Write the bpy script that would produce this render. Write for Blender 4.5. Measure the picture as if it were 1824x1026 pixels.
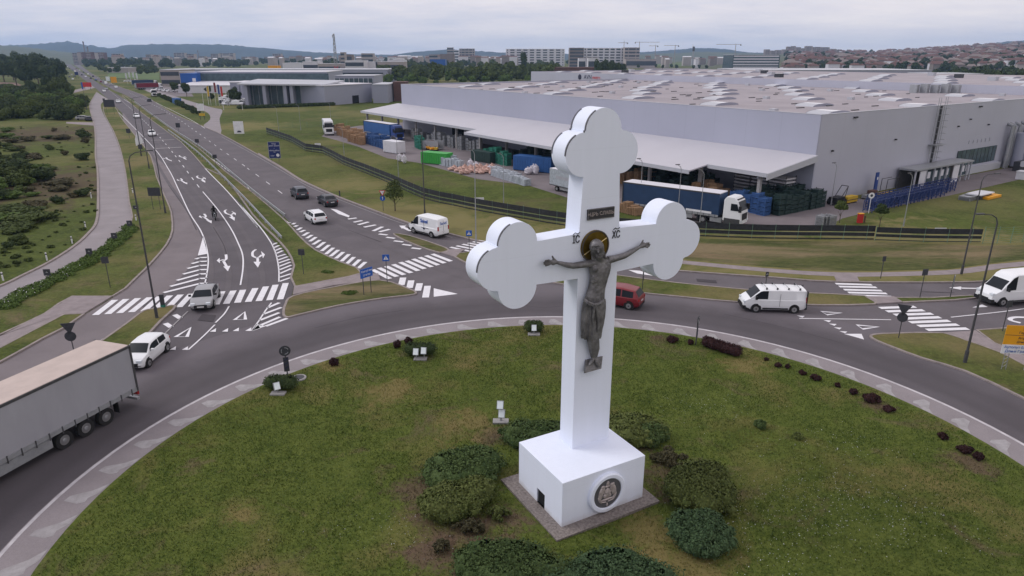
import bpy, math, random
import numpy as np
from mathutils import Vector, Matrix
random.seed(7); rng = np.random.default_rng(7)
for o in list(bpy.data.objects): bpy.data.objects.remove(o)
S = bpy.context.scene; COL = S.collection
R = math.radians; PI = math.pi
# ------------------------------------------------------------------ camera, sky, sun
CAMH = 20.0; FPX = 1216.0; PITCH = R(18.76)
cam = bpy.data.cameras.new('camera'); camo = bpy.data.objects.new('camera', cam); COL.objects.link(camo)
camo.location = (0, 0, CAMH); camo.rotation_euler = (PI/2 - PITCH, 0, 0)
cam.sensor_width = 36; cam.lens = FPX/1824*36; cam.clip_end = 30000; cam.clip_start = .2
S.camera = camo
S.render.engine = 'CYCLES'
S.view_settings.view_transform = 'Standard'; S.view_settings.look = 'None'; S.view_settings.exposure = 0.0
SUN_EL, SUN_AZ = R(40), R(-78)       # azimuth measured from +Y towards +X
w = bpy.data.worlds.new('World'); S.world = w; w.use_nodes = True
nt = w.node_tree; nt.nodes.clear()
def nd(nt, t, **k):
    n = nt.nodes.new(t)
    for a, b in k.items(): setattr(n, a, b)
    return n
out = nd(nt, 'ShaderNodeOutputWorld'); bg = nd(nt, 'ShaderNodeBackground'); bg.inputs[1].default_value = .1
sky = nd(nt, 'ShaderNodeTexSky', sky_type='NISHITA', sun_disc=False, sun_elevation=SUN_EL, sun_rotation=SUN_AZ)
tc = nd(nt, 'ShaderNodeTexCoord'); sep = nd(nt, 'ShaderNodeSeparateXYZ'); nt.links.new(tc.outputs['Generated'], sep.inputs[0])
zc = nd(nt, 'ShaderNodeMath', operation='MAXIMUM'); nt.links.new(sep.outputs[2], zc.inputs[0]); zc.inputs[1].default_value = 0
za = nd(nt, 'ShaderNodeMath', operation='ADD'); nt.links.new(zc.outputs[0], za.inputs[0]); za.inputs[1].default_value = .11
dv = nd(nt, 'ShaderNodeVectorMath', operation='DIVIDE'); nt.links.new(tc.outputs['Generated'], dv.inputs[0])
cb = nd(nt, 'ShaderNodeCombineXYZ')
for i in range(3): nt.links.new(za.outputs[0], cb.inputs[i])
nt.links.new(cb.outputs[0], dv.inputs[1])
mp = nd(nt, 'ShaderNodeMapping'); mp.inputs['Scale'].default_value = (.75, .9, .4); nt.links.new(dv.outputs[0], mp.inputs[0])
nz = nd(nt, 'ShaderNodeTexNoise'); nz.inputs['Scale'].default_value = 1.0; nz.inputs['Detail'].default_value = 8; nz.inputs['Roughness'].default_value = .6
nt.links.new(mp.outputs[0], nz.inputs['Vector'])
lr = nd(nt, 'ShaderNodeMath', operation='MULTIPLY_ADD'); nt.links.new(sep.outputs[0], lr.inputs[0]); lr.inputs[1].default_value = .17; nt.links.new(nz.outputs[0], lr.inputs[2])
rp = nd(nt, 'ShaderNodeValToRGB'); nt.links.new(lr.outputs[0], rp.inputs[0])
el = rp.color_ramp.elements
el[0].position = .32; el[0].color = (7.1, 7.1, 8.2, 1); el[1].position = .74; el[1].color = (10.7, 9.8, 9.6, 1)
e = el.new(.53); e.color = (9.2, 8.6, 9.0, 1)
# an overcast sky is brighter overhead
mm = nd(nt, 'ShaderNodeMath', operation='MULTIPLY_ADD'); nt.links.new(zc.outputs[0], mm.inputs[0]); mm.inputs[1].default_value = .05; mm.inputs[2].default_value = 1.0
sc = nd(nt, 'ShaderNodeVectorMath', operation='SCALE'); nt.links.new(rp.outputs[0], sc.inputs[0]); nt.links.new(mm.outputs[0], sc.inputs['Scale'])
mx = nd(nt, 'ShaderNodeMix', data_type='RGBA'); mx.inputs[0].default_value = .93
nt.links.new(sky.outputs[0], mx.inputs[6]); nt.links.new(sc.outputs[0], mx.inputs[7])
nt.links.new(mx.outputs[2], bg.inputs[0]); nt.links.new(bg.outputs[0], out.inputs[0])
sl = bpy.data.lights.new('sun', 'SUN'); sl.energy = 1.6; sl.angle = R(30); sl.color = (1, .96, .92)
so = bpy.data.objects.new('sun', sl); COL.objects.link(so)
sd = Vector((math.sin(SUN_AZ)*math.cos(SUN_EL), math.cos(SUN_AZ)*math.cos(SUN_EL), math.sin(SUN_EL)))
so.rotation_euler = sd.to_track_quat('Z', 'Y').to_euler()
# ------------------------------------------------------------------ survey helpers: photo pixel -> point on the ground / at a distance
_F = np.array([0, math.cos(PITCH), -math.sin(PITCH)]); _U = np.array([0, math.sin(PITCH), math.cos(PITCH)])
def ray(x, y): return _F + np.array([(x-912)/FPX, 0, 0]) - (y-513)/FPX*_U
def G(x, y, z=0):
    d = ray(x, y); t = (z-CAMH)/d[2]; return (float(t*d[0]), float(t*d[1]))
def W(x, y, Y):
    d = ray(x, y); t = Y/d[1]; return (float(d[0]*t), Y, float(CAMH+d[2]*t))
def Q(x, y, ox, oy, s): return (ox+x/s, oy+y/s)
z1 = lambda x, y: Q(x, y, 0, 50, 3.945)
z5 = lambda x, y: Q(x, y, 0, 300, 3.945)
z6 = lambda x, y: Q(x, y, 400, 300, 3.945)
b1 = lambda x, y: Q(x, y, 0, 540, 3.945)
b2 = lambda x, y: Q(x, y, 400, 540, 3.945)
b4 = lambda x, y: Q(x, y, 1364, 500, 3.945)
z8 = lambda x, y: Q(x, y, 1364, 280, 3.945)
def smooth(p, k=5, closed=False):
    p = [np.array(q, float) for q in p]; n = len(p); o = []
    for i in range(n if closed else n-1):
        a, b, c, d = (p[(i-1) % n], p[i], p[(i+1) % n], p[(i+2) % n]) if closed else (p[max(i-1, 0)], p[i], p[i+1], p[min(i+2, n-1)])
        for j in range(k):
            t = j/k; o.append(.5*((2*b)+(c-a)*t+(2*a-5*b+4*c-d)*t*t+(3*b-a-3*c+d)*t**3))
    if not closed: o.append(p[-1])
    return [tuple(q) for q in o]
# ------------------------------------------------------------------ materials
MATS = {}
def mat(name, col, rough=.7, metal=0., var=.12, vs=1., bump=0., bs=20., col2=None, emit=None, aspect=(1, 1, 1), spec=.3, det=4):
    if name in MATS: return MATS[name]
    m = bpy.data.materials.new(name); MATS[name] = m; m.use_nodes = True; nt = m.node_tree; L = nt.links
    b = nt.nodes['Principled BSDF']; b.inputs['Roughness'].default_value = rough; b.inputs['Metallic'].default_value = metal
    b.inputs['Specular IOR Level'].default_value = spec
    c = np.array(col); c2 = np.array(col2) if col2 else np.clip(c*(1+var), 0, 1); c1 = c if col2 else c*(1-var)
    tc = nd(nt, 'ShaderNodeTexCoord'); mp = nd(nt, 'ShaderNodeMapping'); mp.inputs['Scale'].default_value = aspect
    L.new(tc.outputs['Object'], mp.inputs[0])
    n = nd(nt, 'ShaderNodeTexNoise'); n.inputs['Scale'].default_value = vs; n.inputs['Detail'].default_value = det; n.inputs['Roughness'].default_value = .65
    L.new(mp.outputs[0], n.inputs['Vector'])
    r = nd(nt, 'ShaderNodeValToRGB'); L.new(n.outputs[0], r.inputs[0])
    r.color_ramp.elements[0].position = .32; r.color_ramp.elements[0].color = (*c1, 1)
    r.color_ramp.elements[1].position = .68; r.color_ramp.elements[1].color = (*c2, 1)
    L.new(r.outputs[0], b.inputs['Base Color'])
    if bump:
        n2 = nd(nt, 'ShaderNodeTexNoise'); n2.inputs['Scale'].default_value = bs; n2.inputs['Detail'].default_value = 3; L.new(mp.outputs[0], n2.inputs['Vector'])
        bp = nd(nt, 'ShaderNodeBump'); bp.inputs['Strength'].default_value = bump; bp.inputs['Distance'].default_value = .05
        L.new(n2.outputs[0], bp.inputs['Height']); L.new(bp.outputs[0], b.inputs['Normal'])
    return m
def ramp(nt, src, stops):
    r = nd(nt, 'ShaderNodeValToRGB'); nt.links.new(src, r.inputs[0]); e = r.color_ramp.elements
    while len(e) > 1: e.remove(e[0])
    for i, (p, c) in enumerate(stops):
        q = e[0] if i == 0 else e.new(p)
        q.position = p; q.color = (*c, 1) if len(c) == 3 else c
    return r.outputs[0]
def noise(nt, vec, s, d=4, rough=.6, dist=0):
    n = nd(nt, 'ShaderNodeTexNoise'); n.inputs['Scale'].default_value = s; n.inputs['Detail'].default_value = d
    n.inputs['Roughness'].default_value = rough; n.inputs['Distortion'].default_value = dist; nt.links.new(vec, n.inputs['Vector']); return n.outputs[0]
def mixc(nt, f, a, b, mode='MIX'):
    m = nd(nt, 'ShaderNodeMix', data_type='RGBA', blend_type=mode)
    for i, v in ((0, f), (6, a), (7, b)):
        if hasattr(v, 'default_value') or hasattr(v, 'links'): nt.links.new(v, m.inputs[i])
        elif i == 0: m.inputs[0].default_value = v
        else: m.inputs[i].default_value = (*v, 1)
    return m.outputs[2]
def mth(nt, op, a, b=None, clamp=False):
    m = nd(nt, 'ShaderNodeMath', operation=op, use_clamp=clamp)
    for i, v in ((0, a), (1, b)):
        if v is None: continue
        if hasattr(v, 'links'): nt.links.new(v, m.inputs[i])
        else: m.inputs[i].default_value = v
    return m.outputs[0]
def grass_mat(name, dark, mid, dry, spots=(), soil=(.13, .085, .06), drylo=.5, fine=1., ps=.07, fs=1., an=1.):
    m = bpy.data.materials.new(name); MATS[name] = m; m.use_nodes = True; nt = m.node_tree; L = nt.links
    b = nt.nodes['Principled BSDF']; b.inputs['Roughness'].default_value = .95; b.inputs['Specular IOR Level'].default_value = .1
    g = nd(nt, 'ShaderNodeNewGeometry').outputs['Position']
    if an != 1.:
        mp_ = nd(nt, 'ShaderNodeMapping'); mp_.inputs['Scale'].default_value = (an, 1, 1); L.new(g, mp_.inputs[0]); g = mp_.outputs[0]
    n1 = noise(nt, g, ps, 5, .6, .4); n2 = noise(nt, g, .9*fs, 6, .7, .5); n3 = noise(nt, g, 6.5*fs, 6, .8); n4 = noise(nt, g, .28*fs, 6, .7, .8)
    c = ramp(nt, n3, [(.3, tuple(np.array(dark)*.6)), (.5, dark), (.72, mid)])
    c = mixc(nt, ramp(nt, n2, [(.35, (0, 0, 0)), (.65, (.65,)*3)]), c, mid)
    c = mixc(nt, ramp(nt, n1, [(drylo, (0, 0, 0)), (drylo+.16, (.8,)*3)]), c, dry)
    c = mixc(nt, ramp(nt, n4, [(.56, (0, 0, 0)), (.72, (.75,)*3)]), c, tuple(np.array(soil)*1.25))
    if fine: c = mixc(nt, ramp(nt, n3, [(.25, (.55*fine,)*3), (.6, (0,)*3)]), c, tuple(np.array(dark)*.35))
    for sx, sy, sr, kind in spots:
        d = nd(nt, 'ShaderNodeVectorMath', operation='DISTANCE'); L.new(g, d.inputs[0]); d.inputs[1].default_value = (sx, sy, 0)
        q = mth(nt, 'DIVIDE', d.outputs['Value'], sr*1.15); q = mth(nt, 'ADD', q, mth(nt, 'MULTIPLY', mth(nt, 'SUBTRACT', n2, .5), 3.0)); q = mth(nt, 'ADD', q, mth(nt, 'MULTIPLY', mth(nt, 'SUBTRACT', n4, .5), 1.6))
        q = mth(nt, 'ADD', q, mth(nt, 'MULTIPLY', mth(nt, 'SUBTRACT', n3, .5), 1.3))
        f = ramp(nt, q, [(.35, (.8,)*3), (1., (0,)*3)])
        c = mixc(nt, f, c, soil if kind == 0 else dry)
    L.new(c, b.inputs['Base Color'])
    bp = nd(nt, 'ShaderNodeBump'); bp.inputs['Strength'].default_value = .7; bp.inputs['Distance'].default_value = .12
    L.new(noise(nt, g, 5, 6, .75), bp.inputs['Height']); L.new(bp.outputs[0], b.inputs['Normal'])
    return m
def asphalt_mat(name, c, ring=False, streak=0.):
    m = bpy.data.materials.new(name); MATS[name] = m; m.use_nodes = True; nt = m.node_tree; L = nt.links
    b = nt.nodes['Principled BSDF']; b.inputs['Roughness'].default_value = .88; b.inputs['Specular IOR Level'].default_value = .25
    g = nd(nt, 'ShaderNodeNewGeometry').outputs['Position']; c = np.array(c)
    col = ramp(nt, noise(nt, g, .25, 6, .6, .3), [(.3, tuple(c*.86)), (.7, tuple(c*1.14))])
    col = mixc(nt, ramp(nt, noise(nt, g, 14, 3, .8), [(.3, (.35,)*3), (.55, (0,)*3)]), col, tuple(c*.6))
    col = mixc(nt, ramp(nt, noise(nt, g, 1.7, 5, .7, 1.), [(.6, (0,)*3), (.75, (.3,)*3)]), col, tuple(c*1.5))
    if ring:
        tc = nd(nt, 'ShaderNodeTexCoord'); ln = nd(nt, 'ShaderNodeVectorMath', operation='LENGTH'); L.new(tc.outputs['Object'], ln.inputs[0])
        q = mth(nt, 'ADD', ln.outputs['Value'], mth(nt, 'MULTIPLY', noise(nt, g, .5, 4), .9))
        q = mth(nt, 'DIVIDE', mth(nt, 'SUBTRACT', q, 25.4), 8.)
        f = ramp(nt, q, [(0, (.15,)*3), (.12, (.15,)*3), (.2, (.6,)*3), (.32, (.45,)*3), (.45, (.65,)*3), (.56, (.2,)*3), (.66, (0,)*3)])
        col = mixc(nt, f, col, tuple(c*.62))
        f2 = ramp(nt, q, [(.62, (0,)*3), (.8, (.55,)*3)]); col = mixc(nt, f2, col, tuple(c*1.5))
    L.new(col, b.inputs['Base Color'])
    bp = nd(nt, 'ShaderNodeBump'); bp.inputs['Strength'].default_value = .25; bp.inputs['Distance'].default_value = .02
    L.new(noise(nt, g, 25, 2), bp.inputs['Height']); L.new(bp.outputs[0], b.inputs['Normal'])
    return m
M = dict(
 white=mat('white_coating', (.74, .785, .90), .45, var=.025, vs=.5, spec=.35), joint=mat('joint_seal', (.13, .13, .15), .8),
 bronze=mat('weathered_bronze', (.155, .15, .155), .48, .3, var=.45, vs=2.6, bump=.9, bs=6), bronze2=mat('relief_bronze', (.42, .37, .36), .5, .4, var=.3, vs=6),
 gold=mat('gold_leaf', (.16, .105, .018), .38, .7, var=.3, vs=3), goldb=mat('bright_gold', (.75, .6, .3), .3, .6), dark=mat('dark_opening', (.01, .01, .012), .9),
 setts=mat('stone_setts', (.19, .165, .155), .9, var=.4, vs=8, bump=.6, bs=9), kerb=mat('kerb_concrete', (.25, .215, .205), .9, var=.2, vs=2),
 path=mat('path_concrete', (.24, .205, .21), .9, var=.14, vs=1.1, bump=.15, bs=20), concrete=mat('concrete', (.3, .29, .29), .85, var=.12, vs=2),
 paint=mat('road_paint', (.64, .63, .66), .7, var=.14, vs=2.5, col2=(.74, .73, .76)), paint2=mat('worn_paint', (.25, .235, .24), .8, col2=(.34, .325, .335), vs=2.2),
 wall=mat('panel_blue_grey', (.345, .36, .455), .5, var=.03, vs=.05), wall2=mat('panel_grey', (.30, .31, .385), .5, var=.03, vs=.05),
 wall3=mat('panel_light', (.42, .43, .47), .5, var=.05, vs=.1), roofm=mat('membrane_roof', (.37, .335, .355), .8, var=.1, vs=.3), canopy=mat('canopy_sheet', (.47, .46, .50), .5, var=.03, vs=.15),
 steel=mat('galvanised_steel', (.34, .35, .37), .5, .5, var=.12, vs=3), dsteel=mat('dark_steel', (.07, .07, .075), .6, .3, var=.2, vs=4),
 black=mat('black_plastic', (.016, .016, .018), .5), tyre=mat('tyre_rubber', (.018, .018, .019), .85), rim=mat('alloy_rim', (.32, .32, .33), .4, .7),
 glass=mat('dark_glass', (.012, .015, .02), .3, spec=.18), carwhite=mat('white_paint', (.74, .75, .77), .28, var=.02, spec=.5), carsilver=mat('silver_paint', (.36, .36, .37), .32, .5, var=.03),
 carblack=mat('black_paint', (.018, .019, .026), .25, var=.03, spec=.5), cargrey=mat('grey_paint', (.06, .065, .08), .3, .3, var=.03), carred=mat('red_paint', (.17, .012, .018), .3, var=.05, spec=.5),
 carblue=mat('blue_paint', (.035, .07, .24), .35, var=.05), head=mat('headlight_lens', (.62, .66, .7), .15), tail=mat('tail_lens', (.32, .02, .02), .25), plate=mat('number_plate', (.6, .6, .6), .5),
 curtain=mat('grey_curtain', (.32, .32, .355), .55, var=.07, vs=.7, bump=.25, bs=1.2, aspect=(1, 1, .3)), beige=mat('beige_roof', (.47, .39, .355), .7, var=.07, vs=1.2), navy=mat('navy_curtain', (.02, .045, .105), .5, var=.12, vs=1),
 dhl=mat('blue_curtain', (.03, .10, .28), .5, var=.12), green=mat('green_container', (.05, .33, .06), .5, var=.08), box=mat('white_container', (.6, .6, .64), .6, var=.05),
 wood=mat('pallet_wood', (.34, .215, .125), .85, var=.3, vs=4), crate=mat('dark_green_crate', (.022, .045, .042), .6, var=.4, vs=4), bluec=mat('blue_crate', (.04, .10, .26), .6, var=.3, vs=3),
 tealc=mat('teal_crate', (.03, .18, .13), .6, var=.3, vs=3), pvc=mat('grey_ibc', (.33, .36, .40), .6, var=.25, vs=3), bag=mat('pink_bag', (.50, .33, .28), .9, var=.35, vs=3), bagw=mat('white_bag', (.55, .53, .58), .9, var=.25, vs=4),
 yellow=mat('yellow_paint', (.55, .36, .03), .6), orange=mat('sign_orange', (.72, .33, .015), .5, var=.04), signblue=mat('sign_blue', (.02, .10, .42), .4), navyb=mat('board_navy', (.012, .025, .12), .5),
 signw=mat('sign_white', (.7, .7, .72), .5), signred=mat('sign_red', (.5, .03, .03), .5), signback=mat('sign_back', (.045, .047, .055), .6, var=.2, vs=5), ink=mat('sign_ink', (.03, .03, .06), .6),
 fenceb=mat('black_shade_net', (.028, .03, .034), .85, var=.3, vs=3), wire=mat('fence_wire', (.14, .24, .17), .6), bark=mat('bark', (.085, .065, .05), .95, var=.3, vs=6),
 redtile=mat('red_roof_tile', (.125, .068, .06), .9, var=.3, vs=.05), stucco=mat('stucco', (.24, .21, .20), .9, var=.3, vs=.02), conc2=mat('panel_block', (.36, .32, .31), .9, var=.1, vs=.05),
 winband=mat('window_band', (.05, .06, .075), .25), brown=mat('brown_block', (.20, .165, .155), .9, var=.15, vs=.05), sheetw=mat('white_sheet', (.60, .59, .63), .6, var=.04, vs=.1),
 skylight=mat('skylight_poly', (.80, .80, .82), .35, var=.02), lampw=mat('flood_glass', (.72, .78, .80), .2), skin=mat('skin', (.4, .24, .18), .6), cloth=mat('black_leather', (.014, .014, .016), .55),
 bluedeal=mat('blue_cladding', (.025, .10, .36), .4, var=.05, vs=.2), glassg=mat('green_glass', (.07, .10, .115), .15, var=.3, vs=.4), leafg=None)
def coating():
    m = bpy.data.materials.new('white_render_coating'); m.use_nodes = True; nt = m.node_tree; b = nt.nodes['Principled BSDF']; b.inputs['Roughness'].default_value = .5; b.inputs['Specular IOR Level'].default_value = .3
    tc = nd(nt, 'ShaderNodeTexCoord').outputs['Object']; mp = nd(nt, 'ShaderNodeMapping'); mp.inputs['Scale'].default_value = (2.6, 2.6, .13); nt.links.new(tc, mp.inputs[0])
    c = ramp(nt, noise(nt, mp.outputs[0], 1.3, 6, .65), [(.3, (.722, .768, .878)), (.6, (.745, .79, .905))]); sp = nd(nt, 'ShaderNodeSeparateXYZ'); nt.links.new(tc, sp.inputs[0])
    c = mixc(nt, ramp(nt, noise(nt, tc, .7, 6, .7), [(.5, (0,)*3), (.75, (.35,)*3)]), c, (.705, .745, .845))
    z = mth(nt, 'ADD', sp.outputs[2], mth(nt, 'MULTIPLY', noise(nt, tc, 2.2, 5, .7), .5)); c = mixc(nt, ramp(nt, mth(nt, 'DIVIDE', z, 4.), [(.12, (.55,)*3), (.19, (0,)*3)]), c, (.48, .46, .46))
    f = mth(nt, 'LESS_THAN', mth(nt, 'FRACT', mth(nt, 'DIVIDE', sp.outputs[2], 2.05)), .006); c = mixc(nt, mth(nt, 'MULTIPLY', f, .25), c, (.5, .53, .6)); nt.links.new(c, b.inputs['Base Color']); return m
M['coat'] = coating()
def leafmat(name, a, b, c=None, vs=1.6):
    m = bpy.data.materials.new(name); MATS[name] = m; m.use_nodes = True; nt = m.node_tree
    bb = nt.nodes['Principled BSDF']; bb.inputs['Roughness'].default_value = .8; bb.inputs['Specular IOR Level'].default_value = .15
    g = nd(nt, 'ShaderNodeNewGeometry'); oi = nd(nt, 'ShaderNodeObjectInfo')
    c0 = ramp(nt, noise(nt, g.outputs['Position'], vs, 3, .7), [(.3, a), (.7, b)])
    c1 = mixc(nt, ramp(nt, g.outputs['Random Per Island'], [(0, (0,)*3), (1, (.6,)*3)]), c0, c or tuple(np.array(b)*1.3))
    c2 = mixc(nt, mth(nt, 'MULTIPLY', oi.outputs['Random'], .35), c1, tuple(np.array(a)*.6))
    nt.links.new(c2, bb.inputs['Base Color']); return m
M['leaf'] = leafmat('leaf_green', (.03, .045, .012), (.075, .10, .028)); M['leafd'] = leafmat('leaf_dark', (.018, .032, .013), (.055, .078, .028))
M['leafj'] = leafmat('juniper_green', (.017, .038, .011), (.07, .11, .034), (.125, .17, .06), 2.6); M['leafy'] = leafmat('juniper_yellow_green', (.035, .05, .012), (.10, .13, .035), (.18, .20, .065), 2.6)
M['leafb'] = leafmat('juniper_blue_green', (.018, .04, .018), (.055, .10, .042), (.11, .16, .075), 2.6); M['leafr'] = leafmat('barberry_dark_red', (.020, .009, .011), (.045, .018, .02), (.06, .028, .026)); M['leafs'] = leafmat('sparse_scrub', (.04, .04, .02), (.085, .075, .04))
M['leafl'] = leafmat('young_leaf', (.05, .085, .018), (.085, .13, .03))
# ------------------------------------------------------------------ mesh builder
class MB:
    def __init__(s): s.v = []; s.f = []; s.m = []; s.mi = 0
    def add(s, vs, fs):
        k = len(s.v); s.v += [tuple(map(float, q)) for q in vs]; s.f += [tuple(i+k for i in q) for q in fs]; s.m += [s.mi]*len(fs); return s
    def bx(s, x0, x1, y0, y1, z0, z1, rz=0, c=None):
        vs = [(x, y, z) for z in (z0, z1) for x, y in ((x0, y0), (x1, y0), (x1, y1), (x0, y1))]
        if rz:
            cx, cy = c or ((x0+x1)/2, (y0+y1)/2); a, b = math.cos(rz), math.sin(rz)
            vs = [(cx+(x-cx)*a-(y-cy)*b, cy+(x-cx)*b+(y-cy)*a, z) for x, y, z in vs]
        return s.add(vs, [(3, 2, 1, 0), (4, 5, 6, 7), (0, 1, 5, 4), (1, 2, 6, 5), (2, 3, 7, 6), (3, 0, 4, 7)])
    def cyl(s, p, q, r, r2=None, n=8, cap=True):
        p, q = Vector(p), Vector(q); r2 = r if r2 is None else r2; d = (q-p).normalized()
        a = d.orthogonal().normalized(); b = d.cross(a); k = []
        for c, rr in ((p, r), (q, r2)):
            k += [c+(a*math.cos(2*PI*i/n)+b*math.sin(2*PI*i/n))*rr for i in range(n)]
        fs = [(i, (i+1) % n, n+(i+1) % n, n+i) for i in range(n)]
        if cap: fs += [tuple(range(n))[::-1], tuple(range(n, 2*n))]
        return s.add(k, fs)
    def tube(s, pts, r, n=6):
        rs = r if isinstance(r, (list, tuple)) else [r]*len(pts)
        for a, b, r0, r1 in zip(pts, pts[1:], rs, rs[1:]): s.cyl(a, b, r0, r1, n)
        return s
    def prism(s, pts, z0, z1):
        n = len(pts); vs = [(x, y, z0) for x, y in pts]+[(x, y, z1) for x, y in pts]
        A = sum(pts[i][0]*pts[(i+1) % n][1]-pts[(i+1) % n][0]*pts[i][1] for i in range(n))
        if A < 0: vs = [(x, y, z0) for x, y in pts[::-1]]+[(x, y, z1) for x, y in pts[::-1]]
        return s.add(vs, [tuple(range(n))[::-1], tuple(range(n, 2*n))]+[(i, (i+1) % n, n+(i+1) % n, n+i) for i in range(n)])
    def prismM(s, pts, d0, d1, M4):           # outline in local xy, extruded along local z, then placed
        t = MB().prism(pts, d0, d1); return s.add([M4 @ Vector(q) for q in t.v], t.f)
    def sheet(s, pts, z):
        n = len(pts); A = sum(pts[i][0]*pts[(i+1) % n][1]-pts[(i+1) % n][0]*pts[i][1] for i in range(n))
        if A < 0: pts = pts[::-1]
        return s.add([(x, y, z) for x, y in pts], [tuple(range(n))])
    def ell(s, c, r, n=10, m=7, M3=None):
        vs = []; c = Vector(c)
        for j in range(1, m):
            for i in range(n):
                a, b = 2*PI*i/n, PI*j/m; q = Vector((r[0]*math.sin(b)*math.cos(a), r[1]*math.sin(b)*math.sin(a), r[2]*math.cos(b)))
                vs.append(c+(M3 @ q if M3 else q))
        t = Vector((0, 0, r[2])); vs += [c+(M3 @ t if M3 else t), c-(M3 @ t if M3 else t)]
        fs = [(j*n+i, (j+1)*n+i, (j+1)*n+(i+1) % n, j*n+(i+1) % n) for j in range(m-2) for i in range(n)]
        k = (m-1)*n; fs += [(k, i, (i+1) % n) for i in range(n)]+[(k+1, (m-2)*n+(i+1) % n, (m-2)*n+i) for i in range(n)]
        return s.add(vs, fs)
    def mesh(s, name, mats, smooth=False):
        me = bpy.data.meshes.new(name); me.from_pydata(s.v, [], s.f)
        for m in (mats if isinstance(mats, (list, tuple)) else [mats]): me.materials.append(m)
        if len(me.materials) > 1: me.polygons.foreach_set('material_index', s.m)
        if smooth:
            me.polygons.foreach_set('use_smooth', [True]*len(me.polygons)); me.set_sharp_from_angle(angle=R(38))
        me.update(); return me
    def build(s, name, mats, parent=None, smooth=False, loc=None, rz=None):
        return link(name, s.mesh(name, mats, smooth), parent, loc, rz)
def link(name, data, parent=None, loc=None, rz=None):
    o = bpy.data.objects.new(name, data); COL.objects.link(o)
    if parent: o.parent = parent
    if loc is not None: o.location = loc
    if rz is not None: o.rotation_euler = (0, 0, rz)
    return o
def tag(o, label=None, cat=None, group=None, kind=None):
    if label: o['label'] = label
    if cat: o['category'] = cat
    if group: o['group'] = group
    if kind: o['kind'] = kind
    return o
def thing(name, label, cat, loc=(0, 0, 0), rz=0, group=None):
    return tag(link(name, None, None, loc, rz), label, cat, group)
def struct(name, mb, m, smooth=False): return tag(mb.build(name, m, smooth=smooth), kind='structure')
def dup(o, loc=None, rz=None, label=None, parent=None, scale=None):
    c = o.copy(); COL.objects.link(c)
    if parent: c.parent = parent
    if loc is not None: c.location = loc
    if rz is not None: c.rotation_euler = (0, 0, rz)
    if scale is not None: c.scale = scale
    if label: c['label'] = label
    for ch in list(KIDS.get(o.name, o.children)): dup(ch, parent=c)
    return c
KIDS = {}
def text(s, size, m, parent, name, M4, depth=.01, align='CENTER'):
    cu = bpy.data.curves.new(name, 'FONT'); cu.body = s; cu.size = size; cu.extrude = depth; cu.align_x = align; cu.align_y = 'CENTER'
    t = bpy.data.objects.new(name, cu); COL.objects.link(t); bpy.context.view_layer.update()
    me = bpy.data.meshes.new_from_object(t.evaluated_get(bpy.context.evaluated_depsgraph_get())); bpy.data.objects.remove(t); bpy.data.curves.remove(cu)
    me.name = name; me.materials.clear(); me.materials.append(m); me.transform(M4); return link(name, me, parent)
def upright(x, y, z, yaw): return Matrix.Translation((x, y, z)) @ Matrix.Rotation(yaw, 4, 'Z') @ Matrix.Rotation(PI/2, 4, 'X')   # local xy plane stands up; yaw 0 faces -Y
def stroke(mb, pts, wd, z0, z1=None, closed=False):
    p = [np.array(q, float) for q in pts]; n = len(p); L = []; Rr = []
    for i in range(n):
        a = p[(i-1) % n] if closed or i > 0 else p[i]; b = p[(i+1) % n] if closed or i < n-1 else p[i]
        d = b-a; d = d/(np.hypot(*d)+1e-9); nn = np.array([-d[1], d[0]])*wd/2; L.append(p[i]+nn); Rr.append(p[i]-nn)
    m = n if closed else n-1; z1 = z0 if z1 is None else z1; k = []
    for i in range(n): k += [(*L[i], z1), (*Rr[i], z1)]
    if z1 != z0:
        for i in range(n): k += [(*L[i], z0), (*Rr[i], z0)]
    fs = []
    for i in range(m):
        j = (i+1) % n; fs.append((2*i+1, 2*j+1, 2*j, 2*i))
        if z1 != z0: fs += [(2*i, 2*j, 2*n+2*j, 2*n+2*i), (2*j+1, 2*i+1, 2*n+2*i+1, 2*n+2*j+1)]
    mb.add(k, fs); return mb
def rawmesh(name, V, F, m, smooth=False):
    me = bpy.data.meshes.new(name); V = np.asarray(V, np.float32); F = np.asarray(F, np.int32); k = F.shape[1]
    me.vertices.add(len(V)); me.vertices.foreach_set('co', V.ravel()); me.loops.add(F.size); me.loops.foreach_set('vertex_index', F.ravel())
    me.polygons.add(len(F)); me.polygons.foreach_set('loop_start', np.arange(0, F.size, k, dtype=np.int32)); me.polygons.foreach_set('loop_total', np.full(len(F), k, np.int32))
    if smooth: me.polygons.foreach_set('use_smooth', [True]*len(F))
    me.materials.append(m); me.update(); return me
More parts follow.
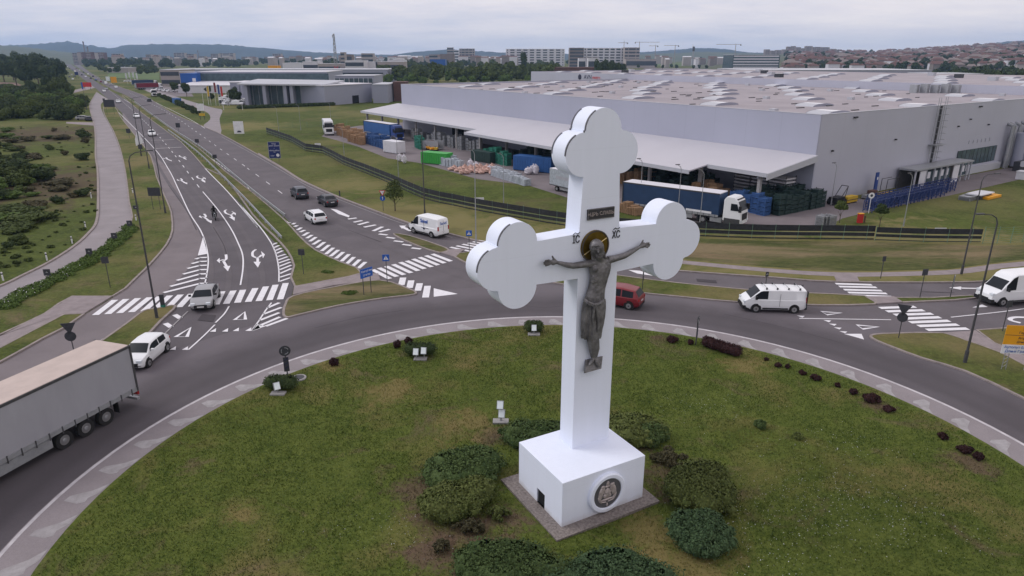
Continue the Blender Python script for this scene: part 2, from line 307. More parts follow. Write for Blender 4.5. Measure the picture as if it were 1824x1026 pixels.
def foliage(lumps, n, size, flat=.0, up=.3, core=.86, seed=0, top=1.12):
    """leaf quads on the shells of noisy lumps, round a rough core; lumps = (x,y,z,rx,ry,rz)"""
    r = np.random.default_rng(seed); lumps = np.array(lumps, float); a = (lumps[:, 3]*lumps[:, 4])**.8; idx = r.choice(len(lumps), n, p=a/a.sum())
    d = r.normal(size=(n, 3)); d /= np.linalg.norm(d, axis=1)[:, None]; d[:, 2] = np.where(d[:, 2] < -.5, -d[:, 2], d[:, 2])
    rad = r.uniform(.72, top, n)**.7; L = lumps[idx]; c = L[:, :3]+d*L[:, 3:]*rad[:, None]; c[:, 2] = np.maximum(c[:, 2], size*.3)
    nrm = d+r.normal(size=(n, 3))*.6; nrm[:, 2] += up; nrm /= np.linalg.norm(nrm, axis=1)[:, None]
    t = np.cross(nrm, r.normal(size=(n, 3))); t /= np.linalg.norm(t, axis=1)[:, None]; b = np.cross(nrm, t)
    s = (size*r.uniform(.55, 1.3, n))[:, None]
    V = np.stack([c-t*s*.6, c-b*s*.35+nrm*s*.1, c+t*s*.7, c+b*s*.35], 1).reshape(-1, 3); F = np.arange(4*n).reshape(-1, 4)
    if core:
        m = MB()
        for q in lumps:
            k = len(m.v); m.ell(q[:3], q[3:]*core, 9, 6)
        cv = np.array(m.v); cv += r.normal(size=cv.shape)*size*.35; cv[:, 2] = np.maximum(cv[:, 2], 0)
        cf = np.array([f if len(f) == 4 else (*f, f[2]) for f in m.f]); q4 = cf[cf[:, 2] != cf[:, 3]]
        k = len(V); V = np.vstack([V, cv]); F = np.vstack([F, q4+k])
    return V, F
# ================================================================== GROUND, ROADS, KERBS, MARKINGS
gp = lambda pts: [G(*p) for p in pts]
GSPOT = [(*G(1500, 470), 16, 1), (*G(1700, 470), 15, 1), (*G(1330, 450), 12, 1), (*G(1620, 445), 14, 1), (*G(1420, 445), 10, 1), (*G(70, 330), 22, 0), (*G(60, 240), 26, 0), (*G(690, 385), 10, 1), (*G(760, 390), 9, 1), (*G(850, 405), 9, 1), (*G(640, 330), 8, 1), (*G(980, 430), 10, 1), (*G(440, 225), 14, 1), (*G(900, 425), 10, 1), (*G(1800, 450), 12, 1)]
M['field'] = grass_mat('field_grass', (.048, .068, .015), (.115, .14, .033), (.18, .16, .067), GSPOT, soil=(.09, .062, .045), drylo=.47, fine=.6, ps=.022, fs=.3)
M['turf'] = grass_mat('verge_turf', (.055, .074, .017), (.118, .142, .036), (.19, .155, .072), (), soil=(.15, .105, .07), drylo=.45, fine=.6, ps=.06, fs=.55)
ISP = [(*G(*p), r, k) for p, r, k in (((840, 960), 2.3, 0), ((765, 880), 1.7, 0), ((905, 930), 1.3, 0), ((1195, 850), 1.7, 0), ((880, 780), 1.2, 0), ((1155, 960), 1.5, 1), ((1230, 1010), 1.9, 1), ((820, 760), 2.0, 1), ((1330, 655), 1.6, 1), ((1170, 606), .8, 0), ((590, 655), 1.1, 1), ((1730, 830), 1.2, 0), ((430, 920), .8, 1), ((1120, 800), 1.2, 0), ((780, 990), 1.4, 0), ((1560, 725), 1.0, 0), ((700, 700), 1.8, 1))]
M['lawn'] = grass_mat('island_lawn', (.060, .087, .016), (.135, .160, .036), (.19, .15, .062), ISP, soil=(.125, .085, .06), drylo=.52, fine=.8, ps=.16)
M['asph'] = asphalt_mat('asphalt', (.118, .105, .115)); M['asphl'] = asphalt_mat('light_asphalt', (.175, .152, .160)); M['asphd'] = asphalt_mat('dark_asphalt', (.104, .093, .103))
M['asphr'] = asphalt_mat('ring_asphalt', (.10, .089, .099), ring=True); M['conr'] = asphalt_mat('concrete_road', (.255, .23, .24))
g = MB()
NX = 40; xs = np.linspace(-9000, 9000, NX); ys = np.linspace(-300, 9500, NX)
g.add([(x, y, 0) for y in ys for x in xs], [(j*NX+i, j*NX+i+1, (j+1)*NX+i+1, (j+1)*NX+i) for j in range(NX-1) for i in range(NX-1)])
struct('ground', g, M['field'])
M['dryturf'] = grass_mat('dry_turf', (.055, .068, .022), (.12, .125, .045), (.24, .18, .11), (), soil=(.19, .125, .085), drylo=.46, fine=.7, ps=.16, fs=.6, an=.28)
RC = (3.35, 26.4)
# ring carriageway (its own origin at the ring centre)
rg = MB(); n = 120
rg.add([((math.cos(2*PI*i/n))*r, (math.sin(2*PI*i/n))*r, 0) for r in (25.1, 33.2) for i in range(n)], [(i, n+i, n+(i+1) % n, (i+1) % n) for i in range(n)])
o = struct('ring_road', rg, M['asphr']); o.location = (RC[0], RC[1], .034)
# truck apron
rg = MB(); rg.add([((math.cos(2*PI*i/n))*r, (math.sin(2*PI*i/n))*r, z) for r, z in ((23.0, .05), (25.25, .05), (25.3, .0)) for i in range(n)], [(k*n+i, (k+1)*n+i, (k+1)*n+(i+1) % n, k*n+(i+1) % n) for k in range(2) for i in range(n)])
M['apron'] = asphalt_mat('apron_concrete', (.235, .21, .22)); o = struct('apron', rg, M['apron']); o.location = (*RC, 0)
# central island lawn, slightly domed
g = MB(); nr = 22; rr = np.linspace(0, 23.15, nr); vs = [(RC[0], RC[1], .12)]
def lawnz(x, y):
    d = math.hypot(x-RC[0], y-RC[1]); return .13 + .05*math.sin(x*.9)*math.sin(y*.8)*max(0, 1-d/22)
for r in rr[1:]:
    for i in range(n):
        x, y = RC[0]+r*math.cos(2*PI*i/n), RC[1]+r*math.sin(2*PI*i/n); vs.append((x, y, lawnz(x, y)))
for i in range(n): vs.append((RC[0]+23.2*math.cos(2*PI*i/n), RC[1]+23.2*math.sin(2*PI*i/n), 0))
fs = [(0, 1+i, 1+(i+1) % n) for i in range(n)]+[(1+(k-1)*n+i, 1+k*n+i, 1+k*n+(i+1) % n, 1+(k-1)*n+(i+1) % n) for k in range(1, nr) for i in range(n)]
g.add(vs, fs); struct('island_lawn', g, M['lawn'], smooth=True)
# --- approach roads
c1L = [(110, 110), (125, 122), (150, 142), z1(680, 430), z1(770, 510), z1(860, 600), z1(870, 660), z1(930, 780), z1(1000, 850), z1(1080, 960), z5(1140, 150), z5(1200, 270), z5(1215, 340), z5(1220, 440), z5(1180, 540), z5(1080, 660), z5(960, 780), z5(840, 880), z5(600, 1026), b1(450, 185), b1(300, 260), b1(150, 345), b1(0, 430), (-110, 705)]
c1R = [(120, 110), (160, 138), (215, 172), (268, 210), (322, 250), (365, 300), (405, 340), (432, 366), (463, 404), (490, 432), (511, 455), (522, 475), (524, 503), (519, 528), (507, 552), (505, 585)]
c2L = [(124, 110), (165, 138), (223, 169), (243, 182), (299, 225), (360, 265), (404, 303), (451, 343), (509, 389), (537, 422), (562, 444), (593, 462), (643, 482), (676, 499), (737, 520), (742, 532)]
c2R = [(135, 110), (165, 132), (203, 151), (253, 169), (304, 200), (365, 227), (395, 240), (460, 276), (501, 300), (532, 320), (557, 332), (603, 352), (653, 371), (730, 399), (806, 419), (860, 432), (960, 450), (1100, 471), (1202, 483), (1384, 496), (1486, 503), (1693, 504), (1824, 499), (2300, 476)]
g = MB().sheet(smooth(gp(c1L+[(-110, 900), (200, 760), (420, 640)]), 1)+smooth(gp(c1R), 4)[::-1], .010); struct('main_road_incoming', g, M['asphd'])
g = MB().sheet(smooth(gp(c2L), 4)+gp([(900, 575), (1300, 600), (1560, 640), (1570, 601), (1685, 594), (1740, 590), (1824, 585), (2300, 562)])+smooth(gp(c2R), 4)[::-1], .014); struct('main_road_outgoing', g, M['asph'])
# lighter slip lane along the left kerb
slL = c1L[5:]; slR = [z1(870, 600), z1(1060, 860), z5(1180, 0), z5(1250, 140), z5(1330, 310), z5(1400, 420), z5(1425, 480), z5(1390, 610), z5(1290, 745), z5(1155, 875), z5(1010, 930), b1(1000, 60), b1(900, 140), b1(760, 240), b1(620, 345), b1(420, 430), (-60, 775)]
g = MB().sheet(smooth(gp(slL), 3)+smooth(gp(slR), 3)[::-1], .018); struct('slip_lane', g, M['asphl'])
# light shoulder along the right of the curve, resurfaced patches
g = MB().sheet(gp([z6(745, 290), z6(560, 320), z6(430, 350), z6(470, 380), z6(660, 545), z6(720, 500), z6(860, 468), z6(1100, 440), z6(880, 345)]), .022); struct('resurfaced_patch', g, M['asphd'])
# left concrete road
llL = [z1(680, 450), z1(655, 490), z1(630, 550), z1(665, 700), z1(672, 900), z5(685, 0), z5(690, 200), z5(680, 370), z5(620, 460), z5(520, 550), z5(350, 660), z5(150, 760), z5(0, 830), (-120, 555)]
llR = [z1(760, 500), z1(720, 522), z1(708, 550), z1(730, 610), z1(790, 720), z1(840, 850), z1(880, 1020), z5(905, 240), z5(925, 340), z5(890, 440), z5(800, 520), z5(700, 590), z5(500, 700), z5(200, 860), z5(0, 955), (-120, 600)]
g = MB().sheet(smooth(gp(llL), 5)+smooth(gp(llR), 5)[::-1], .016); struct('concrete_road', g, M['conr'])
# side road to the dealerships, service road, dirt track
g = MB().sheet(smooth(gp([(362, 226), (374, 213), (371, 202), (350, 192), (310, 178), (270, 166), (258, 160), (262, 158), (300, 168), (345, 182), (380, 192), (396, 196), (391, 212), (393, 240)]), 3, True), .008); struct('service_road', g, M['conr'])
g = MB().sheet(gp([(118, 217), (166, 218), (171, 224), (118, 220)]), .006); struct('dirt_track', g, M['path'])
g = MB().sheet(gp([(118, 164), (146, 157), (168, 150), (172, 156), (150, 161), (120, 168)]), .006); struct('dirt_track', g, M['path'])
# yard of the warehouse
yl = [(573, 243), (585, 232), (640, 224), (760, 215), (900, 235), (1450, 362), (1575, 350), (1617, 338), (1693, 318), (1824, 294), (2100, 235), (2100, 250), (1824, 318), (1693, 348), (1541, 379), (1501, 389), (1480, 400), (1466, 404), (1320, 405), (1240, 402), (1130, 380), (1010, 352), (940, 330), (850, 319), (785, 301), (745, 290), (690, 282), (640, 262), (600, 250)]
g = MB().sheet(gp(yl), .012); struct('yard', g, M['asphl'])
# parking areas
for nm, p in (('car_park', [(392, 186), (440, 188), (470, 190), (470, 172), (400, 168)]), ('car_park', [(255, 160), (300, 172), (345, 172), (335, 158), (262, 150)]), ('car_park', [(1130, 130), (1310, 133), (1320, 122), (1150, 121)])):
    struct(nm, MB().sheet(gp(p), .005), M['asphl'])
# footpaths
def foot(p, z=.125, m='path'): struct('footpath', MB().prism(gp(p), 0, z), M[m])
foot([(0, 601), z5(0, 1190), z5(320, 1026), z5(510, 905), z5(790, 905), z5(600, 1022), b1(590, 80), b1(460, 85), b1(300, 160), b1(0, 320)], .128)
foot([z6(490, 835), z6(960, 748), z6(1080, 745), z6(1095, 787), z6(760, 830), z6(480, 895)], .128)
foot([z6(1520, 597), z6(1590, 575), z6(1690, 572), z6(1615, 628)], .128)
foot([(1540, 530), (1592, 530), (1607, 540), (1562, 543)], .128)
foot([(1678, 595), (1737, 591), (1770, 614), (1824, 636), (1900, 665), (1900, 690), (1824, 653), (1780, 630), (1720, 608)], .128)
foot([z8(480, 835), z8(640, 835), z8(660, 878), z8(500, 878)], .03)
fp = gp([(1205, 466), (1364, 481), (1470, 488), (1560, 489), (1693, 485), (1760, 477), (1824, 470), (2200, 440)]); struct('footpath', stroke(MB(), smooth(fp, 3), 1.3, .012), M['path'])
# wheel-polished lanes and a few sealed repairs
M['asphw'] = asphalt_mat('worn_wheel_track', (.114, .102, .111)); M['asphp'] = asphalt_mat('sealed_repair', (.06, .053, .06)); WT = MB(); WR = MB()
for pts in ([(238, 215), (270, 262), (306, 320), (345, 372), (378, 425), (392, 480), (385, 540)], [(262, 222), (304, 272), (352, 332), (400, 385), (436, 440), (452, 490), (447, 540)], [(232, 182), (320, 247), (420, 325), (520, 400), (620, 452), (720, 500)], [(245, 178), (340, 240), (450, 315), (560, 375), (680, 430), (800, 480), (900, 510)]):
    P_ = [np.array(q) for q in smooth(gp(pts), 5)]
    for o_ in (-.8, .8):
        Q_ = []
        for i_, q in enumerate(P_): d_ = P_[min(i_+1, len(P_)-1)]-P_[max(i_-1, 0)]; d_ = d_/np.hypot(*d_); Q_.append(tuple(q+np.array([-d_[1], d_[0]])*o_))
        stroke(WT, Q_, .5, .026)
for pts in ([(420, 352), (470, 392), (520, 425)], [(380, 405), (400, 440), (404, 470)], [(900, 540), (960, 548), (1000, 546)], [(560, 585), (640, 566), (720, 553)], [(1290, 560), (1400, 585), (1500, 612)], [(300, 330), (330, 372), (350, 410)], [(620, 410), (680, 432)], [(1640, 520), (1700, 522)]): stroke(WR, smooth(gp(pts), 4), .09, .038)
for p_ in ([(560, 466), (578, 461), (590, 468), (571, 473)], [(1240, 497), (1275, 500), (1277, 505), (1242, 502)], [(360, 560), (385, 562), (380, 574), (352, 571)]): WR.sheet(gp(p_), .0385)
struct('wheel_tracks', WT, M['asphw']); struct('asphalt_repairs', WR, M['asphp'])
# --- raised grass islands and verges with kerbs
KB = MB()
def island(pts, k=3, name='grass_verge', closedk=True, m='turf', kerbpts=None, z=.11):
    P = smooth(gp(pts), k, True) if k > 1 else gp(pts)
    struct(name, MB().prism(P, 0, z), M[m]); stroke(KB, kerbpts or P, .2, 0, z+.02, closed=kerbpts is None)
island([z6(0, 60), z6(200, 330), z6(340, 470), z6(440, 580), z6(490, 690), z6(497, 835), z6(960, 742), z6(820, 665), z6(640, 580), z6(520, 475), z6(420, 365), z6(200, 175), z6(0, 20), z1(1400, 850), z1(1180, 695), z1(960, 535), z1(880, 480), z1(860, 478), z1(1000, 600), z1(1270, 800), z1(1440, 985)], 2)
island([z6(485, 903), z6(760, 842), z6(1090, 792), z6(1300, 855), z6(1345, 882), z6(1300, 897), z6(1100, 920), z6(800, 970), z6(520, 1035), b2(440, 105), b2(415, 80), z6(430, 960)], 3, m='dryturf')
island([z6(1188, 462), z6(1300, 478), z6(1500, 543), z6(1575, 578), z6(1510, 597), z6(1350, 545), z6(1230, 492)], 2, m='dryturf')
island([(811, 459), (836, 450), (900, 466), (1000, 479), (1100, 492), (1202, 505), (1323, 517), (1425, 523), (1540, 529), (1561, 541), (1540, 544), (1460, 545), (1323, 540), (1232, 532), (1131, 522), (1050, 514), (980, 504), (900, 488), (850, 476)], 2)
island([(1594, 532), (1660, 532), (1730, 528), (1745, 531), (1700, 536), (1608, 540)], 1)
island([b4(735, 400), b4(770, 385), b4(900, 378), b4(1240, 375), b4(1400, 425), b4(1640, 510), b4(1815, 600), (2000, 740), (2060, 830), (1990, 800), (1824, 712), (1719, 663), (1643, 640), (1592, 621), (1562, 609)], 2)
island([(1740, 590), (1824, 584), (2200, 560), (2200, 740), (1900, 662), (1824, 634), (1770, 613)], 1)
island([b1(1235, 25), b1(1130, 130), b1(1040, 225), b1(940, 300), b1(700, 380), b1(560, 400), b1(620, 342), b1(760, 243), b1(900, 143), b1(1010, 62), b1(1100, 45)], 3)
gl = [z1(730, 555), z1(800, 545), z1(850, 630), z1(905, 700), z1(975, 790), z1(1060, 900), z5(1100, 60), z5(1190, 270), z5(1207, 340), z5(1212, 440), z5(1170, 540), z5(1070, 660), z5(950, 780), z5(790, 905), z5(510, 905), z5(320, 1026), (0, 598), (-120, 655), (-120, 601), z5(0, 960), z5(200, 865), z5(500, 705), z5(700, 595), z5(800, 525), z5(895, 445), z5(930, 340), z5(908, 240), z1(883, 1020), z1(845, 850), z1(795, 720), z1(735, 610)]
island(gl, 2)
island([(0, 622), z5(300, 1112), b1(450, 88), b1(590, 83), b1(450, 180), b1(300, 255), b1(150, 340), (0, 647), (-120, 700), (-120, 672)], 1)
# outer kerbs beside the flat ground
stroke(KB, smooth(gp(c2R[1:]), 3), .22, 0, .13); stroke(KB, smooth(gp(llL), 5), .3, 0, .13)
KB2 = MB()
struct('kerb', KB, M['kerb'])
g = MB().sheet(smooth(gp(c2R[7:22]), 3)+smooth(gp([(1824, 497), (1693, 502), (1486, 500), (1384, 493), (1202, 480), (1100, 468), (960, 447), (860, 429), (806, 416), (730, 396), (653, 368), (603, 349), (557, 329), (532, 316), (501, 296), (460, 272)]), 3), .004); struct('kerb_dust', g, M['path'])
# --- markings
MK = MB(); ZM = .045; WK = MB(); WN = MB()
def stripe(a, b, wd, mb=None, z=ZM):
    a = np.array(G(*a)); b = np.array(G(*b)); d = (b-a)/np.hypot(*(b-a)); nn = np.array([-d[1], d[0]])*wd/2
    (mb or MK).add([(*q, z) for q in (a+nn, a-nn, b-nn, b+nn)], [(0, 1, 2, 3)])
def poly(pts, mb=None): (mb or MK).sheet(gp(pts), ZM)
def line(pts, wd=.13, k=4, mb=None, dash=None):
    P = smooth(gp(pts), k)
    if not dash: stroke(mb or MK, P, wd, ZM); return
    P = [np.array(q) for q in P]; acc = 0; on = True; cur = [P[0]]; i = 0; pos = P[0]
    while i < len(P)-1:
        d = np.hypot(*(P[i+1]-pos)); need = dash[0 if on else 1]-acc
        if d < need: acc += d; pos = P[i+1]; i += 1; cur.append(pos)
        else:
            pos = pos+(P[i+1]-pos)*need/d; cur.append(pos)
            if on and len(cur) > 1: stroke(mb or MK, cur, wd, ZM)
            on = not on; acc = 0; cur = [pos]
for i in range(17):     # left zebra crossing
    X = np.interp(i, [0, 1, 2, 3, 4, 5, 6, 7, 10, 11, 12, 13, 14, 15, 16], [205, 225, 246, 267, 285, 303, 322, 341, 396, 416, 433, 455, 474, 491, 509]); Y = np.interp(i, [0, 7, 12, 16], [535, 524, 517, 505])
    x = np.interp(i, [0, 1, 2, 3, 4, 5, 6, 7, 10, 11, 12, 13, 14, 15, 16], [170, 192, 213, 234, 256, 275, 298, 319, 385, 403, 423, 442, 461, 480, 499]); y = np.interp(i, [0, 4, 7, 11, 12, 16], [562, 555, 548, 542, 540, 534])
    stripe((X, Y), (x, y), .55)
sx = [1030, 1075, 1125, 1175, 1225, 1270, 1315, 1360, 1405, 1450]; sy = [712, 700, 688, 675, 660, 650, 637, 625, 613, 602]; ex = [1170, 1220, 1270, 1320, 1370, 1415, 1465, 1510, 1555, 1600]; ey = [778, 763, 750, 737, 722, 708, 695, 682, 668, 655]
for a, b, c, d in zip(sx, sy, ex, ey): stripe(z6(a+10, b+2), z6(c-8, d), .5)
for a, b, c, d in ((1587, 556, 1745, 588), (1630, 546, 1790, 578), (1672, 535, 1830, 566), (1710, 526, 1868, 555), (1745, 517, 1900, 545), (1780, 508, 1935, 534)): stripe(z6(a, b), z6(c, d), .42)
for a, b, c, d in ((490, 892, 745, 900), (515, 912, 778, 918), (548, 934, 815, 941), (578, 954, 850, 961), (608, 973, 888, 984)): stripe(z8(a, b), z8(c, d), .48)
for a, b, c, d in ((800, 195, 1050, 186), (848, 219, 1110, 211), (902, 243, 1170, 235), (958, 270, 1225, 260), (1012, 296, 1290, 285), (1070, 322, 1350, 312), (1130, 349, 1420, 340)): stripe(b4(a, b), b4(c, d), .5)
poly([z5(1428, 480), z5(1390, 615), z5(1455, 603), z5(1448, 540)])   # gore of the left approach
for lx, ly, ry in ((1375, 640, 628), (1348, 672, 655), (1318, 706, 683), (1287, 746, 713), (1243, 790, 743), (1198, 832, 775), (1150, 876, 810)):
    stripe(z5(lx, ly), z5(1405, ry+2), .42); stripe(z5(1398, ry+2), z5(1455, ry), .42)
line([z5(1430, 480), z5(1452, 560), z5(1464, 640), z5(1458, 720), z5(1440, 815)], .13)
for a, b, c, d in ((333, 540, 368, 525), (345, 560, 385, 543), (352, 582, 400, 562), (358, 603, 410, 580), (365, 625, 430, 605), (372, 648, 445, 622), (378, 668, 460, 640), (382, 692, 465, 660), (385, 716, 470, 682), (388, 742, 470, 706), (388, 768, 470, 742), (386, 797, 470, 768)): stripe(z6(a, b), z6(c, d), .3)
line([z6(325, 520), z6(355, 585), z6(372, 650), z6(382, 720), z6(382, 800)], .13)
for a, b, c, d in ((303, 36, 385, 0), (275, 80, 400, 33), (250, 123, 385, 70), (250, 160, 390, 100), (290, 165, 440, 110)): stripe(b2(a, b), b2(c, d), .32)
poly([b2(190, 198), b2(225, 150), b2(290, 165)]); line([b2(330, 0), b2(285, 60), b2(240, 130), b2(190, 198)], .13)
for a, b, c, d in ((477, 395, 495, 385), (492, 412, 512, 402), (512, 435, 540, 418), (530, 450, 565, 435), (552, 475, 590, 452), (578, 493, 615, 470), (600, 515, 643, 485), (622, 537, 672, 505), (650, 560, 703, 520), (682, 583, 735, 540), (712, 605, 765, 560), (745, 620, 800, 575), (783, 635, 835, 590), (822, 655, 875, 605), (860, 672, 910, 625), (900, 690, 950, 643), (940, 705, 990, 660)): stripe(z6(a, b), z6(c, d), .42)
poly([z6(745, 285), z6(790, 292), z6(880, 335), z6(872, 346), z6(800, 322)])
for a, b, c, d in ((868, 358, 928, 350), (908, 380, 968, 368), (940, 398, 1012, 378), (980, 415, 1062, 399), (1045, 442, 1110, 412), (1088, 448, 1160, 430)): stripe(z6(a, b), z6(c, d), .5)
for a, b, c, d in ((1085, 463, 1145, 470), (1137, 486, 1197, 494), (1190, 511, 1255, 519), (1250, 536, 1312, 544), (1315, 561, 1380, 569)): stripe(z6(a, b), z6(c, d), .42)
for a, b, c, d in ((1255, 770, 1242, 823), (1312, 790, 1300, 843), (1372, 810, 1358, 862), (1427, 828, 1412, 910)): stripe(z6(a, b), z6(c, d), .6)
poly([z6(1470, 845), z6(1470, 905), z6(1640, 885)])
for tri in (((1340, 175), (1235, 240), (1315, 240)), ((1720, 65), (1650, 120), (1725, 118))):
    P = [np.array(G(*b1(*q))) for q in tri]; stroke(MK, P, .3, ZM, closed=True)
for tri in (((390, 220), (430, 243), (530, 230)), ((640, 315), (680, 343), (790, 328))): stroke(MK, [G(*b4(*q)) for q in tri], .28, ZM, closed=True)
for x, y in ((1215, 320), (1300, 320), (1497, 193), (1582, 192), (1658, 188), (1745, 187)): poly([b1(x-22, y+11), b1(x+22, y-13), b1(x+20, y+12)])
poly([b1(1770, 200), b1(1815, 155), b1(1830, 180)])
for a, b, c, d in ((1228, 84, 1268, 110), (1162, 145, 1204, 172), (1085, 210, 1115, 232)): stripe(b1(a, b), b1(c, d), .4)
line([b1(1610, 25), b1(1575, 80), b1(1515, 140)], .13); line([b1(1510, 155), b1(1430, 235), b1(1325, 330)], .13)
line([b1(1320, 60), b1(1150, 225)], .12, mb=WN)
line([z5(1425, 165), z5(1530, 290), z5(1620, 420), z5(1675, 530), z5(1705, 610), z5(1708, 700), z5(1690, 822)], .14)
line([z5(1400, 135), z5(1325, 35), z1(1245, 915), z1(1155, 805), z1(1050, 690), z1(900, 550), z1(760, 430)], .14, dash=(3, 5))
line([z1(820, 580), z1(1060, 820), z5(1180, 0), z5(1250, 140), z5(1330, 310), z5(1400, 420), z5(1430, 482)], .14)
line([z1(870, 500), z1(960, 560), z1(1270, 795), z5(1440, 0), z5(1600, 165), z5(1815, 420), z6(110, 258), z6(250, 415), z6(325, 520)], .14)
line([z6(405, 178), z6(265, 75), z6(160, 0), z1(1740, 985), z1(1540, 845), z1(1370, 722), z1(1240, 632), z1(1080, 540), z1(900, 450)], .13, dash=(3, 6))
line([z1(880, 480), z1(1180, 700), z1(1640, 1030), z6(190, 172), z6(420, 362), z6(465, 382)], .14)
line([z1(1040, 497), z1(1150, 550), z1(1330, 640), z1(1440, 705)], .14)
line([(395, 244), (460, 280), (501, 304), (557, 336), (653, 375), (730, 403), (806, 424)], .1, mb=WN)
line([b1(400, 435), b1(560, 350), b1(760, 235), b1(960, 100)], .14)
poly([(1119, 481.5), (1140, 483), (1152, 487), (1189, 493.5), (1178, 494), (1135, 488)])
line([b4(235, 268), b4(880, 278)], .13, 1); line([b4(1300, 260), b4(1815, 200), (1960, 525)], .13)
for x, y in ((432, 287), (470, 312), (505, 338), (545, 365), (345-100, 255)): poly([b4(x-28, y-7), b4(x+28, y-4), b4(x+12, y+8)])
poly([b4(548, 377), b4(672, 377), b4(690, 417)]); poly([b4(1450, 192), b4(1520, 170), b4(1560, 188)])
AT = {2: ([[(4.5, -13), (5, -5), (-.5, -1)], [(-7, -2), (1, -4)], [(0, -1.5), (1.5, 1), (6, 9)]], [[(-12, -2), (-6.8, -6.8), (-6, 2.6)], [(8, 17), (-.2, 8.4), (12.6, 7.2)]]),
      1: ([[(-3, -15.5), (-8.6, -11), (-8.6, -4), (-3, -1), (0, 1), (0, 8)], [(-3, -1), (3, -2), (7, -6)]], [[(13, -6.5), (6, -12.5), (9.5, .5)], [(.5, 17), (-7.5, 6.5), (5.5, 6.5)]]),
      9: ([[(-4, 0), (12, 0)]], [[(-13, -1.5), (-4, -4.5), (-3, 4.5)]])}
def arrow(px, py, kind, sx=1., sy=1., sh=0.):      # traced lane arrow laid on the road
    T = lambda pts: [(px+u*sx+v*sh, py+v*sy+(u*sh*.18)) for u, v in pts]
    for q in AT[kind][0]: stroke(MK, smooth(gp(T(q)), 4), .26, ZM)
    for q in AT[kind][1]: MK.sheet(gp(T(q)), ZM+.003)
for a in ((398, 467, 2), (459, 460.5, 1), (364.5, 388.5, 2, .82, .56, .35), (411.5, 383.5, 1, .85, .6, .35), (323, 322.5, 2, .66, .34, .32), (360, 319.5, 1, .66, .38, .32), (297, 283.5, 2, .5, .22, .3), (327, 281, 1, .5, .24, .3)): arrow(*a)
stroke(MK, gp([(716, 404.5), (732, 412)]), .5, ZM); MK.sheet(gp([(711, 402.5), (716, 408), (724, 402.5)]), ZM+.003)
stroke(MK, gp([(1757, 515), (1712, 514)]), .3, ZM); MK.sheet(gp([(1712, 511.2), (1712, 517), (1690, 513.2)]), ZM+.003)
K_ = [G(*b4(q, r)) for q, r in ((1790, 300), (1725, 283), (1720, 268), (1760, 260), (1830, 262))]; stroke(MK, smooth(K_, 4), .35, ZM)
stripe(z1(990, 748), z1(1180, 738), .5, WN); stripe(z1(1060, 790), z1(1225, 785), .7, WN); stripe(z1(1090, 848), z1(1275, 838), .9, WN)
# island edge line and the faint chevrons on the apron
rr_ = MB(); rr_.add([(RC[0]+math.cos(2*PI*i/n)*r, RC[1]+math.sin(2*PI*i/n)*r, .054) for r in (25.02, 25.2) for i in range(n)], [(i, n+i, n+(i+1) % n, (i+1) % n) for i in range(n)])
WL = MB(); WL.add(rr_.v, rr_.f); M['edgep'] = mat('edge_line_paint', (.38, .36, .38), .8, col2=(.56, .54, .56), vs=1.2); struct('edge_line', WL, M['edgep'])
for i in range(62):
    a = i*2*PI/62; P = []
    for da, r in ((.0, 23.3), (.026, 23.75), (.046, 24.55), (.062, 24.6), (.07, 23.85), (.063, 23.55), (.05, 23.6), (.03, 23.3)):
        P.append((RC[0]+math.cos(a+da)*r, RC[1]+math.sin(a+da)*r))
    WN.sheet(P, .055)
struct('road_markings', MK, M['paint']); struct('worn_markings', WN, M['paint2'])
for pts in ([(1232, 424), (1364, 429), (1556, 431), (1750, 438), (1824, 436), (2100, 425), (2100, 432), (1824, 462), (1760, 470), (1693, 479), (1560, 483), (1470, 482), (1364, 475), (1205, 460)],): struct('dry_bank', MB().sheet(gp(pts), .005), M['dryturf'])
# manhole cover on the lawn edge
c = G(533, 677); mh = thing('manhole_cover', 'round concrete manhole ring in the lawn near the lone floodlight shrub', 'manhole', (*c, .13)); MB().cyl((0, 0, 0), (0, 0, .08), .48, .46, 20).build('ring', M['concrete'], mh); MB().cyl((0, 0, .08), (0, 0, .1), .34, .34, 16).build('lid', M['dsteel'], mh)
# haze-free hills: three ranges
def ridge(name, pts, Y, foot, m, seed, back=2500, rough=1.):
    r = np.random.default_rng(seed); px = np.arange(pts[0][0], pts[-1][0]+1, 6); py = np.interp(px, [p[0] for p in pts], [p[1] for p in pts]) + np.convolve(r.normal(0, rough, len(px)), np.ones(7)/7, 'same')
    rows = []; tt = (0, .15, .35, .55, .75, .9, 1., 1.25, 1.6)
    for j, t in enumerate(tt):
        row = []
        for x, y in zip(px, py):
            X, _, Z = W(x, y, Y); hh = max(Z, 3)
            yy = foot+(Y-foot)*t if t <= 1 else Y+(t-1)*back; zz = hh*(math.sin(t*PI/2)**1.3 if t <= 1 else max(0, 1-(t-1)*1.5)) + (r.normal()*hh*.03 if 0 < t < 1 else 0)
            row.append((X*yy/Y, yy, zz-1))
        rows.append(row)
    n_ = len(px); mb = MB().add([q for rw in rows for q in rw], [(j*n_+i, j*n_+i+1, (j+1)*n_+i+1, (j+1)*n_+i) for j in range(len(tt)-1) for i in range(n_-1)])
    return struct(name, mb, m, True)
M['hill'] = mat('wooded_hill', (.010, .020, .022), .95, col2=(.026, .038, .036), vs=.004, det=8); M['hill2'] = mat('near_hill', (.05, .07, .032), .95, col2=(.09, .09, .05), vs=.006, det=8)
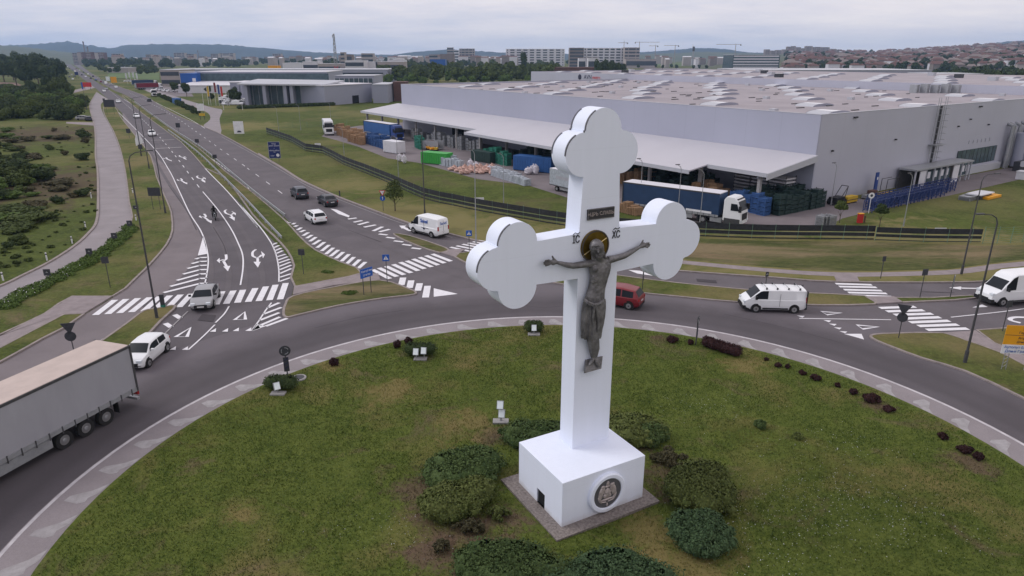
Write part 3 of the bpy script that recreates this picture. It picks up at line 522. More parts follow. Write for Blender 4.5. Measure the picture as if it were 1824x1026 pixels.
ridge('hills', [(-1800, 84), (-1200, 92), (-900, 80), (-600, 86), (-300, 88), (-100, 84), (0, 82), (60, 79), (120, 74), (150, 80), (200, 86), (225, 80), (300, 78), (400, 80), (480, 86), (560, 93), (640, 96), (700, 97), (740, 92), (800, 88), (860, 92), (960, 96), (1100, 95), (1160, 91), (1220, 87), (1240, 85), (1290, 87), (1330, 93), (1450, 96), (1580, 92), (1620, 87), (1660, 92), (1700, 84), (1760, 77), (1824, 72), (1900, 69), (2200, 66), (2600, 78), (3000, 70), (3600, 84)], 5600, 4000, M['hill'], 3, rough=.8)
ridge('hills', [(-1500, 84), (-900, 78), (-300, 76), (0, 80), (40, 83), (80, 88), (120, 93), (180, 99), (230, 104)], 3600, 1800, M['hill2'], 4, rough=1.2)
ridge('hills', [(1100, 98), (1150, 96), (1200, 94), (1260, 92), (1330, 94), (1420, 97), (1500, 100)], 3900, 3000, M['hill2'], 6, rough=.8)
HP = [(1290, 100), (1340, 96), (1400, 93), (1480, 93), (1560, 93), (1640, 90), (1700, 85), (1760, 81), (1824, 78), (1900, 75), (2200, 70)]
HY0, HY1 = 760., 2700.
def hillz(x, y):
    if y < HY0: return 0.
    px = x/(y*math.cos(PITCH)+CAMH*math.sin(PITCH)-0)*FPX+912; py = np.interp(px, [p[0] for p in HP], [p[1] for p in HP]); zt = W(px, py, HY1)[2]
    k = np.clip((px-1230)/160, 0, 1); t = min((y-HY0)/(HY1-HY0), 1); return float(zt*t**.9*k)
mb = MB(); YY = np.concatenate([np.linspace(HY0, HY1, 22), [3300, 4200]]); PX = np.arange(1200, 2201, 20); vs = []
for y in YY:
    for px in PX:
        x = (px-912)/FPX*(y*math.cos(PITCH)+CAMH*math.sin(PITCH)); z = hillz(x, min(y, HY1))*(1 if y <= HY1 else max(0, 1-(y-HY1)/1500))
        vs.append((x, y, z-.5 + (rng.normal()*1.0 if y > 900 and z > 4 else 0)))
nn_ = len(PX); mb.add(vs, [(j*nn_+i, j*nn_+i+1, (j+1)*nn_+i+1, (j+1)*nn_+i) for j in range(len(YY)-1) for i in range(nn_-1)]); struct('hillside', mb, M['hill2'], True)
# ================================================================== THE CROSS MONUMENT
CO = G(1000, 947); CA = R(29)
mon = thing('cross_monument', 'tall white trefoil cross on a block pedestal at the centre of the roundabout', 'monument', (*CO, .0), CA)
MB().bx(-.65, 5.06, -.64, 4.5, 0, .24).build('plinth_paving', M['setts'], mon)
# pedestal with a doorway in its left face (x=0, y 1.48..2.12, z 0..0.95)
p = MB(); z0, z1p = .24, 2.5; X1, Y1 = 4.55, 3.84
p.bx(.35, X1, 0, Y1, z0, z1p); p.bx(0, .35, 0, 1.45, z0, z1p); p.bx(0, .35, 2.12, Y1, z0, z1p); p.bx(0, .35, 1.45, 2.12, .98, z1p)
pb = MB(); pb.bx(0, X1, 0, Y1, z0, z1p)
P2 = MB(); vs = [(0, 0, z0), (X1, 0, z0), (X1, Y1, z0), (0, Y1, z0), (0, 0, z1p), (X1, 0, z1p), (X1, Y1, z1p), (0, Y1, z1p), (0, 1.45, z0), (0, 2.12, z0), (0, 1.45, .98), (0, 2.12, .98), (.6, 1.45, z0), (.6, 2.12, z0), (.6, 1.45, .98), (.6, 2.12, .98)]
P2.add(vs, [(0, 1, 5, 4), (1, 2, 6, 5), (2, 3, 7, 6), (4, 5, 6, 7), (0, 4, 10, 8), (4, 7, 11, 10), (7, 3, 9, 11), (8, 10, 14, 12), (10, 11, 15, 14), (11, 9, 13, 15), (8, 12, 13, 9)]); ped = P2.build('pedestal', M['coat'], mon)
bv = ped.modifiers.new('b', 'BEVEL'); bv.width = .02; bv.segments = 2; bv.limit_method = 'ANGLE'
MB().bx(.07, .10, 1.451, 2.119, z0+.01, .979).build('door', M['dark'], mon)  # near-black sheet in the opening, standing in for the shade inside the doorway
# cross outline in local x,z
CX, YF, DEP = 2.93, 2.08, 1.06
def lobe(cx, cz, dx, dz):       # trefoil end: square block with three circular lobes, walked clockwise starting at the neck; (dx,dz) points outwards
    r = .90; h = .98; side = (-dz, dx)
    pts = []
    def P(a, b): return (cx+dx*a+side[0]*b, cz+dz*a+side[1]*b)
    def arc(ca, cb, a0, a1, n=22):
        for i in range(n+1):
            t = a0+(a1-a0)*i/n; pts.append(P(ca+r*math.cos(t), cb+r*math.sin(t)))
    arc(0, h-.05, math.radians(180), math.radians(0)); pts.append(P(h-.02, h-.05)); pts.append(P(h-.02, r))
    arc(h-.05, 0, math.radians(88), math.radians(-88)); pts.append(P(h-.02, -r)); pts.append(P(h-.02, -h+.05))
    arc(0, -h+.05, 0, math.radians(-180)); return pts
sw = 1.05; ZA0, ZA1 = 10.93, 12.92; ZAm = (ZA0+ZA1)/2
outl = [(CX-sw, z1p-.02), (CX-sw, ZA0)]
L = lobe(CX-4.02, ZAm, -1, 0); T = lobe(CX, 16.2, 0, 1); Rr = lobe(CX+4.02, ZAm, 1, 0)
outl += L if L[0][1] < L[-1][1] else L[::-1]
outl += [(CX-sw, ZA1)]
outl += T if T[0][0] < T[-1][0] else T[::-1]
outl += [(CX+sw, ZA1)]
outl += Rr if Rr[0][1] > Rr[-1][1] else Rr[::-1]
outl += [(CX+sw, ZA0), (CX+sw, z1p-.02)]
Mx = Matrix(((1, 0, 0, 0), (0, 0, 1, 0), (0, 1, 0, 0), (0, 0, 0, 1)))
c = MB(); nO = len(outl); c.add([(x, YF, z) for x, z in outl]+[(x, YF+DEP, z) for x, z in outl], [tuple(range(nO))[::-1], tuple(range(nO, 2*nO))]+[(i, i+nO, (i+1) % nO+nO, (i+1) % nO) for i in range(nO)])
me = c.mesh('cross', M['coat'], True); bm = __import__('bmesh').new(); bm.from_mesh(me); __import__('bmesh').ops.recalc_face_normals(bm, faces=bm.faces); bm.to_mesh(me); bm.free(); me.set_sharp_from_angle(angle=R(38))
crs = link('cross', me, mon)
# dark joint strips where the cladding of the upper left lobes meets the faces
def joint(pts, y):
    m = MB(); q = [(x, z) for x, z in pts]; stroke(m, q, .05, -.03, .03); m.v = [(a, y-cc, b) for a, b, cc in m.v]; m.f = [f[::-1] for f in m.f]; return m.build('joint_strip', M['joint'], mon)
def arcp(cx, cz, r, a0, a1, n=16): return [(cx+r*math.cos(R(a0+(a1-a0)*i/n)), cz+r*math.sin(R(a0+(a1-a0)*i/n))) for i in range(n+1)]
for yy in (YF+.03, YF+DEP-.03):
    joint(arcp(CX, 17.13, .905, 118, 178), yy); joint(arcp(CX-.93, 16.2, .905, 118, 180), yy); joint([(CX-.94, 17.13), (CX-.955, 17.17), (CX-.955, 17.08)], yy)
joint(arcp(CX-4.95, ZAm, .905, 115, 180), YF+.03); joint(arcp(CX-4.02, ZAm+.93, .905, 112, 178), YF+.03)
# medallion
ring = MB(); N = 40
for (ra, ya), (rb, yb) in zip([(1.0, 0), (1.0, -.12), (.94, -.18), (.80, -.18), (.76, -.15), (.76, -.06)], [(1.0, -.12), (.94, -.18), (.80, -.18), (.76, -.15), (.76, -.06), (.0, -.06)]):
    ring.add([(2.37+r*math.cos(2*PI*i/N), y, 1.27+r*math.sin(2*PI*i/N)) for r, y in ((ra, ya), (max(rb, .001), yb)) for i in range(N)], [(i, N+i, N+(i+1) % N, (i+1) % N) for i in range(N)])
med = ring.build('medallion_ring', M['coat'], mon, True)
dk = MB().cyl((2.37, -.065, 1.27), (2.37, -.10, 1.27), .765, n=40).build('medallion_disc', mat('disc_bronze', (.12, .12, .13), .55, .4), mon)
rl = MB(); cx, cz = 2.37, 1.27
for x, z, a, b, rot in ((0, .0, .17, .28, 0), (0, .05, .24, .1, 0), (-.34, .05, .14, .34, .2), (-.38, -.28, .08, .22, -.5), (.34, .05, .14, .34, -.2), (.38, -.28, .08, .22, .5), (-.24, .38, .12, .08, .3), (.24, .38, .14, .10, -.2), (0, .5, .09, .13, 0), (0, .36, .14, .07, 0), (0, -.32, .34, .06, 0), (-.2, -.42, .2, .035, .2), (.2, -.42, .2, .035, -.2), (0, -.6, .05, .1, 0), (-.12, -.12, .1, .12, .4), (.12, -.12, .1, .12, -.4), (.18, .22, .06, .16, .2), (-.18, .22, .06, .16, -.2)):
    rl.ell((cx+x*1.05, -.11, cz+z), (a, .05, b), 8, 6, Matrix.Rotation(rot, 3, 'Y'))
rl.build('relief_figures', M['bronze2'], mon, True)
# statue, plaque, letters: placed on the front face
_n = np.array([math.sin(CA), -math.cos(CA), 0.]); _e1 = np.array([math.cos(CA), math.sin(CA), 0]); _Cc = np.array([0, 0, CAMH]); _P0 = np.array([*CO, 0.])
def FP(px, py, off=0.):    # photo pixel -> local (x, z) on the plane `off` metres in front of the cross face
    P = _P0 + _n*(-YF+off); d = ray(px, py); t = np.dot(P-_Cc, _n)/np.dot(d, _n); q = _Cc+t*d; return (float(np.dot(q-_P0, _e1)), float(q[2]))
def S6(x, y, off=.22):
    a = FP(960+x/3.017, 340+y/3.017, off); return Vector((a[0], YF-off, a[1]))
# body: lofted torso, limbs and fingers merged into one skin
b = MB()
def ringloft(mb, secs, n=16):     # secs: (centre Vector, half width x, half depth y, tilt dx)
    vs = []
    for c_, rx, ry in secs:
        for i in range(n):
            a = 2*PI*i/n; vs.append((c_[0]+rx*math.cos(a), c_[1]+ry*math.sin(a), c_[2]))
    k = len(secs); mb.add(vs, [(j*n+i, (j+1)*n+i, (j+1)*n+(i+1) % n, j*n+(i+1) % n) for j in range(k-1) for i in range(n)]+[tuple(range(n)), tuple(range((k-1)*n, k*n))[::-1]])
def sec(xl, xr, y, d, off=.22):
    a, c_ = S6(xl, y, off), S6(xr, y, off); m_ = (a+c_)/2; return (m_, (c_-a).length/2*1.04, d)
ringloft(b, [sec(300, 350, 352, .14, .3), sec(296, 352, 366, .16, .27), sec(280, 374, 378, .2, .24), sec(274, 382, 396, .24, .23), sec(274, 381, 420, .27, .24), sec(277, 376, 445, .26, .24), sec(277, 368, 470, .24, .24), sec(272, 360, 500, .22, .23), sec(262, 352, 530, .22, .23), sec(252, 348, 560, .24, .23), sec(246, 348, 590, .25, .23), sec(246, 346, 640, .25, .23), sec(250, 338, 700, .24, .23)])
for x, y, rx, rz_, dd in ((303, 420, .17, .15, .12), (352, 412, .17, .15, .12), (312, 575, .24, .15, .12)):
    b.ell(S6(x, y, .38), (rx, dd, rz_))
for i, y in enumerate((462, 472, 482, 492)):      # ribs
    b.tube([S6(283-i*2, y+8, .36), S6(300, y, .44), S6(312, y-6, .46)], .022); b.tube([S6(362-i*2, y, .36), S6(346, y-6, .44), S6(330, y-8, .46)], .022)
def limb(pts, rs):
    for (p0, p1), (r0, r1) in zip(zip(pts, pts[1:]), zip(rs, rs[1:])): b.cyl(p0, p1, r0*1.04, r1*1.04, 12); b.ell(p1, (r1*1.04,)*3, 10, 7)
limb([S6(290, 388), S6(250, 394, .26), S6(185, 403, .25), S6(150, 398, .22), S6(98, 385, .2)], [.17, .145, .13, .115, .07])
limb([S6(370, 372), S6(410, 363, .26), S6(460, 348, .25), S6(495, 328, .22), S6(541, 301, .2)], [.17, .145, .13, .115, .07])
limb([S6(278, 760, .28), S6(276, 800, .3), S6(286, 850, .24), S6(291, 900, .2)], [.2, .165, .165, .085])
limb([S6(306, 750, .28), S6(304, 795, .32), S6(306, 845, .26), S6(303, 895, .2)], [.2, .165, .165, .085])
for a_, m_, t_ in (((291, 900), (284, 915), (272, 935)), ((303, 895), (310, 918), (322, 942))):
    b.tube([S6(*a_, .22), S6(*m_, .3), S6(*t_, .36)], [.085, .1, .06], 10); b.ell(S6(*t_, .36), (.06,)*3)
    for k in range(5):
        q = S6(t_[0]+(k-2)*2.6, t_[1]+3, .37); b.ell(q, (.022, .04, .03))
def hand(w_, palm, ftips, thumb, off=.22):
    b.tube([S6(*w_, off), S6(*palm, off)], [.075, .12], 10); b.ell(S6(*palm, off), (.15, .085, .14))
    for k, (m_, t_) in enumerate(ftips): b.tube([S6(*palm, off), S6(*m_, off+.03), S6(*t_, off+.06)], [.055, .045, .034], 7); b.ell(S6(*t_, off+.06), (.036,)*3, 7, 5)
    m_, t_ = thumb; b.tube([S6(*w_, off), S6(*m_, off+.03), S6(*t_, off+.05)], [.06, .052, .04], 7); b.ell(S6(*t_, off+.05), (.03,)*3, 7, 5)
hand((98, 384), (78, 383), [((52, 373), (34, 375)), ((50, 381), (27, 385)), ((50, 389), (28, 394)), ((54, 396), (36, 403))], ((80, 366), (71, 350)))
hand((541, 302), (560, 292), [((580, 281), (592, 279)), ((583, 287), (597, 288)), ((580, 294), (593, 297)), ((574, 300), (585, 305))], ((553, 281), (560, 264)))
# neck and head, bowed towards the right arm
b.tube([S6(326, 372, .3), S6(322, 340, .42)], [.17, .15], 12); Hc = S6(311, 305, .45); Mt = Matrix.Rotation(R(-16), 3, 'Y')
b.ell(Hc, (.31, .32, .39), 16, 12, Mt); b.ell(S6(322, 335, .52), (.2, .22, .24), 12, 9, Mt)
b.tube([S6(316, 312, .74), S6(321, 334, .80)], [.035, .055], 8); b.tube([S6(303, 316, .70), S6(313, 312, .73)], .035, 8); b.tube([S6(319, 310, .73), S6(330, 309, .69)], .035, 8)
b.ell(S6(308, 320, .70), (.045, .03, .022)); b.ell(S6(326, 316, .69), (.045, .03, .022)); b.ell(S6(323, 344, .73), (.075, .03, .022))
b.ell(S6(287, 322, .45), (.04, .06, .09)); b.ell(S6(344, 312, .44), (.04, .06, .09))
body = b.build('body', M['bronze'], None, True); rm = body.modifiers.new('r', 'REMESH'); rm.mode = 'VOXEL'; rm.voxel_size = .026; rm.use_smooth_shade = True
sm = body.modifiers.new('s', 'SMOOTH'); sm.factor = .5; sm.iterations = 3
bpy.context.view_layer.update(); me = bpy.data.meshes.new_from_object(body.evaluated_get(bpy.context.evaluated_depsgraph_get())); me.materials.clear(); me.materials.append(M['bronze']); body.modifiers.clear(); body.data = me; me.name = 'crucified_figure'
body.name = 'crucified_figure'; body.parent = mon; tag(body, 'dark bronze crucified figure with outstretched arms')
# loincloth with folds
lc = MB(); n = 60; secs = [(244, 350, 588, .30), (240, 352, 604, .31), (236, 352, 640, .31), (234, 348, 680, .31), (233, 341, 720, .30), (234, 332, 755, .29), (233, 328, 780, .27), (236, 324, 792, .25)]
vs = []
for j, (xl, xr, y, d) in enumerate(secs):
    c_, rx, ry = sec(xl, xr, y, d, .23)
    for i in range(n):
        a = 2*PI*i/n; f_ = .95+(.05+.06*j/7)*math.sin(a*11+1.3*math.sin(a*3)+j*.12); vs.append((c_[0]+rx*f_*math.cos(a), c_[1]+ry*f_*math.sin(a), c_[2]-.07*math.cos(a)*(j > 5)))
lc.add(vs, [(j*n+i, (j+1)*n+i, (j+1)*n+(i+1) % n, j*n+(i+1) % n) for j in range(len(secs)-1) for i in range(n)]+[tuple(range((len(secs)-1)*n, len(secs)*n))[::-1]])
lc.tube([S6(243, 582, .4), S6(262, 600, .54), S6(298, 612, .6), S6(325, 606, .56), S6(348, 586, .42)], [.06, .07, .08, .07, .05], 8); lc.ell(S6(302, 612, .62), (.12, .08, .09)); lc.tube([S6(304, 614, .64), S6(312, 660, .6), S6(322, 720, .56), S6(316, 755, .52)], [.07, .06, .07, .03], 8); lc.tube([S6(298, 616, .64), S6(290, 680, .58), S6(292, 730, .53)], [.05, .05, .02], 8)
lc.tube([S6(243, 590, .44), S6(262, 608, .57), S6(296, 620, .62)], [.04, .05, .05], 8)
lc.build('loincloth', M['bronze'], body, True)
hr = MB()
for k in range(15):      # hair strands over the crown and down to the shoulder, beard
    t = (k-7)/7; a0 = S6(309+t*6, 271+abs(t)*4, .5); a1 = S6(311+t*25, 292+abs(t)*6, .63-abs(t)*.1); a2 = S6(313+t*31, 320, .5-abs(t)*.05); a3 = S6(320+t*34, 348, .42)
    if abs(t) > .55: hr.tube([a0, a1, a2, a3, S6(322+t*36, 372, .46)], [.05, .05, .05, .045, .03], 7)
    else: hr.tube([a0, a1, S6(313+t*24, 300, .7)], [.055, .05, .03], 7)
for k in range(9):
    t = (k-4)/4; hr.tube([S6(322+t*13, 340, .68), S6(326+t*12, 358, .70), S6(329+t*7, 376-abs(t)*6, .62)], [.05, .045, .02], 7)
hr.tube([S6(350, 356, .48), S6(362, 358, .5), S6(368, 366, .44)], [.05, .05, .03], 7); hr.tube([S6(288, 300, .5), S6(300, 296, .7), S6(318, 293, .75), S6(334, 297, .66)], .03, 7)
hr.build('hair', M['bronze'], body, True)
# foot rest, halo, title plaque, letters
fr = MB(); q = [S6(255, 908, .12), S6(343, 888, .12), S6(335, 955, .34), S6(248, 980, .34)]; w2 = [v+Vector((0, .1, -.04)) for v in q]
fr.add([*q, *w2], [(0, 3, 2, 1), (4, 5, 6, 7), (0, 1, 5, 4), (1, 2, 6, 5), (2, 3, 7, 6), (3, 0, 4, 7)]); fr.build('foot_rest', M['bronze'], mon)
hc = FP(960+303/3.017, 340+298/3.017, .1); MB().cyl((hc[0], YF, hc[1]), (hc[0], YF-.1, hc[1]), .70, .68, 48).build('halo', M['gold'], mon, True)
hb = MB()
for s_ in (-1, 1): hb.cyl((hc[0]+s_*.63, YF-.11, hc[1]+s_*.33), (hc[0]+s_*.1, YF-.11, hc[1]+s_*.06), .018, n=6)
hb.build('halo_ray', M['goldb'], mon); hr_ = MB(); hr_.v = []; stroke(hr_, arcp(hc[0], hc[1], .68, 0, 360, 48), .05, 0, .04); hr_.v = [(a, YF-.1-c_, b_) for a, b_, c_ in hr_.v]; hr_.build('halo_rim', mat('halo_rim', (.09, .08, .07), .6, .4), mon)
pc = FP(1070.5, 380, .05); MB().bx(pc[0]-.69, pc[0]+.69, YF-.06, YF, pc[1]-.23, pc[1]+.23).build('title_plaque', mat('plaque_bronze', (.05, .05, .055), .6, .3), mon)
fa = lambda x, z, o=.01: Matrix.Translation((x, YF-o, z)) @ Matrix.Rotation(PI/2, 4, 'X')
text('+ЦРЬ СЛ\u0410ВЫ', .215, M['bronze2'], mon, 'plaque_lettering', fa(pc[0], pc[1], .07), .015)
fr2 = MB()
for x0, x1, za, zb in ((-.69, .69, .2, .23), (-.69, .69, -.23, -.2), (-.69, -.66, -.2, .2), (.66, .69, -.2, .2)): fr2.bx(pc[0]+x0, pc[0]+x1, YF-.08, YF-.06, pc[1]+za, pc[1]+zb)
fr2.build('plaque_frame', M['bronze'], mon)
for (px, py), tx in (((1026, 427), 'ІС'), ((1097, 418), 'ХС')):
    q = FP(px, py); text(tx, .46, M['signback'], mon, 'lettering', fa(q[0], q[1], .02) @ Matrix.Scale(.68, 4, (1, 0, 0)), .02)
    m = MB().tube([(q[0]-.17, YF-.03, q[1]+.24), (q[0]-.06, YF-.03, q[1]+.31), (q[0]+.06, YF-.03, q[1]+.25), (q[0]+.17, YF-.03, q[1]+.31)], .018, 6); m.build('tilde_mark', M['signback'], mon)
# ================================================================== SHRUBS ON THE ISLAND
def shrub(name, label, px, py, rx, ry, h, m, n=2600, size=.13, rot=0, cat='shrub', group=None, seed=0, sparse=False, stem=True, z=.12):
    r = random.Random(seed+int(px*7+py)); x, y = G(px, py)
    t = thing(name, label, cat, (x, y, z), rot, group); lumps = []
    k = max(3, int(rx*ry*5)); k = min(k, 16)
    for i in range(k):
        a = r.random()*2*PI; q = math.sqrt(r.random())*.72; s = r.uniform(.36, .56)
        lumps.append((math.cos(a)*q*rx, math.sin(a)*q*ry, h*r.uniform(.3, .55), rx*s, ry*s, h*r.uniform(.38, .5)))
    for i in range(k): a = i*2*PI/k; lumps.append((math.cos(a)*.66*rx, math.sin(a)*.66*ry, h*.32, rx*.34, ry*.34, h*r.uniform(.36, .5)))
    lumps.append((0, 0, h*.42, rx*.66, ry*.66, h*.55))
    for i in range(int(10+rx*ry*8)): a = r.random()*2*PI; q = math.sqrt(r.random())*1.0; lumps.append((math.cos(a)*q*rx, math.sin(a)*q*ry, h*(.35+.5*(1-q))*r.uniform(.8, 1.15), rx*.13+.05, ry*.13+.05, h*r.uniform(.14, .26)))
    if sparse: lumps = [(a, b_, c_, d*.55, e_*.6, f_*.8) for a, b_, c_, d, e_, f_ in lumps]
    V, F = foliage(lumps, n, size, core=.8 if not sparse else .45, seed=seed+int(px)); link('foliage', rawmesh('foliage', V, F, M[m]), t)
    if stem:
        st = MB()
        for i in range(5 if sparse else 2): a = i*1.3; st.cyl((0, 0, -.05), (math.cos(a)*rx*.5, math.sin(a)*ry*.5, h*.6), .03, .012, 5)
        st.build('stem', M['bark'], t)
    return t
G1 = 'spreading shrubs planted around the pedestal'; SS = 1.2
for a in (('broad dark green spreading shrub left of the pedestal, behind its yellow-green half', 828, 848, 1.75, 1.35, .95, 'leafj', 7000, .11, .5),
          ('broad yellow-green spreading shrub in front of the dark green one, left of the pedestal', 812, 908, 1.5, 1.05, .95, 'leafy', 6500, .11, .5),
          ('dark green shrub behind the pedestal, left of the cross shaft', 958, 790, 1.75, 1.05, .85, 'leafj', 5500, .11, 0),
          ('green mounded shrub behind the pedestal, right of the cross shaft', 1122, 783, 1.55, 1.2, .95, 'leafy', 5000, .11, 0),
          ('small dark shrub at the right end of the green mound behind the cross', 1163, 788, .75, .75, .85, 'leafj', 2000, .11, 0),
          ('large round yellow-green shrub right of the pedestal, above the blue-green one', 1246, 893, 1.38, 1.45, 1.15, 'leafy', 7500, .11, 0),
          ('blue-green spreading shrub below the large round yellow-green shrub', 1248, 968, 1.1, 1.2, .85, 'leafb', 6500, .10, 0),
          ('wide green shrub in the foreground in front of the pedestal corner', 905, 1035, 2.0, 1.2, .95, 'leafj', 8500, .10, -.2),
          ('wide blue-green shrub in the foreground right of the green one', 1085, 1055, 2.3, 1.25, .85, 'leafb', 8500, .10, .1)):
    shrub('spreading_shrub', a[0], a[1], a[2], a[3]*SS, a[4]*SS, a[5]*1.32, a[6], int(a[7]*1.7), a[8]*.95, a[9], group=G1)
for a in (('sparse half-dead shrub with bare earth beneath, right of the pedestal top', 1190, 826, 1.1, .75, .7, 'leafs', 1500), ('small dry shrub at the bottom left of the bare earth strip', 787, 985, .42, .4, .6, 'leafs', 700), ('thin straggling shrub in the bare earth strip left of the pedestal', 838, 950, .75, .4, .6, 'leafs', 900), ('small loose green shrub nearest the left corner of the paving', 888, 925, .55, .45, .6, 'leafy', 1100)):
    shrub('straggly_shrub', a[0], *a[1:6], a[6], a[7], .12, 0, sparse=True)
G2 = 'dark red bushes along the edge of the roundabout lawn'
for lab, px, py, rx, h, n in (('dark red round bush beside the twin floodlights, the farther of the pair', 728, 615, .33, .62, 500), ('dark red round bush beside the twin floodlights, the nearer of the pair', 707, 622, .33, .6, 500), ('dark red bush standing alone between the chevron post and the twin floodlights', 596, 654, .34, .68, 550),
      ('low dark red bush just right of the cross, left of the slim chevron post', 1197, 611, .5, .5, 600), ('small round dark red bush touching the slim chevron post', 1229, 616, .26, .45, 350), ('tiny dark red plant just right of the long red hedge', 1364, 645, .14, .25, 120), ('small dark red plant second right of the long red hedge', 1385, 656, .24, .35, 250), ('thin pale red plant third right of the long red hedge', 1402, 659, .18, .38, 120),
      ('small sparse dark red plant fourth right of the long red hedge', 1428, 670, .26, .35, 250), ('squat near-black bush midway along the right lawn edge', 1452, 679, .36, .4, 500), ('tiny dark red plant between the squat black bush and the next larger bush', 1491, 692, .17, .35, 180), ('small dark red bush just left of the broad dark bush', 1519, 705, .3, .42, 350), ('broad dark red bush, the biggest beyond the long hedge', 1552, 718, .58, .6, 1100),
      ('ragged half-bare dark red bush right of the broad dark one', 1581, 735, .42, .35, 300), ('small brown leafless-looking bush alone on the right lawn edge', 1678, 785, .28, .45, 200), ('dark red bush, the left one of the last pair on the right edge', 1718, 808, .42, .42, 600), ('round dark red bush, the right one of the last pair on the right edge', 1741, 822, .32, .45, 500)):
    shrub('barberry_bush', lab, px, py, rx*.88, rx*.8, h*.9, 'leafr', n, .09, 0, 'bush', G2)
hd = thing('red_hedge', 'long clipped dark red hedge on the lawn right of the slim chevron post', 'hedge', (*G(1285, 630), .12)); a, b_ = np.array(G(1258, 621)), np.array(G(1311, 638)); c_ = np.array(G(1285, 630))
V, F = foliage([(*(a+(b_-a)*t-c_), .40, .42, .42, .44) for t in np.linspace(0, 1, 9)], 3200, .09, seed=5); link('foliage', rawmesh('foliage', V, F, M['leafr']), hd)
shrub('box_bush', 'round dark green bush alone on the lawn, left of a second one', 1354, 765, .33, .33, .5, 'leafj', 900, .08, 0, 'bush', 'pair of round green bushes on the right lawn')
shrub('box_bush', 'round mid-green bush alone on the lawn, right of the darker one', 1420, 785, .28, .28, .42, 'leafy', 700, .08, 0, 'bush', 'pair of round green bushes on the right lawn')
# floodlights with clipped hedges behind
def flood(label, px, py, heads, hedge=None, hr=0):
    x, y = G(px, py); t = thing('floodlight', label, 'floodlight', (x, y, .12)); MB().bx(-.45, .45, -.25, .25, 0, .1).build('base_slab', M['concrete'], t)
    tx, ty = CO[0]+2.5-x, CO[1]+2.5-y; 
    for hx, hz in heads:
        po = MB().cyl((hx, 0, .1), (hx, 0, hz-.1), .03).build('post', M['steel'], t)
        h = MB().bx(-.19, .19, -.08, .08, -.24, .24); o = h.build('lamp_head', M['steel'], t); o.location = (hx, -.1, hz); o.rotation_euler = (R(-25), 0, math.atan2(ty, tx)+PI/2 if hr is None else hr)
        gl = MB().bx(-.165, .165, -.1, -.082, -.21, .21).build('lens', M['lampw'], o)
    if hedge:
        rx, ry, h_, dx, dy = hedge; hx0, hy0 = x+dx, y+dy
        hh = thing('clipped_shrub', hedge_lab[label], 'shrub', (hx0, hy0, .12), 0, 'dark clipped shrubs screening the floodlights'); V, F = foliage([(rx*.5*u, 0, h_*.5, rx*.6, ry, h_*.5) for u in (-1, 0, 1)], 1500, .09, seed=int(px)); link('foliage', rawmesh('foliage', V, F, M['leafd']), hh)
hedge_lab = {'floodlight with one tilted white lamp before a clipped shrub at the left lawn edge': 'dark clipped shrub behind the single tilted floodlight near the chevron post', 'floodlight pair of two white lamps side by side in front of a clipped shrub': 'dark clipped shrub behind the pair of floodlights', 'floodlight with one white lamp at the far lawn edge just left of the cross': 'dark clipped shrub behind the floodlight at the far lawn edge'}
flood('floodlight with one tilted white lamp before a clipped shrub at the left lawn edge', 496, 705, [(0, .6)], (1.0, .6, .95, 0, .7), .6)
flood('floodlight pair of two white lamps side by side in front of a clipped shrub', 749, 643, [(-.27, .62), (.27, .7)], (1.1, .6, .95, -.1, .7), -.1)
flood('floodlight with one white lamp at the far lawn edge just left of the cross', 951, 599, [(0, .6)], (.7, .5, .9, 0, .6), 0)
flood('floodlight stack of two white lamps one above the other on the open lawn', 892, 755, [(.06, .6), (-.02, 1.15)], None, -.1)
# white daisies and grass blades
def scatter(n, wfun, zf, hmin, hmax, wd):
    r = np.random.default_rng(11); pts = []
    while len(pts) < n:
        q = wfun(r, 4000); pts += list(q)
    P = np.array(pts[:n]); z = np.full(n, zf); h = r.uniform(hmin, hmax, n); a = r.uniform(0, 2*PI, n); ln = r.normal(size=(n, 2))*.5*h[:, None]
    dx, dy = np.cos(a)*wd, np.sin(a)*wd
    V = np.stack([np.c_[P[:, 0]-dx, P[:, 1]-dy, z], np.c_[P[:, 0]+dx, P[:, 1]+dy, z], np.c_[P[:, 0]+ln[:, 0], P[:, 1]+ln[:, 1], z+h]], 1).reshape(-1, 3); return V, np.arange(3*n).reshape(-1, 3)
def inlawn(r, k):
    a = r.uniform(0, 2*PI, k); d = 22.9*np.sqrt(r.uniform(0, 1, k)); q = np.c_[RC[0]+d*np.cos(a), RC[1]+d*np.sin(a)]; q = q[q[:, 1] > 14]
    lo = (q-np.array(CO)) @ np.array([[math.cos(CA), -math.sin(CA)], [math.sin(CA), math.cos(CA)]]); k_ = ~((lo[:, 0] > -.7) & (lo[:, 0] < 5.1) & (lo[:, 1] > -.7) & (lo[:, 1] < 4.55)); return q[k_]
V, F = scatter(150000, inlawn, .12, .05, .14, .022)
M['blade'] = grass_mat('grass_blades', (.052, .085, .017), (.125, .165, .034), (.20, .18, .062), ISP, soil=(.14, .10, .07), drylo=.56, fine=.5, ps=.1)
tag(link('grass', rawmesh('grass', V, F, M['blade'])), 'short mown grass covering the roundabout lawn', 'grass', kind='stuff')
def indaisy(r, k):
    c_ = np.array([G(*p) for p in ((1450, 860), (1400, 900), (1560, 900), (1300, 930), (1650, 950), (1250, 730), (1500, 800), (1350, 1000), (1480, 960), (700, 960))]); i = r.integers(0, len(c_), k); return c_[i]+r.normal(size=(k, 2))*np.array([1.8, 1.1])
V, F = scatter(1500, indaisy, .22, .015, .03, .022); tag(link('daisies', rawmesh('daisies', V, F, M['signw'])), 'tiny white daisies scattered over the right side of the lawn', 'flowers', kind='stuff')
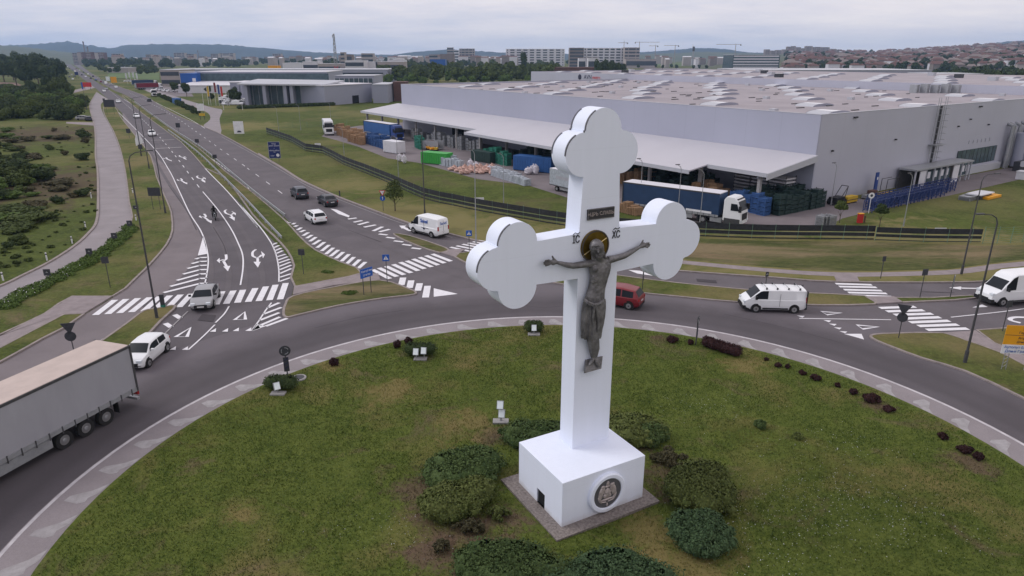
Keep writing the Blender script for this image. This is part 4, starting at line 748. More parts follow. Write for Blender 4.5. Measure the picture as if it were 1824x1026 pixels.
# ================================================================== VEHICLES
ipt = lambda x, P: float(np.interp(x, [p[0] for p in P], [p[1] for p in P]))
SPEC = dict(   # top profile (x, z), belt height, half width, tumblehome, bottom, wheel x's, wheel radius, side windows (x0,x1), windscreen, rear screen
 sedan=dict(top=[(-2.33, .55), (-2.28, .88), (-2.0, 1.02), (-1.72, 1.06), (-1.05, 1.38), (-.3, 1.46), (.3, 1.44), (.6, 1.38), (1.35, 1.0), (2.0, .84), (2.3, .66), (2.35, .5)], belt=.93, w=.9, th=.2, zb=.22, wh=(-1.38, 1.35), wr=.32, win=[(-1.2, -.28), (-.2, 1.0)], ws=(.62, 1.33), rs=(-1.68, -1.08)),
 hatch=dict(top=[(-2.05, .5), (-2.02, .95), (-1.85, 1.15), (-1.45, 1.42), (-.5, 1.5), (.25, 1.47), (.5, 1.42), (1.2, 1.02), (1.8, .86), (2.02, .68), (2.08, .45)], belt=.95, w=.87, th=.18, zb=.2, wh=(-1.3, 1.28), wr=.32, win=[(-1.35, -.42), (-.34, .85)], ws=(.5, 1.2), rs=(-1.95, -1.52)),
 wagon=dict(top=[(-2.35, .5), (-2.32, .9), (-2.2, 1.08), (-1.8, 1.42), (-.6, 1.5), (.3, 1.46), (.6, 1.4), (1.32, 1.0), (2.0, .84), (2.28, .66), (2.33, .5)], belt=.94, w=.9, th=.19, zb=.2, wh=(-1.4, 1.35), wr=.33, win=[(-1.8, -1.05), (-.98, -.15), (-.07, .95)], ws=(.62, 1.32), rs=(-2.24, -1.86)),
 suv=dict(top=[(-2.2, .6), (-2.18, 1.0), (-2.05, 1.2), (-1.7, 1.58), (-.6, 1.68), (.3, 1.64), (.55, 1.58), (1.2, 1.14), (1.9, 1.0), (2.18, .8), (2.22, .5)], belt=1.06, w=.93, th=.2, zb=.27, wh=(-1.35, 1.32), wr=.37, win=[(-1.65, -1.0), (-.93, -.12), (-.04, .88)], ws=(.58, 1.18), rs=(-2.1, -1.74)),
 mpv=dict(top=[(-2.4, .55), (-2.38, 1.0), (-2.25, 1.2), (-1.95, 1.62), (-.8, 1.75), (.5, 1.7), (.8, 1.62), (1.55, 1.1), (2.1, .95), (2.38, .7), (2.42, .45)], belt=1.02, w=.98, th=.2, zb=.24, wh=(-1.55, 1.45), wr=.35, win=[(-1.85, -.9), (-.8, .2), (.3, 1.15)], ws=(.85, 1.52), rs=(-2.3, -2.0)),
 van=dict(top=[(-2.5, .6), (-2.48, 1.8), (-2.4, 1.93), (-1.0, 1.97), (1.0, 1.95), (1.25, 1.88), (2.0, 1.2), (2.3, 1.02), (2.48, .8), (2.52, .5)], belt=1.12, w=.97, th=.12, zb=.25, wh=(-1.55, 1.5), wr=.34, win=[(.62, 1.62)], ws=(1.28, 1.98), rs=None),
 hvan=dict(top=[(-2.65, .6), (-2.63, 2.05), (-2.5, 2.26), (-1.0, 2.34), (.9, 2.3), (1.25, 2.1), (1.45, 1.85), (2.05, 1.22), (2.4, 1.02), (2.6, .8), (2.65, .5)], belt=1.16, w=.99, th=.12, zb=.27, wh=(-1.6, 1.6), wr=.35, win=[(.72, 1.68)], ws=(1.46, 2.03), rs=None),
 bvan=dict(top=[(-3.5, .6), (-3.48, 2.5), (-3.35, 2.68), (-1.0, 2.75), (1.2, 2.7), (1.6, 2.5), (1.85, 2.15), (2.5, 1.4), (2.95, 1.15), (3.2, .95), (3.28, .5)], belt=1.3, w=1.02, th=.14, zb=.3, wh=(-2.1, 2.2), wr=.37, win=[(1.2, 2.1)], ws=(1.85, 2.48), rs=None))
def section(sp, x):
    zt = ipt(x, sp['top']); L0, L1 = sp['top'][0][0], sp['top'][-1][0]; u = (x-(L0+L1)/2)/((L1-L0)/2)
    w_ = sp['w']*(1-.14*abs(u)**5-.05*max(0, u)**3); zs = min(sp['belt'], zt-.05); gl = zt-zs; wt = w_-sp['th']*min(1, gl/.45)
    zb = sp['zb']+.12*max(0, abs(u)-.85)/.15
    return zb, zs, zt, w_, wt
def carbody(sp, m):
    x0, x1 = sp['top'][0][0], sp['top'][-1][0]; X = sorted(set([p[0] for p in sp['top']]+list(np.round(np.linspace(x0, x1, 17), 3)))); vs = []
    for x in X:
        zb, zs, zt, w_, wt = section(sp, x); g_ = min(zt-zs, .45)
        h = [(0, zb), (w_*.88, zb), (w_*.98, zb+.14), (w_, (zb+zs)/2+.04), (w_*.985, zs-.03), (w_*.955, zs), (wt+.015, zt-.16*g_), (wt-.05, zt-.04*g_), (wt*.75, zt), (0, zt+.012)]
        vs += [(x, -y, z) for y, z in h]+[(x, y, z) for y, z in h[-2:0:-1]]
    n = 18; k = len(X); mb = MB(); mb.add(vs, [(j*n+i, (j+1)*n+i, (j+1)*n+(i+1) % n, j*n+(i+1) % n) for j in range(k-1) for i in range(n)]+[tuple(range(n)), tuple(range((k-1)*n, k*n))[::-1]])
    mb.f = [f[::-1] for f in mb.f]; return mb
def sidewin(sp, xa, xb, s, mb=None):
    mb = mb or MB(); X = np.linspace(xa, xb, 6); lo, hi = [], []
    for x in X:
        zb, zs, zt, w_, wt = section(sp, x); g_ = min(zt-zs, .45); a = np.array([w_*.955, zs]); b = np.array([wt+.015, zt-.16*g_]); p = a+(b-a)*.08; q = a+(b-a)*.97
        lo.append((x, s*(p[0]+.012), p[1])); hi.append((x, s*(q[0]+.012), max(q[1], p[1]+.02)))
    k = len(X); mb.add(lo+hi, [((i, i+1, k+i+1, k+i) if s < 0 else (i+1, i, k+i, k+i+1)) for i in range(k-1)]); return mb
def topwin(sp, xa, xb, mb=None):
    mb = mb or MB(); X = np.linspace(xa, xb, 5); vs = []
    for x in X:
        zb, zs, zt, w_, wt = section(sp, x); ww = (wt-.07); vs += [(x, -ww, zt-.0), (x, -ww*.6, zt+.016), (x, ww*.6, zt+.016), (x, ww, zt-.0)]
    d = .014 if xb > 0 else -.014; vs = [(x+d, y, z+.012) for x, y, z in vs]
    mb.add(vs, [(j*4+i, (j+1)*4+i, (j+1)*4+i+1, j*4+i+1) for j in range(4) for i in range(3)]); return mb
def make_car(kind, paint, label, name='car', group=None, cat='car', extra=None, lowblack=True):
    sp = SPEC[kind]; t = thing(name, label, cat, group=group); x0, x1 = sp['top'][0][0], sp['top'][-1][0]
    carbody(sp, paint).build('body', M[paint], t, True)
    for s in (-1, 1):
        for xa, xb in sp['win']: sidewin(sp, xa, xb, s).build('window', M['glass'], t)
    topwin(sp, *sp['ws']).build('windscreen', M['glass'], t, True)
    if sp['rs']: topwin(sp, *sp['rs']).build('rear_window', M['glass'], t, True)
    for xw in sp['wh']:
        for s in (-1, 1):
            r = sp['wr']; y = s*(section(sp, xw)[3]-.1)
            MB().cyl((xw, y-s*.2, r+.03), (xw, y+s*.105, r+.03), r+.075, n=20).build('wheel_arch', M['black'], t)
            wh = link('wheel', None, t, (xw, y+s*.02, r)); MB().cyl((0, -.11, 0), (0, .11, 0), r, n=20).build('tyre', M['tyre'], wh); rm_ = MB()
            rm_.cyl((0, s*.105, 0), (0, s*.125, 0), r*.63, r*.6, 16); rm_.build('rim', M['rim'], wh); MB().cyl((0, s*.12, 0), (0, s*.135, 0), r*.16, n=8).build('hub_cap', M['black'], wh)
    zf = sp['belt']-.25
    for s in (-1, 1):
        ws = section(sp, x1-.12)[3]; h = MB(); h.bx(x1-.34, x1-.02, s*ws-(.0 if s > 0 else -.0)-(.34 if s > 0 else 0), s*ws+(.0 if s > 0 else .34), zf-.06, zf+.09); h.build('headlight', M['head'], t)
        wr_ = section(sp, x0+.06)[3]; big = kind in ('van', 'hvan', 'bvan'); h = MB(); y_ = s*wr_; h.bx(x0-.015, x0+(.06 if big else .22), min(y_, y_-s*.16), max(y_, y_-s*.16)+.0, zf+.02, zf+(.5 if big else .2)); h.build('tail_light', M['tail'], t)
        mz = sp['belt']+.06; mx_ = sp['win'][-1][1]-.05; y_ = s*(sp['w']+.1); MB().bx(mx_-.06, mx_+.08, y_-.1, y_+.1, mz, mz+(.28 if big else .15)).build('mirror', M['black'] if big or paint != 'carwhite' else M[paint], t)
    MB().bx(x1-.06, x1+.02, -.5, .5, sp['zb']+.14, sp['zb']+.4).build('grille', M['black'], t); MB().bx(x1+.02, x1+.03, -.26, .26, sp['zb']+.2, sp['zb']+.31).build('number_plate', M['plate'], t)
    MB().bx(x0-.02, x0-.01, -.26, .26, sp['zb']+.45, sp['zb']+.56).build('number_plate', M['plate'], t)
    MB().bx(x0-.03, x0+.05, -sp['w']*.8, sp['w']*.8, sp['zb']+.02, sp['zb']+.2).build('rear_bumper', M['black'], t)
    if lowblack and kind in ('van', 'hvan', 'bvan'):
        MB().bx(x1-.5, x1+.04, -sp['w']*.86, sp['w']*.86, sp['zb']+.02, sp['zb']+.32).build('front_bumper', M['black'], t)
        for s in (-1, 1):
            y_ = s*(sp['w']+.005); MB().bx(sp['wh'][0]+.5, sp['wh'][1]-.5, y_-.02, y_+.02, sp['zb']+.08, sp['zb']+.2).build('side_trim', M['black'], t); MB().bx(-.35, -.33, y_-.015, y_+.004, sp['zb']+.3, sp['top'][3][1]-.3).build('door_seam', M['cargrey'], t)
    if extra: extra(t, sp)
    return t
def place(t, fw, rw, side, wheelbase=None, sp=None, track=.8, z=.03):
    """front and rear wheel contact pixels of the visible side"""
    a, b = np.array(G(*fw)), np.array(G(*rw)); d = (a-b)/np.hypot(*(a-b)); nn = np.array([-d[1], d[0]]); c = (a+b)/2-nn*track*(1 if side == 'L' else -1)
    xm = sum(sp['wh'])/2 if sp else 0; c = c-d*xm; t.location = (c[0], c[1], z); t.rotation_euler = (0, 0, math.atan2(d[1], d[0])); return t
def roofbars(t, sp):
    for x in (-1.9, -1.0, -.1, .75):
        m = MB().tube([(x, -.8, 1.93), (x, -.74, 2.08), (x, .74, 2.08), (x, .8, 1.93)], .022, 6); m.build('roof_bar', M['steel'], t)
        for s in (-1, 1): MB().bx(x-.06, x+.06, s*.72-.05, s*.72+.05, 1.94, 2.1).build('bar_foot', M['black'], t)
    MB().bx(-2.56, -2.5, -.92, .92, .35, .62).build('rear_step', M['black'], t); MB().bx(-2.53, -2.5, .7, .95, .62, 1.9).build('rear_trim', M['black'], t); MB().bx(-2.53, -2.5, -.95, -.7, .62, 1.9).build('rear_trim', M['black'], t)
    MB().tube([(-2.54, -.6, 1.0), (-2.54, -.6, 2.0)], .03, 6).build('ladder_rail', M['black'], t)
def sanel(t, sp):
    for s in (-1, 1):
        text('Sanel', .62, M['signblue'], t, 'lettering', Matrix.Translation((-.35, s*(sp['w']-.035), 1.78)) @ Matrix.Rotation(PI if s > 0 else 0, 4, 'Z') @ Matrix.Rotation(PI/2-R(6), 4, 'X'), .02)
        MB().bx(-1.15, .15, s*(sp['w']+.0)-.01, s*(sp['w'])+.012, .98, 1.03).build('side_stripe', M['ink'], t); MB().bx(-.5, -.2, s*(sp['w'])-.01, s*(sp['w'])+.014, .82, .98).build('side_logo', M['ink'], t)
    text('Sanel', .5, M['signblue'], t, 'lettering', Matrix.Translation((-2.66, 0, 1.75)) @ Matrix.Rotation(-PI/2, 4, 'Z') @ Matrix.Rotation(PI/2, 4, 'X'), .01)
    for y in (-.55, .55): MB().bx(-2.66, -2.64, y-.32, y+.32, 1.35, 1.36).build('door_seam', M['cargrey'], t)
    MB().bx(-2.66, -2.64, -.01, .01, .6, 2.1).build('door_seam', M['cargrey'], t)
def rails(t, sp):
    for s in (-1, 1): MB().tube([(-1.6, s*.6, 1.47), (-1.2, s*.6, 1.52), (.2, s*.6, 1.51), (.45, s*.6, 1.45)], .02, 6).build('roof_rail', M['steel'], t)
def vplace(kind, paint, label, fw, rw, side, name='car', cat='car', group=None, extra=None):
    t = make_car(kind, paint, label, name, group, cat, extra); place(t, fw, rw, side, sp=SPEC[kind], track=SPEC[kind]['w']-.1); return t
vplace('hatch', 'carwhite', 'white hatchback waiting behind the grey curtain trailer at the roundabout entry', (266, 654), (297, 627), 'L')
vplace('sedan', 'carsilver', 'silver sedan driving over the left zebra crossing', (380, 550), (391, 528), 'L')
vplace('suv', 'cargrey', 'dark grey hatchback seen from behind, leaving the roundabout ahead of the white estate car', (520, 350), (528, 355.5), 'L')
vplace('sedan', 'carblack', 'black sedan seen from behind at the tip of the painted lane divider', (569, 363), (579, 368.5), 'L')
vplace('wagon', 'carwhite', 'white estate car leaving the roundabout behind two dark cars', (545, 392), (557, 399.5), 'L', extra=rails)
vplace('hvan', 'carwhite', 'white high-roof van with blue lettering in the slip lane', (738, 416), (769, 424), 'L', 'van', 'van', extra=sanel)
vplace('mpv', 'carred', 'red minivan half hidden behind the cross shaft on the roundabout', (1069, 544), (1109, 550.5), 'L')
vplace('van', 'carwhite', 'white van with roof bars entering the roundabout from the right', (1350, 557), (1408, 558.5), 'L', 'van', 'van', extra=roofbars)
vplace('bvan', 'carwhite', 'tall white van cut by the right edge of the picture behind the lamp post', (1787, 546), (1858, 541), 'L', 'van', 'van')
t = make_car('hatch', 'carred', 'red car mostly hidden behind the tall white van at the right edge'); x, y = G(1752, 529); t.location = (x+2.6, y+.6, .03); t.rotation_euler = (0, 0, PI+.05)
# ---- articulated trucks
def wheel(t, x, y, s, r=.5, w_=.3):
    wh = link('wheel', None, t, (x, y, r)); MB().cyl((0, -w_/2, 0), (0, w_/2, 0), r, n=24).build('tyre', M['tyre'], wh); m = MB(); m.cyl((0, s*w_*.4, 0), (0, s*w_*.53, 0), r*.6, r*.55, 18); m.build('rim', M['rim'], wh); MB().cyl((0, s*w_*.5, 0), (0, s*w_*.62, 0), r*.25, r*.2, 12).build('hub_cap', M['steel'], wh)
def make_trailer(t, side, roof, L=13.6, straps=True, z0=1.15, z1_=4.0):
    hw = 1.27
    MB().bx(-L, 0, -hw, hw, z0+.02, z1_-.1).build('curtain_side', M[side], t); MB().bx(-L+.02, -.02, -hw+.04, hw-.04, z1_-.1, z1_).build('roof', M[roof], t)
    for s in (-1, 1):
        MB().bx(-L, 0, s*hw-.03, s*hw+.03, z1_-.16, z1_-.02).build('roof_rail', M['dsteel'], t); MB().bx(-L, 0, s*hw-.035, s*hw+.025, z0-.1, z0+.16).build('bottom_rail', M['steel'], t)
        if straps:
            for k in range(18):
                x = -L+.45+k*.75; MB().bx(x-.03, x+.03, s*(hw+.03)-.01, s*(hw+.03)+.015, z0-.22, z0+.2).build('strap_buckle', M['dsteel'], t)
        MB().bx(-L+2.0-2.35+.4, -L+.35+4.2, s*.62-.06, s*.62+.06, .78, z0).build('chassis_beam', M['dsteel'], t); MB().bx(-8.0, -3.4, s*1.2-.03, s*1.2+.03, .45, 1.0).build('side_guard', M['steel'], t)
        MB().bx(-L-.02, -L+.08, s*hw-.08, s*hw+.05, z0-.1, z1_).build('rear_pillar', M['dsteel'], t); MB().bx(-L-.1, -L+.02, s*1.0-.22, s*1.0+.22, .78, .98).build('tail_light', M['tail'], t)
    MB().bx(-L-.03, -L, -hw+.08, hw-.08, z0+.05, z1_-.12).build('rear_door', M['steel'], t); MB().bx(-L-.08, -L+.1, -1.2, 1.2, .45, .6).build('rear_bumper', M['steel'], t)
    MB().bx(-L+1, -.5, -.6, .6, z0-.25, z0).build('chassis', M['dsteel'], t)
    for k in range(3):
        for s in (-1, 1): wheel(t, -L+2.3+k*1.31, s*1.08, s)
    for s in (-1, 1): MB().bx(-L+1.45, -L+1.5, s*1.08-.2, s*1.08+.2, .35, 1.0).build('mud_flap', M['black'], t); MB().bx(-L+1.5, -L+6, s*1.08-.2, s*1.08+.2, 1.04, 1.08).build('mudguard', M['black'], t)
    MB().bx(-3.0, -2.8, -.8, .8, .2, z0).build('landing_leg', M['dsteel'], t)
def make_cab(t, paint, x0=.55):
    m = MB(); pr = [(0, 1.0), (0, 3.3), (.35, 3.75), (1.25, 3.72), (1.75, 3.3), (2.2, 2.1), (2.3, 1.0), (2.28, .4), (1.9, .35), (.0, .75)]
    vs = [(x0+x, -1.22+(.05 if z > 2.2 else 0), z) for x, z in pr]+[(x0+x, 1.22-(.05 if z > 2.2 else 0), z) for x, z in pr]; n = len(pr)
    m.add(vs, [tuple(range(n))[::-1], tuple(range(n, 2*n))]+[(i, (i+1) % n, n+(i+1) % n, n+i) for i in range(n)]); cb_ = m.build('cab', M[paint], t); b_ = cb_.modifiers.new('b', 'BEVEL'); b_.width = .09; b_.segments = 2; b_.limit_method = 'ANGLE'
    MB().add([(x0+1.79, -1.08, 3.22), (x0+1.79, 1.08, 3.22), (x0+2.23, 1.12, 2.12), (x0+2.23, -1.12, 2.12)], [(0, 3, 2, 1)]).build('windscreen', M['glass'], t)
    for s in (-1, 1):
        y_ = s*1.235; q = [(x0+.95, 2.1), (x0+2.0, 2.1), (x0+1.72, 2.95), (x0+.95, 2.95)]; MB().add([(a, y_, b) for a, b in q], [(0, 1, 2, 3) if s < 0 else (3, 2, 1, 0)]).build('side_window', M['glass'], t)
        MB().bx(x0+2.0, x0+2.3, y_+s*.05-.12, y_+s*.05+.12, 2.0, 2.75).build('mirror', M['black'], t); MB().bx(x0+2.2, x0+2.36, s*.95-.2, s*.95+.2, .7, .95).build('headlight', M['head'], t)
        wheel(t, x0+1.05, s*1.03, s); wheel(t, x0-2.55, s*1.03, s); MB().bx(x0-1.6, x0-.1, s*1.0-.22, s*1.0+.22, .4, .95).build('fuel_tank', M['steel'], t)
        MB().bx(x0+.2, x0+2.2, s*1.2-.04, s*1.2+.05, .42, 1.1).build('side_skirt', M['dsteel'], t)
    MB().bx(x0+2.28, x0+2.33, -.8, .8, .95, 1.75).build('grille', M['black'], t); MB().bx(x0-4, x0+1.2, -.45, .45, .6, 1.0).build('chassis', M['dsteel'], t)
    MB().bx(x0+1.35, x0+1.7, -1.0, 1.0, 3.4, 3.5).build('sun_visor', M['black'], t)
t = thing('articulated_truck', 'long grey curtain-sided trailer with a beige roof at the left edge of the picture', 'truck'); make_trailer(t, 'curtain', 'beige'); make_cab(t, 'carwhite')
a, b_ = np.array(G(123, 797)), np.array(G(193, 757)); d = (a-b_)/np.hypot(*(a-b_)); nn = np.array([-d[1], d[0]]); c = b_-nn*1.23+d*(13.6-2.3); t.location = (*c, .03); t.rotation_euler = (0, 0, math.atan2(d[1], d[0]))
def truck_at(label, side, roof, cab, rear, front, vis='R', L=13.6, z=.02, name='articulated_truck'):
    t = thing(name, label, 'truck'); make_trailer(t, side, roof, L); make_cab(t, cab); a, b = np.array(G(*front)), np.array(G(*rear)); d = (a-b)/np.hypot(*(a-b)); nn = np.array([-d[1], d[0]])
    c = a+nn*1.25*(1 if vis == 'R' else -1)-d*2.85; t.location = (*c, z); t.rotation_euler = (0, 0, math.atan2(d[1], d[0])); return t
tr = truck_at('dark blue curtain-sided truck with a white cab in the yard beside the fence', 'navy', 'sheetw', 'carwhite', (1142, 381), (1317, 408))
for s in (-1, 1): MB().bx(-4.3, -.9, s*1.29-.01, s*1.29+.012, 1.35, 1.62).build('side_lettering_panel', M['signw'], tr)
truck_at('bright blue curtain-sided truck with a dark blue cab at the far end of the canopy', 'dhl', 'sheetw', 'carblue', (656, 243.5), (705, 252.5))
t = thing('box_truck', 'light grey box truck in the yard partly hidden behind the cross shaft', 'truck'); x, y = G(979, 337)
a, b_ = np.array(G(979, 338)), np.array(G(1010, 346)); d = (b_-a)/np.hypot(*(b_-a)); hd_ = math.atan2(d[1], d[0]); t.location = (*(a+np.array([-d[1], d[0]])*1.2), .02); t.rotation_euler = (0, 0, hd_)
MB().bx(0, 6.6, -1.25, 1.25, .95, 3.4).build('box_body', M['pvc'], t); MB().bx(.03, 6.57, -1.2, 1.2, 3.4, 3.45).build('roof', M['box'], t); MB().bx(0, 8.5, -.5, .5, .6, .95).build('chassis', M['dsteel'], t)
cc = MB(); pr = [(6.75, .5), (6.75, 2.6), (8.0, 2.55), (8.5, 1.6), (8.6, .5)]; cc.add([(x, -1.1, z) for x, z in pr]+[(x, 1.1, z) for x, z in pr], [(4, 3, 2, 1, 0), (5, 6, 7, 8, 9)]+[(i, (i+1) % 5, 5+(i+1) % 5, 5+i) for i in range(5)]); cc.build('cab', M['carwhite'], t)
for xw in (1.7, 7.5):
    for s in (-1, 1): wheel(t, xw, s*1.0, s, .42, .28)
MB().bx(1.6, 5.0, -1.262, -1.25, 2.0, 2.5).build('faded_lettering', M['curtain'], t); MB().bx(0, 6.6, -1.3, -1.25, .85, .98).build('bottom_rail', M['dsteel'], t); MB().bx(2.6, 6.2, -1.15, -1.1, .4, .8).build('side_guard', M['steel'], t)
t = thing('box_truck', 'small white lorry with a grey box parked at the far left end of the yard', 'truck'); t.location = (*G(586, 240), .02); t.rotation_euler = (0, 0, R(-72))
MB().bx(-6.5, 0, -1.2, 1.2, .9, 3.7).build('box_body', M['pvc'], t); MB().bx(-6.4, 0, -1.1, 1.1, 3.7, 3.78).build('roof', M['box'], t); make_cab(t, 'carwhite', .1)
# ---- motorcycle and rider
mc = thing('motorcycle', 'black motorcycle riding toward the roundabout between the lane arrows', 'motorcycle'); a, b_ = np.array(G(384.5, 394)), np.array(G(381.5, 388)); d = (a-b_)/np.hypot(*(a-b_)); cpos = (a+b_)/2; ang = math.atan2(d[1], d[0]); mc.location = (*cpos, .03); mc.rotation_euler = (0, 0, ang)
for x in (-.7, .72):
    wh = link('wheel', None, mc, (x, 0, .32)); MB().cyl((0, -.07, 0), (0, .07, 0), .32, n=20).build('tyre', M['tyre'], wh); MB().cyl((0, -.08, 0), (0, .08, 0), .2, n=14).build('rim', M['rim'], wh)
MB().bx(-.35, .3, -.14, .14, .3, .65).build('engine', M['dsteel'], mc); MB().ell((.12, 0, .85), (.34, .17, .16), 12, 8).build('fuel_tank', M['black'], mc, True); MB().ell((-.45, 0, .8), (.4, .14, .07), 12, 6).build('seat', M['black'], mc, True)
MB().tube([(.72, -.1, .32), (.45, -.1, .98)], .035).tube([(.72, .1, .32), (.45, .1, .98)], .035).build('fork', M['steel'], mc); MB().tube([(.35, -.36, 1.06), (.48, -.12, 1.02), (.48, .12, 1.02), (.35, .36, 1.06)], .02).build('handlebar', M['black'], mc)
MB().ell((.62, 0, .92), (.12, .17, .15), 12, 8).build('fairing', M['black'], mc, True); MB().ell((.73, 0, .92), (.03, .09, .06), 10, 6).build('headlight', M['head'], mc, True); MB().tube([(-.2, -.16, .3), (-.9, -.18, .45)], .05).build('exhaust', M['steel'], mc)
pb_ = MB()
def lm(p, r): pb_.tube(p, r, 9); [pb_.ell(q, (k,)*3, 9, 6) for q, k in zip(p, r)]
for s in (-1, 1):
    lm([(-.35, s*.12, .95), (.08, s*.24, .78), (-.12, s*.22, .34), ], [.12, .085, .06]); lm([(-.12, s*.22, .33), (.08, s*.23, .28)], [.06, .045])
    lm([(-.05, s*.22, 1.42), (.1, s*.33, 1.2), (.36, s*.31, 1.1)], [.08, .06, .045]); pb_.ell((.39, s*.31, 1.08), (.045, .05, .035), 8, 6)
    for k in range(4): pb_.tube([(.39, s*(.27+k*.025), 1.1), (.435, s*(.27+k*.025), 1.08), (.42, s*(.27+k*.025), 1.04)], .011, 5)
    pb_.tube([(.37, s*.27, 1.08), (.4, s*.24, 1.04)], .012, 5)
lm([(-.38, 0, .95), (-.28, 0, 1.2), (-.1, 0, 1.42), (-.04, 0, 1.55)], [.17, .17, .18, .06]); pb_.ell((-.08, 0, 1.42), (.12, .24, .1), 12, 7); pb_.ell((0, 0, 1.62), (.1, .08, .12), 10, 8)
rd = pb_.build('person', M['cloth'], None, True); rd.location = mc.location; rd.rotation_euler = mc.rotation_euler; tag(rd, 'motorcyclist in black leather and a dark helmet riding the motorcycle', 'person')
rmm = rd.modifiers.new('r', 'REMESH'); rmm.mode = 'VOXEL'; rmm.voxel_size = .018; rmm.use_smooth_shade = True
hm = MB().ell((0, 0, 1.67), (.16, .135, .155), 14, 10).build('helmet', M['black'], rd, True); MB().ell((.06, 0, 1.66), (.11, .115, .07), 12, 8).build('visor', M['glass'], hm, True)
# ---- far cars (too small in the photo to show parts)
def farcar(kind, paint):
    sp = SPEC[kind]; mb = carbody(sp, paint); n0 = len(mb.f)
    mb.mi = 1
    for s in (-1, 1):
        for xa, xb in sp['win']: sidewin(sp, xa, xb, s, mb)
    topwin(sp, *sp['ws'], mb)
    if sp['rs']: topwin(sp, *sp['rs'], mb)
    mb.mi = 2
    for xw in sp['wh']:
        for s in (-1, 1): y = s*(sp['w']-.1); mb.cyl((xw, y-.1, sp['wr']), (xw, y+.115, sp['wr']), sp['wr'], n=12)
    return mb.mesh('car', [M[paint], M['glass'], M['tyre']], True)
FM = {(k, p): farcar(k, p) for k, p in (('sedan', 'carwhite'), ('hatch', 'carsilver'), ('suv', 'cargrey'), ('wagon', 'carblack'), ('hatch', 'carred'), ('van', 'carwhite'), ('hatch', 'carwhite'), ('sedan', 'carblue'), ('wagon', 'carsilver'))}
FK = list(FM)
def fcar(k, px, py, hdg, label, group=None, pos=None):
    o = link('car', FM[k]); x, y = pos or G(px, py); o.location = (x, y, .02); o.rotation_euler = (0, 0, hdg); return tag(o, label, 'car', group)
inc = math.atan2(-1.35, 1.0)
def hd2(a, b): p, q = G(*a), G(*b); return math.atan2(q[1]-p[1], q[0]-p[0])
HI = hd2((243, 205), (290, 255))
fcar(FK[6], 271, 242, HI, 'white car approaching in the left lane just before the worn white bars'); fcar(FK[0], 243.5, 210, HI, 'silver-white car coming down the incoming lanes beside the lamp posts'); fcar(FK[0], 211, 183, HI, 'white car beside the big dark sign board')
fcar(FK[6], 186, 164, HI, 'white car leading the pair beyond the big dark sign board'); fcar(FK[1], 190, 160, HI, 'silver car following in the pair beyond the big dark sign board')
fcar(FK[3], 266, 181, HI+PI, 'black car driving away near the parked white tanker'); fcar(FK[8], 150, 214, 0.1, 'silver-grey car parked on the dirt track beside the concrete road'); fcar(FK[3], 158, 215, 2.2, 'dark car parked at the very edge of the concrete road')
r_ = random.Random(5)
for i, (px, py) in enumerate([(180, 147), (189, 150), (198, 153), (207, 157), (171, 143.5), (162, 140.5), (153, 137.5), (146, 134.6), (140, 131.5), (134, 128.5), (129, 125.5), (124, 122.5), (120, 119.5), (186, 146), (176, 141), (166, 137), (157, 133), (149, 129.5), (142, 126), (136, 123)]):
    fcar(FK[r_.randrange(9)], px, py, HI+PI, 'small car in the far queue on the road leading to town', 'cars queueing on the far main road')
for i, (px, py) in enumerate([(122, 131), (117, 128), (113, 125), (128, 134), (133, 137), (118, 133), (110, 130), (124, 138), (130, 142), (106, 127), (112, 134), (103, 124)]):
    fcar(FK[r_.randrange(9)], px, py, HI, 'small car standing in the far roadside lot left of the queue', 'cars standing in the far roadside lot')
i = 0
for row, (ya, xa, xb) in enumerate([(186.5, 400, 436), (183.5, 396, 470), (180.5, 394, 462), (177.5, 394, 458), (175, 396, 455)]):
    for px in np.arange(xa, xb, 6.5):
        fcar(FK[[0, 6, 0, 1, 6, 5, 6, 3][r_.randrange(8)]], px+r_.random()*2, ya, r_.choice([1.5, -1.6])+r_.random()*.1, 'one of the mostly white cars parked in rows before the glass dealership', 'cars parked in rows at the dealership')
for px, py in [(283, 161), (290, 162), (297, 163), (304, 164), (311, 163), (277, 150), (238, 146), (232, 145), (226, 146), (244, 145)]:
    fcar(FK[[5, 0, 6, 1][r_.randrange(4)]], px, py, r_.random()*.6+.3, 'white or silver vehicle parked before the blue-fronted dealership', 'vehicles parked before the blue-fronted dealership')
for k in range(34):
    px, py = 1145+(k % 17)*10+r_.random()*5, 131.3 if k < 17 else 126.5; fcar(FK[r_.randrange(9)], px, py, r_.random()*.3, 'tiny car in the car park beyond the warehouse roofs', 'cars parked beyond the warehouse roofs')
t = truck_at('red curtain-sided truck parked behind the hedge of the far dealerships', 'carred', 'carred', 'carwhite', (249, 160.0), (291, 158.5)); truck_at('dark blue trailer truck behind the red truck at the far dealerships', 'navy', 'navy', 'carwhite', (255, 153), (282, 152.5))
t = thing('tanker_truck', 'white tanker truck parked beside the outgoing carriageway', 'truck', (*G(275, 172), 0), HI); MB().cyl((-8, 0, 2.2), (0, 0, 2.2), 1.15, n=16).build('tank', M['box'], t, True); MB().bx(-8, 2.6, -.5, .5, .6, 1.1).build('chassis', M['dsteel'], t); make_cab(t, 'carwhite', .3); [wheel(t, -6+k*1.3, s*1.05, s) for k in range(2) for s in (-1, 1)]
t = thing('trailer', 'blue covered trailer parked in the row of dark shrubs beside the outgoing road', 'trailer', (*G(316, 187), 0), HI+.2); MB().bx(-2.6, 2.6, -1.1, 1.1, .7, 2.9).build('cover', M['dhl'], t); MB().bx(-2.7, 3.6, -.1, .1, .5, .7).build('drawbar', M['dsteel'], t); [wheel(t, 0, s*.95, s, .35, .22) for s in (-1, 1)]
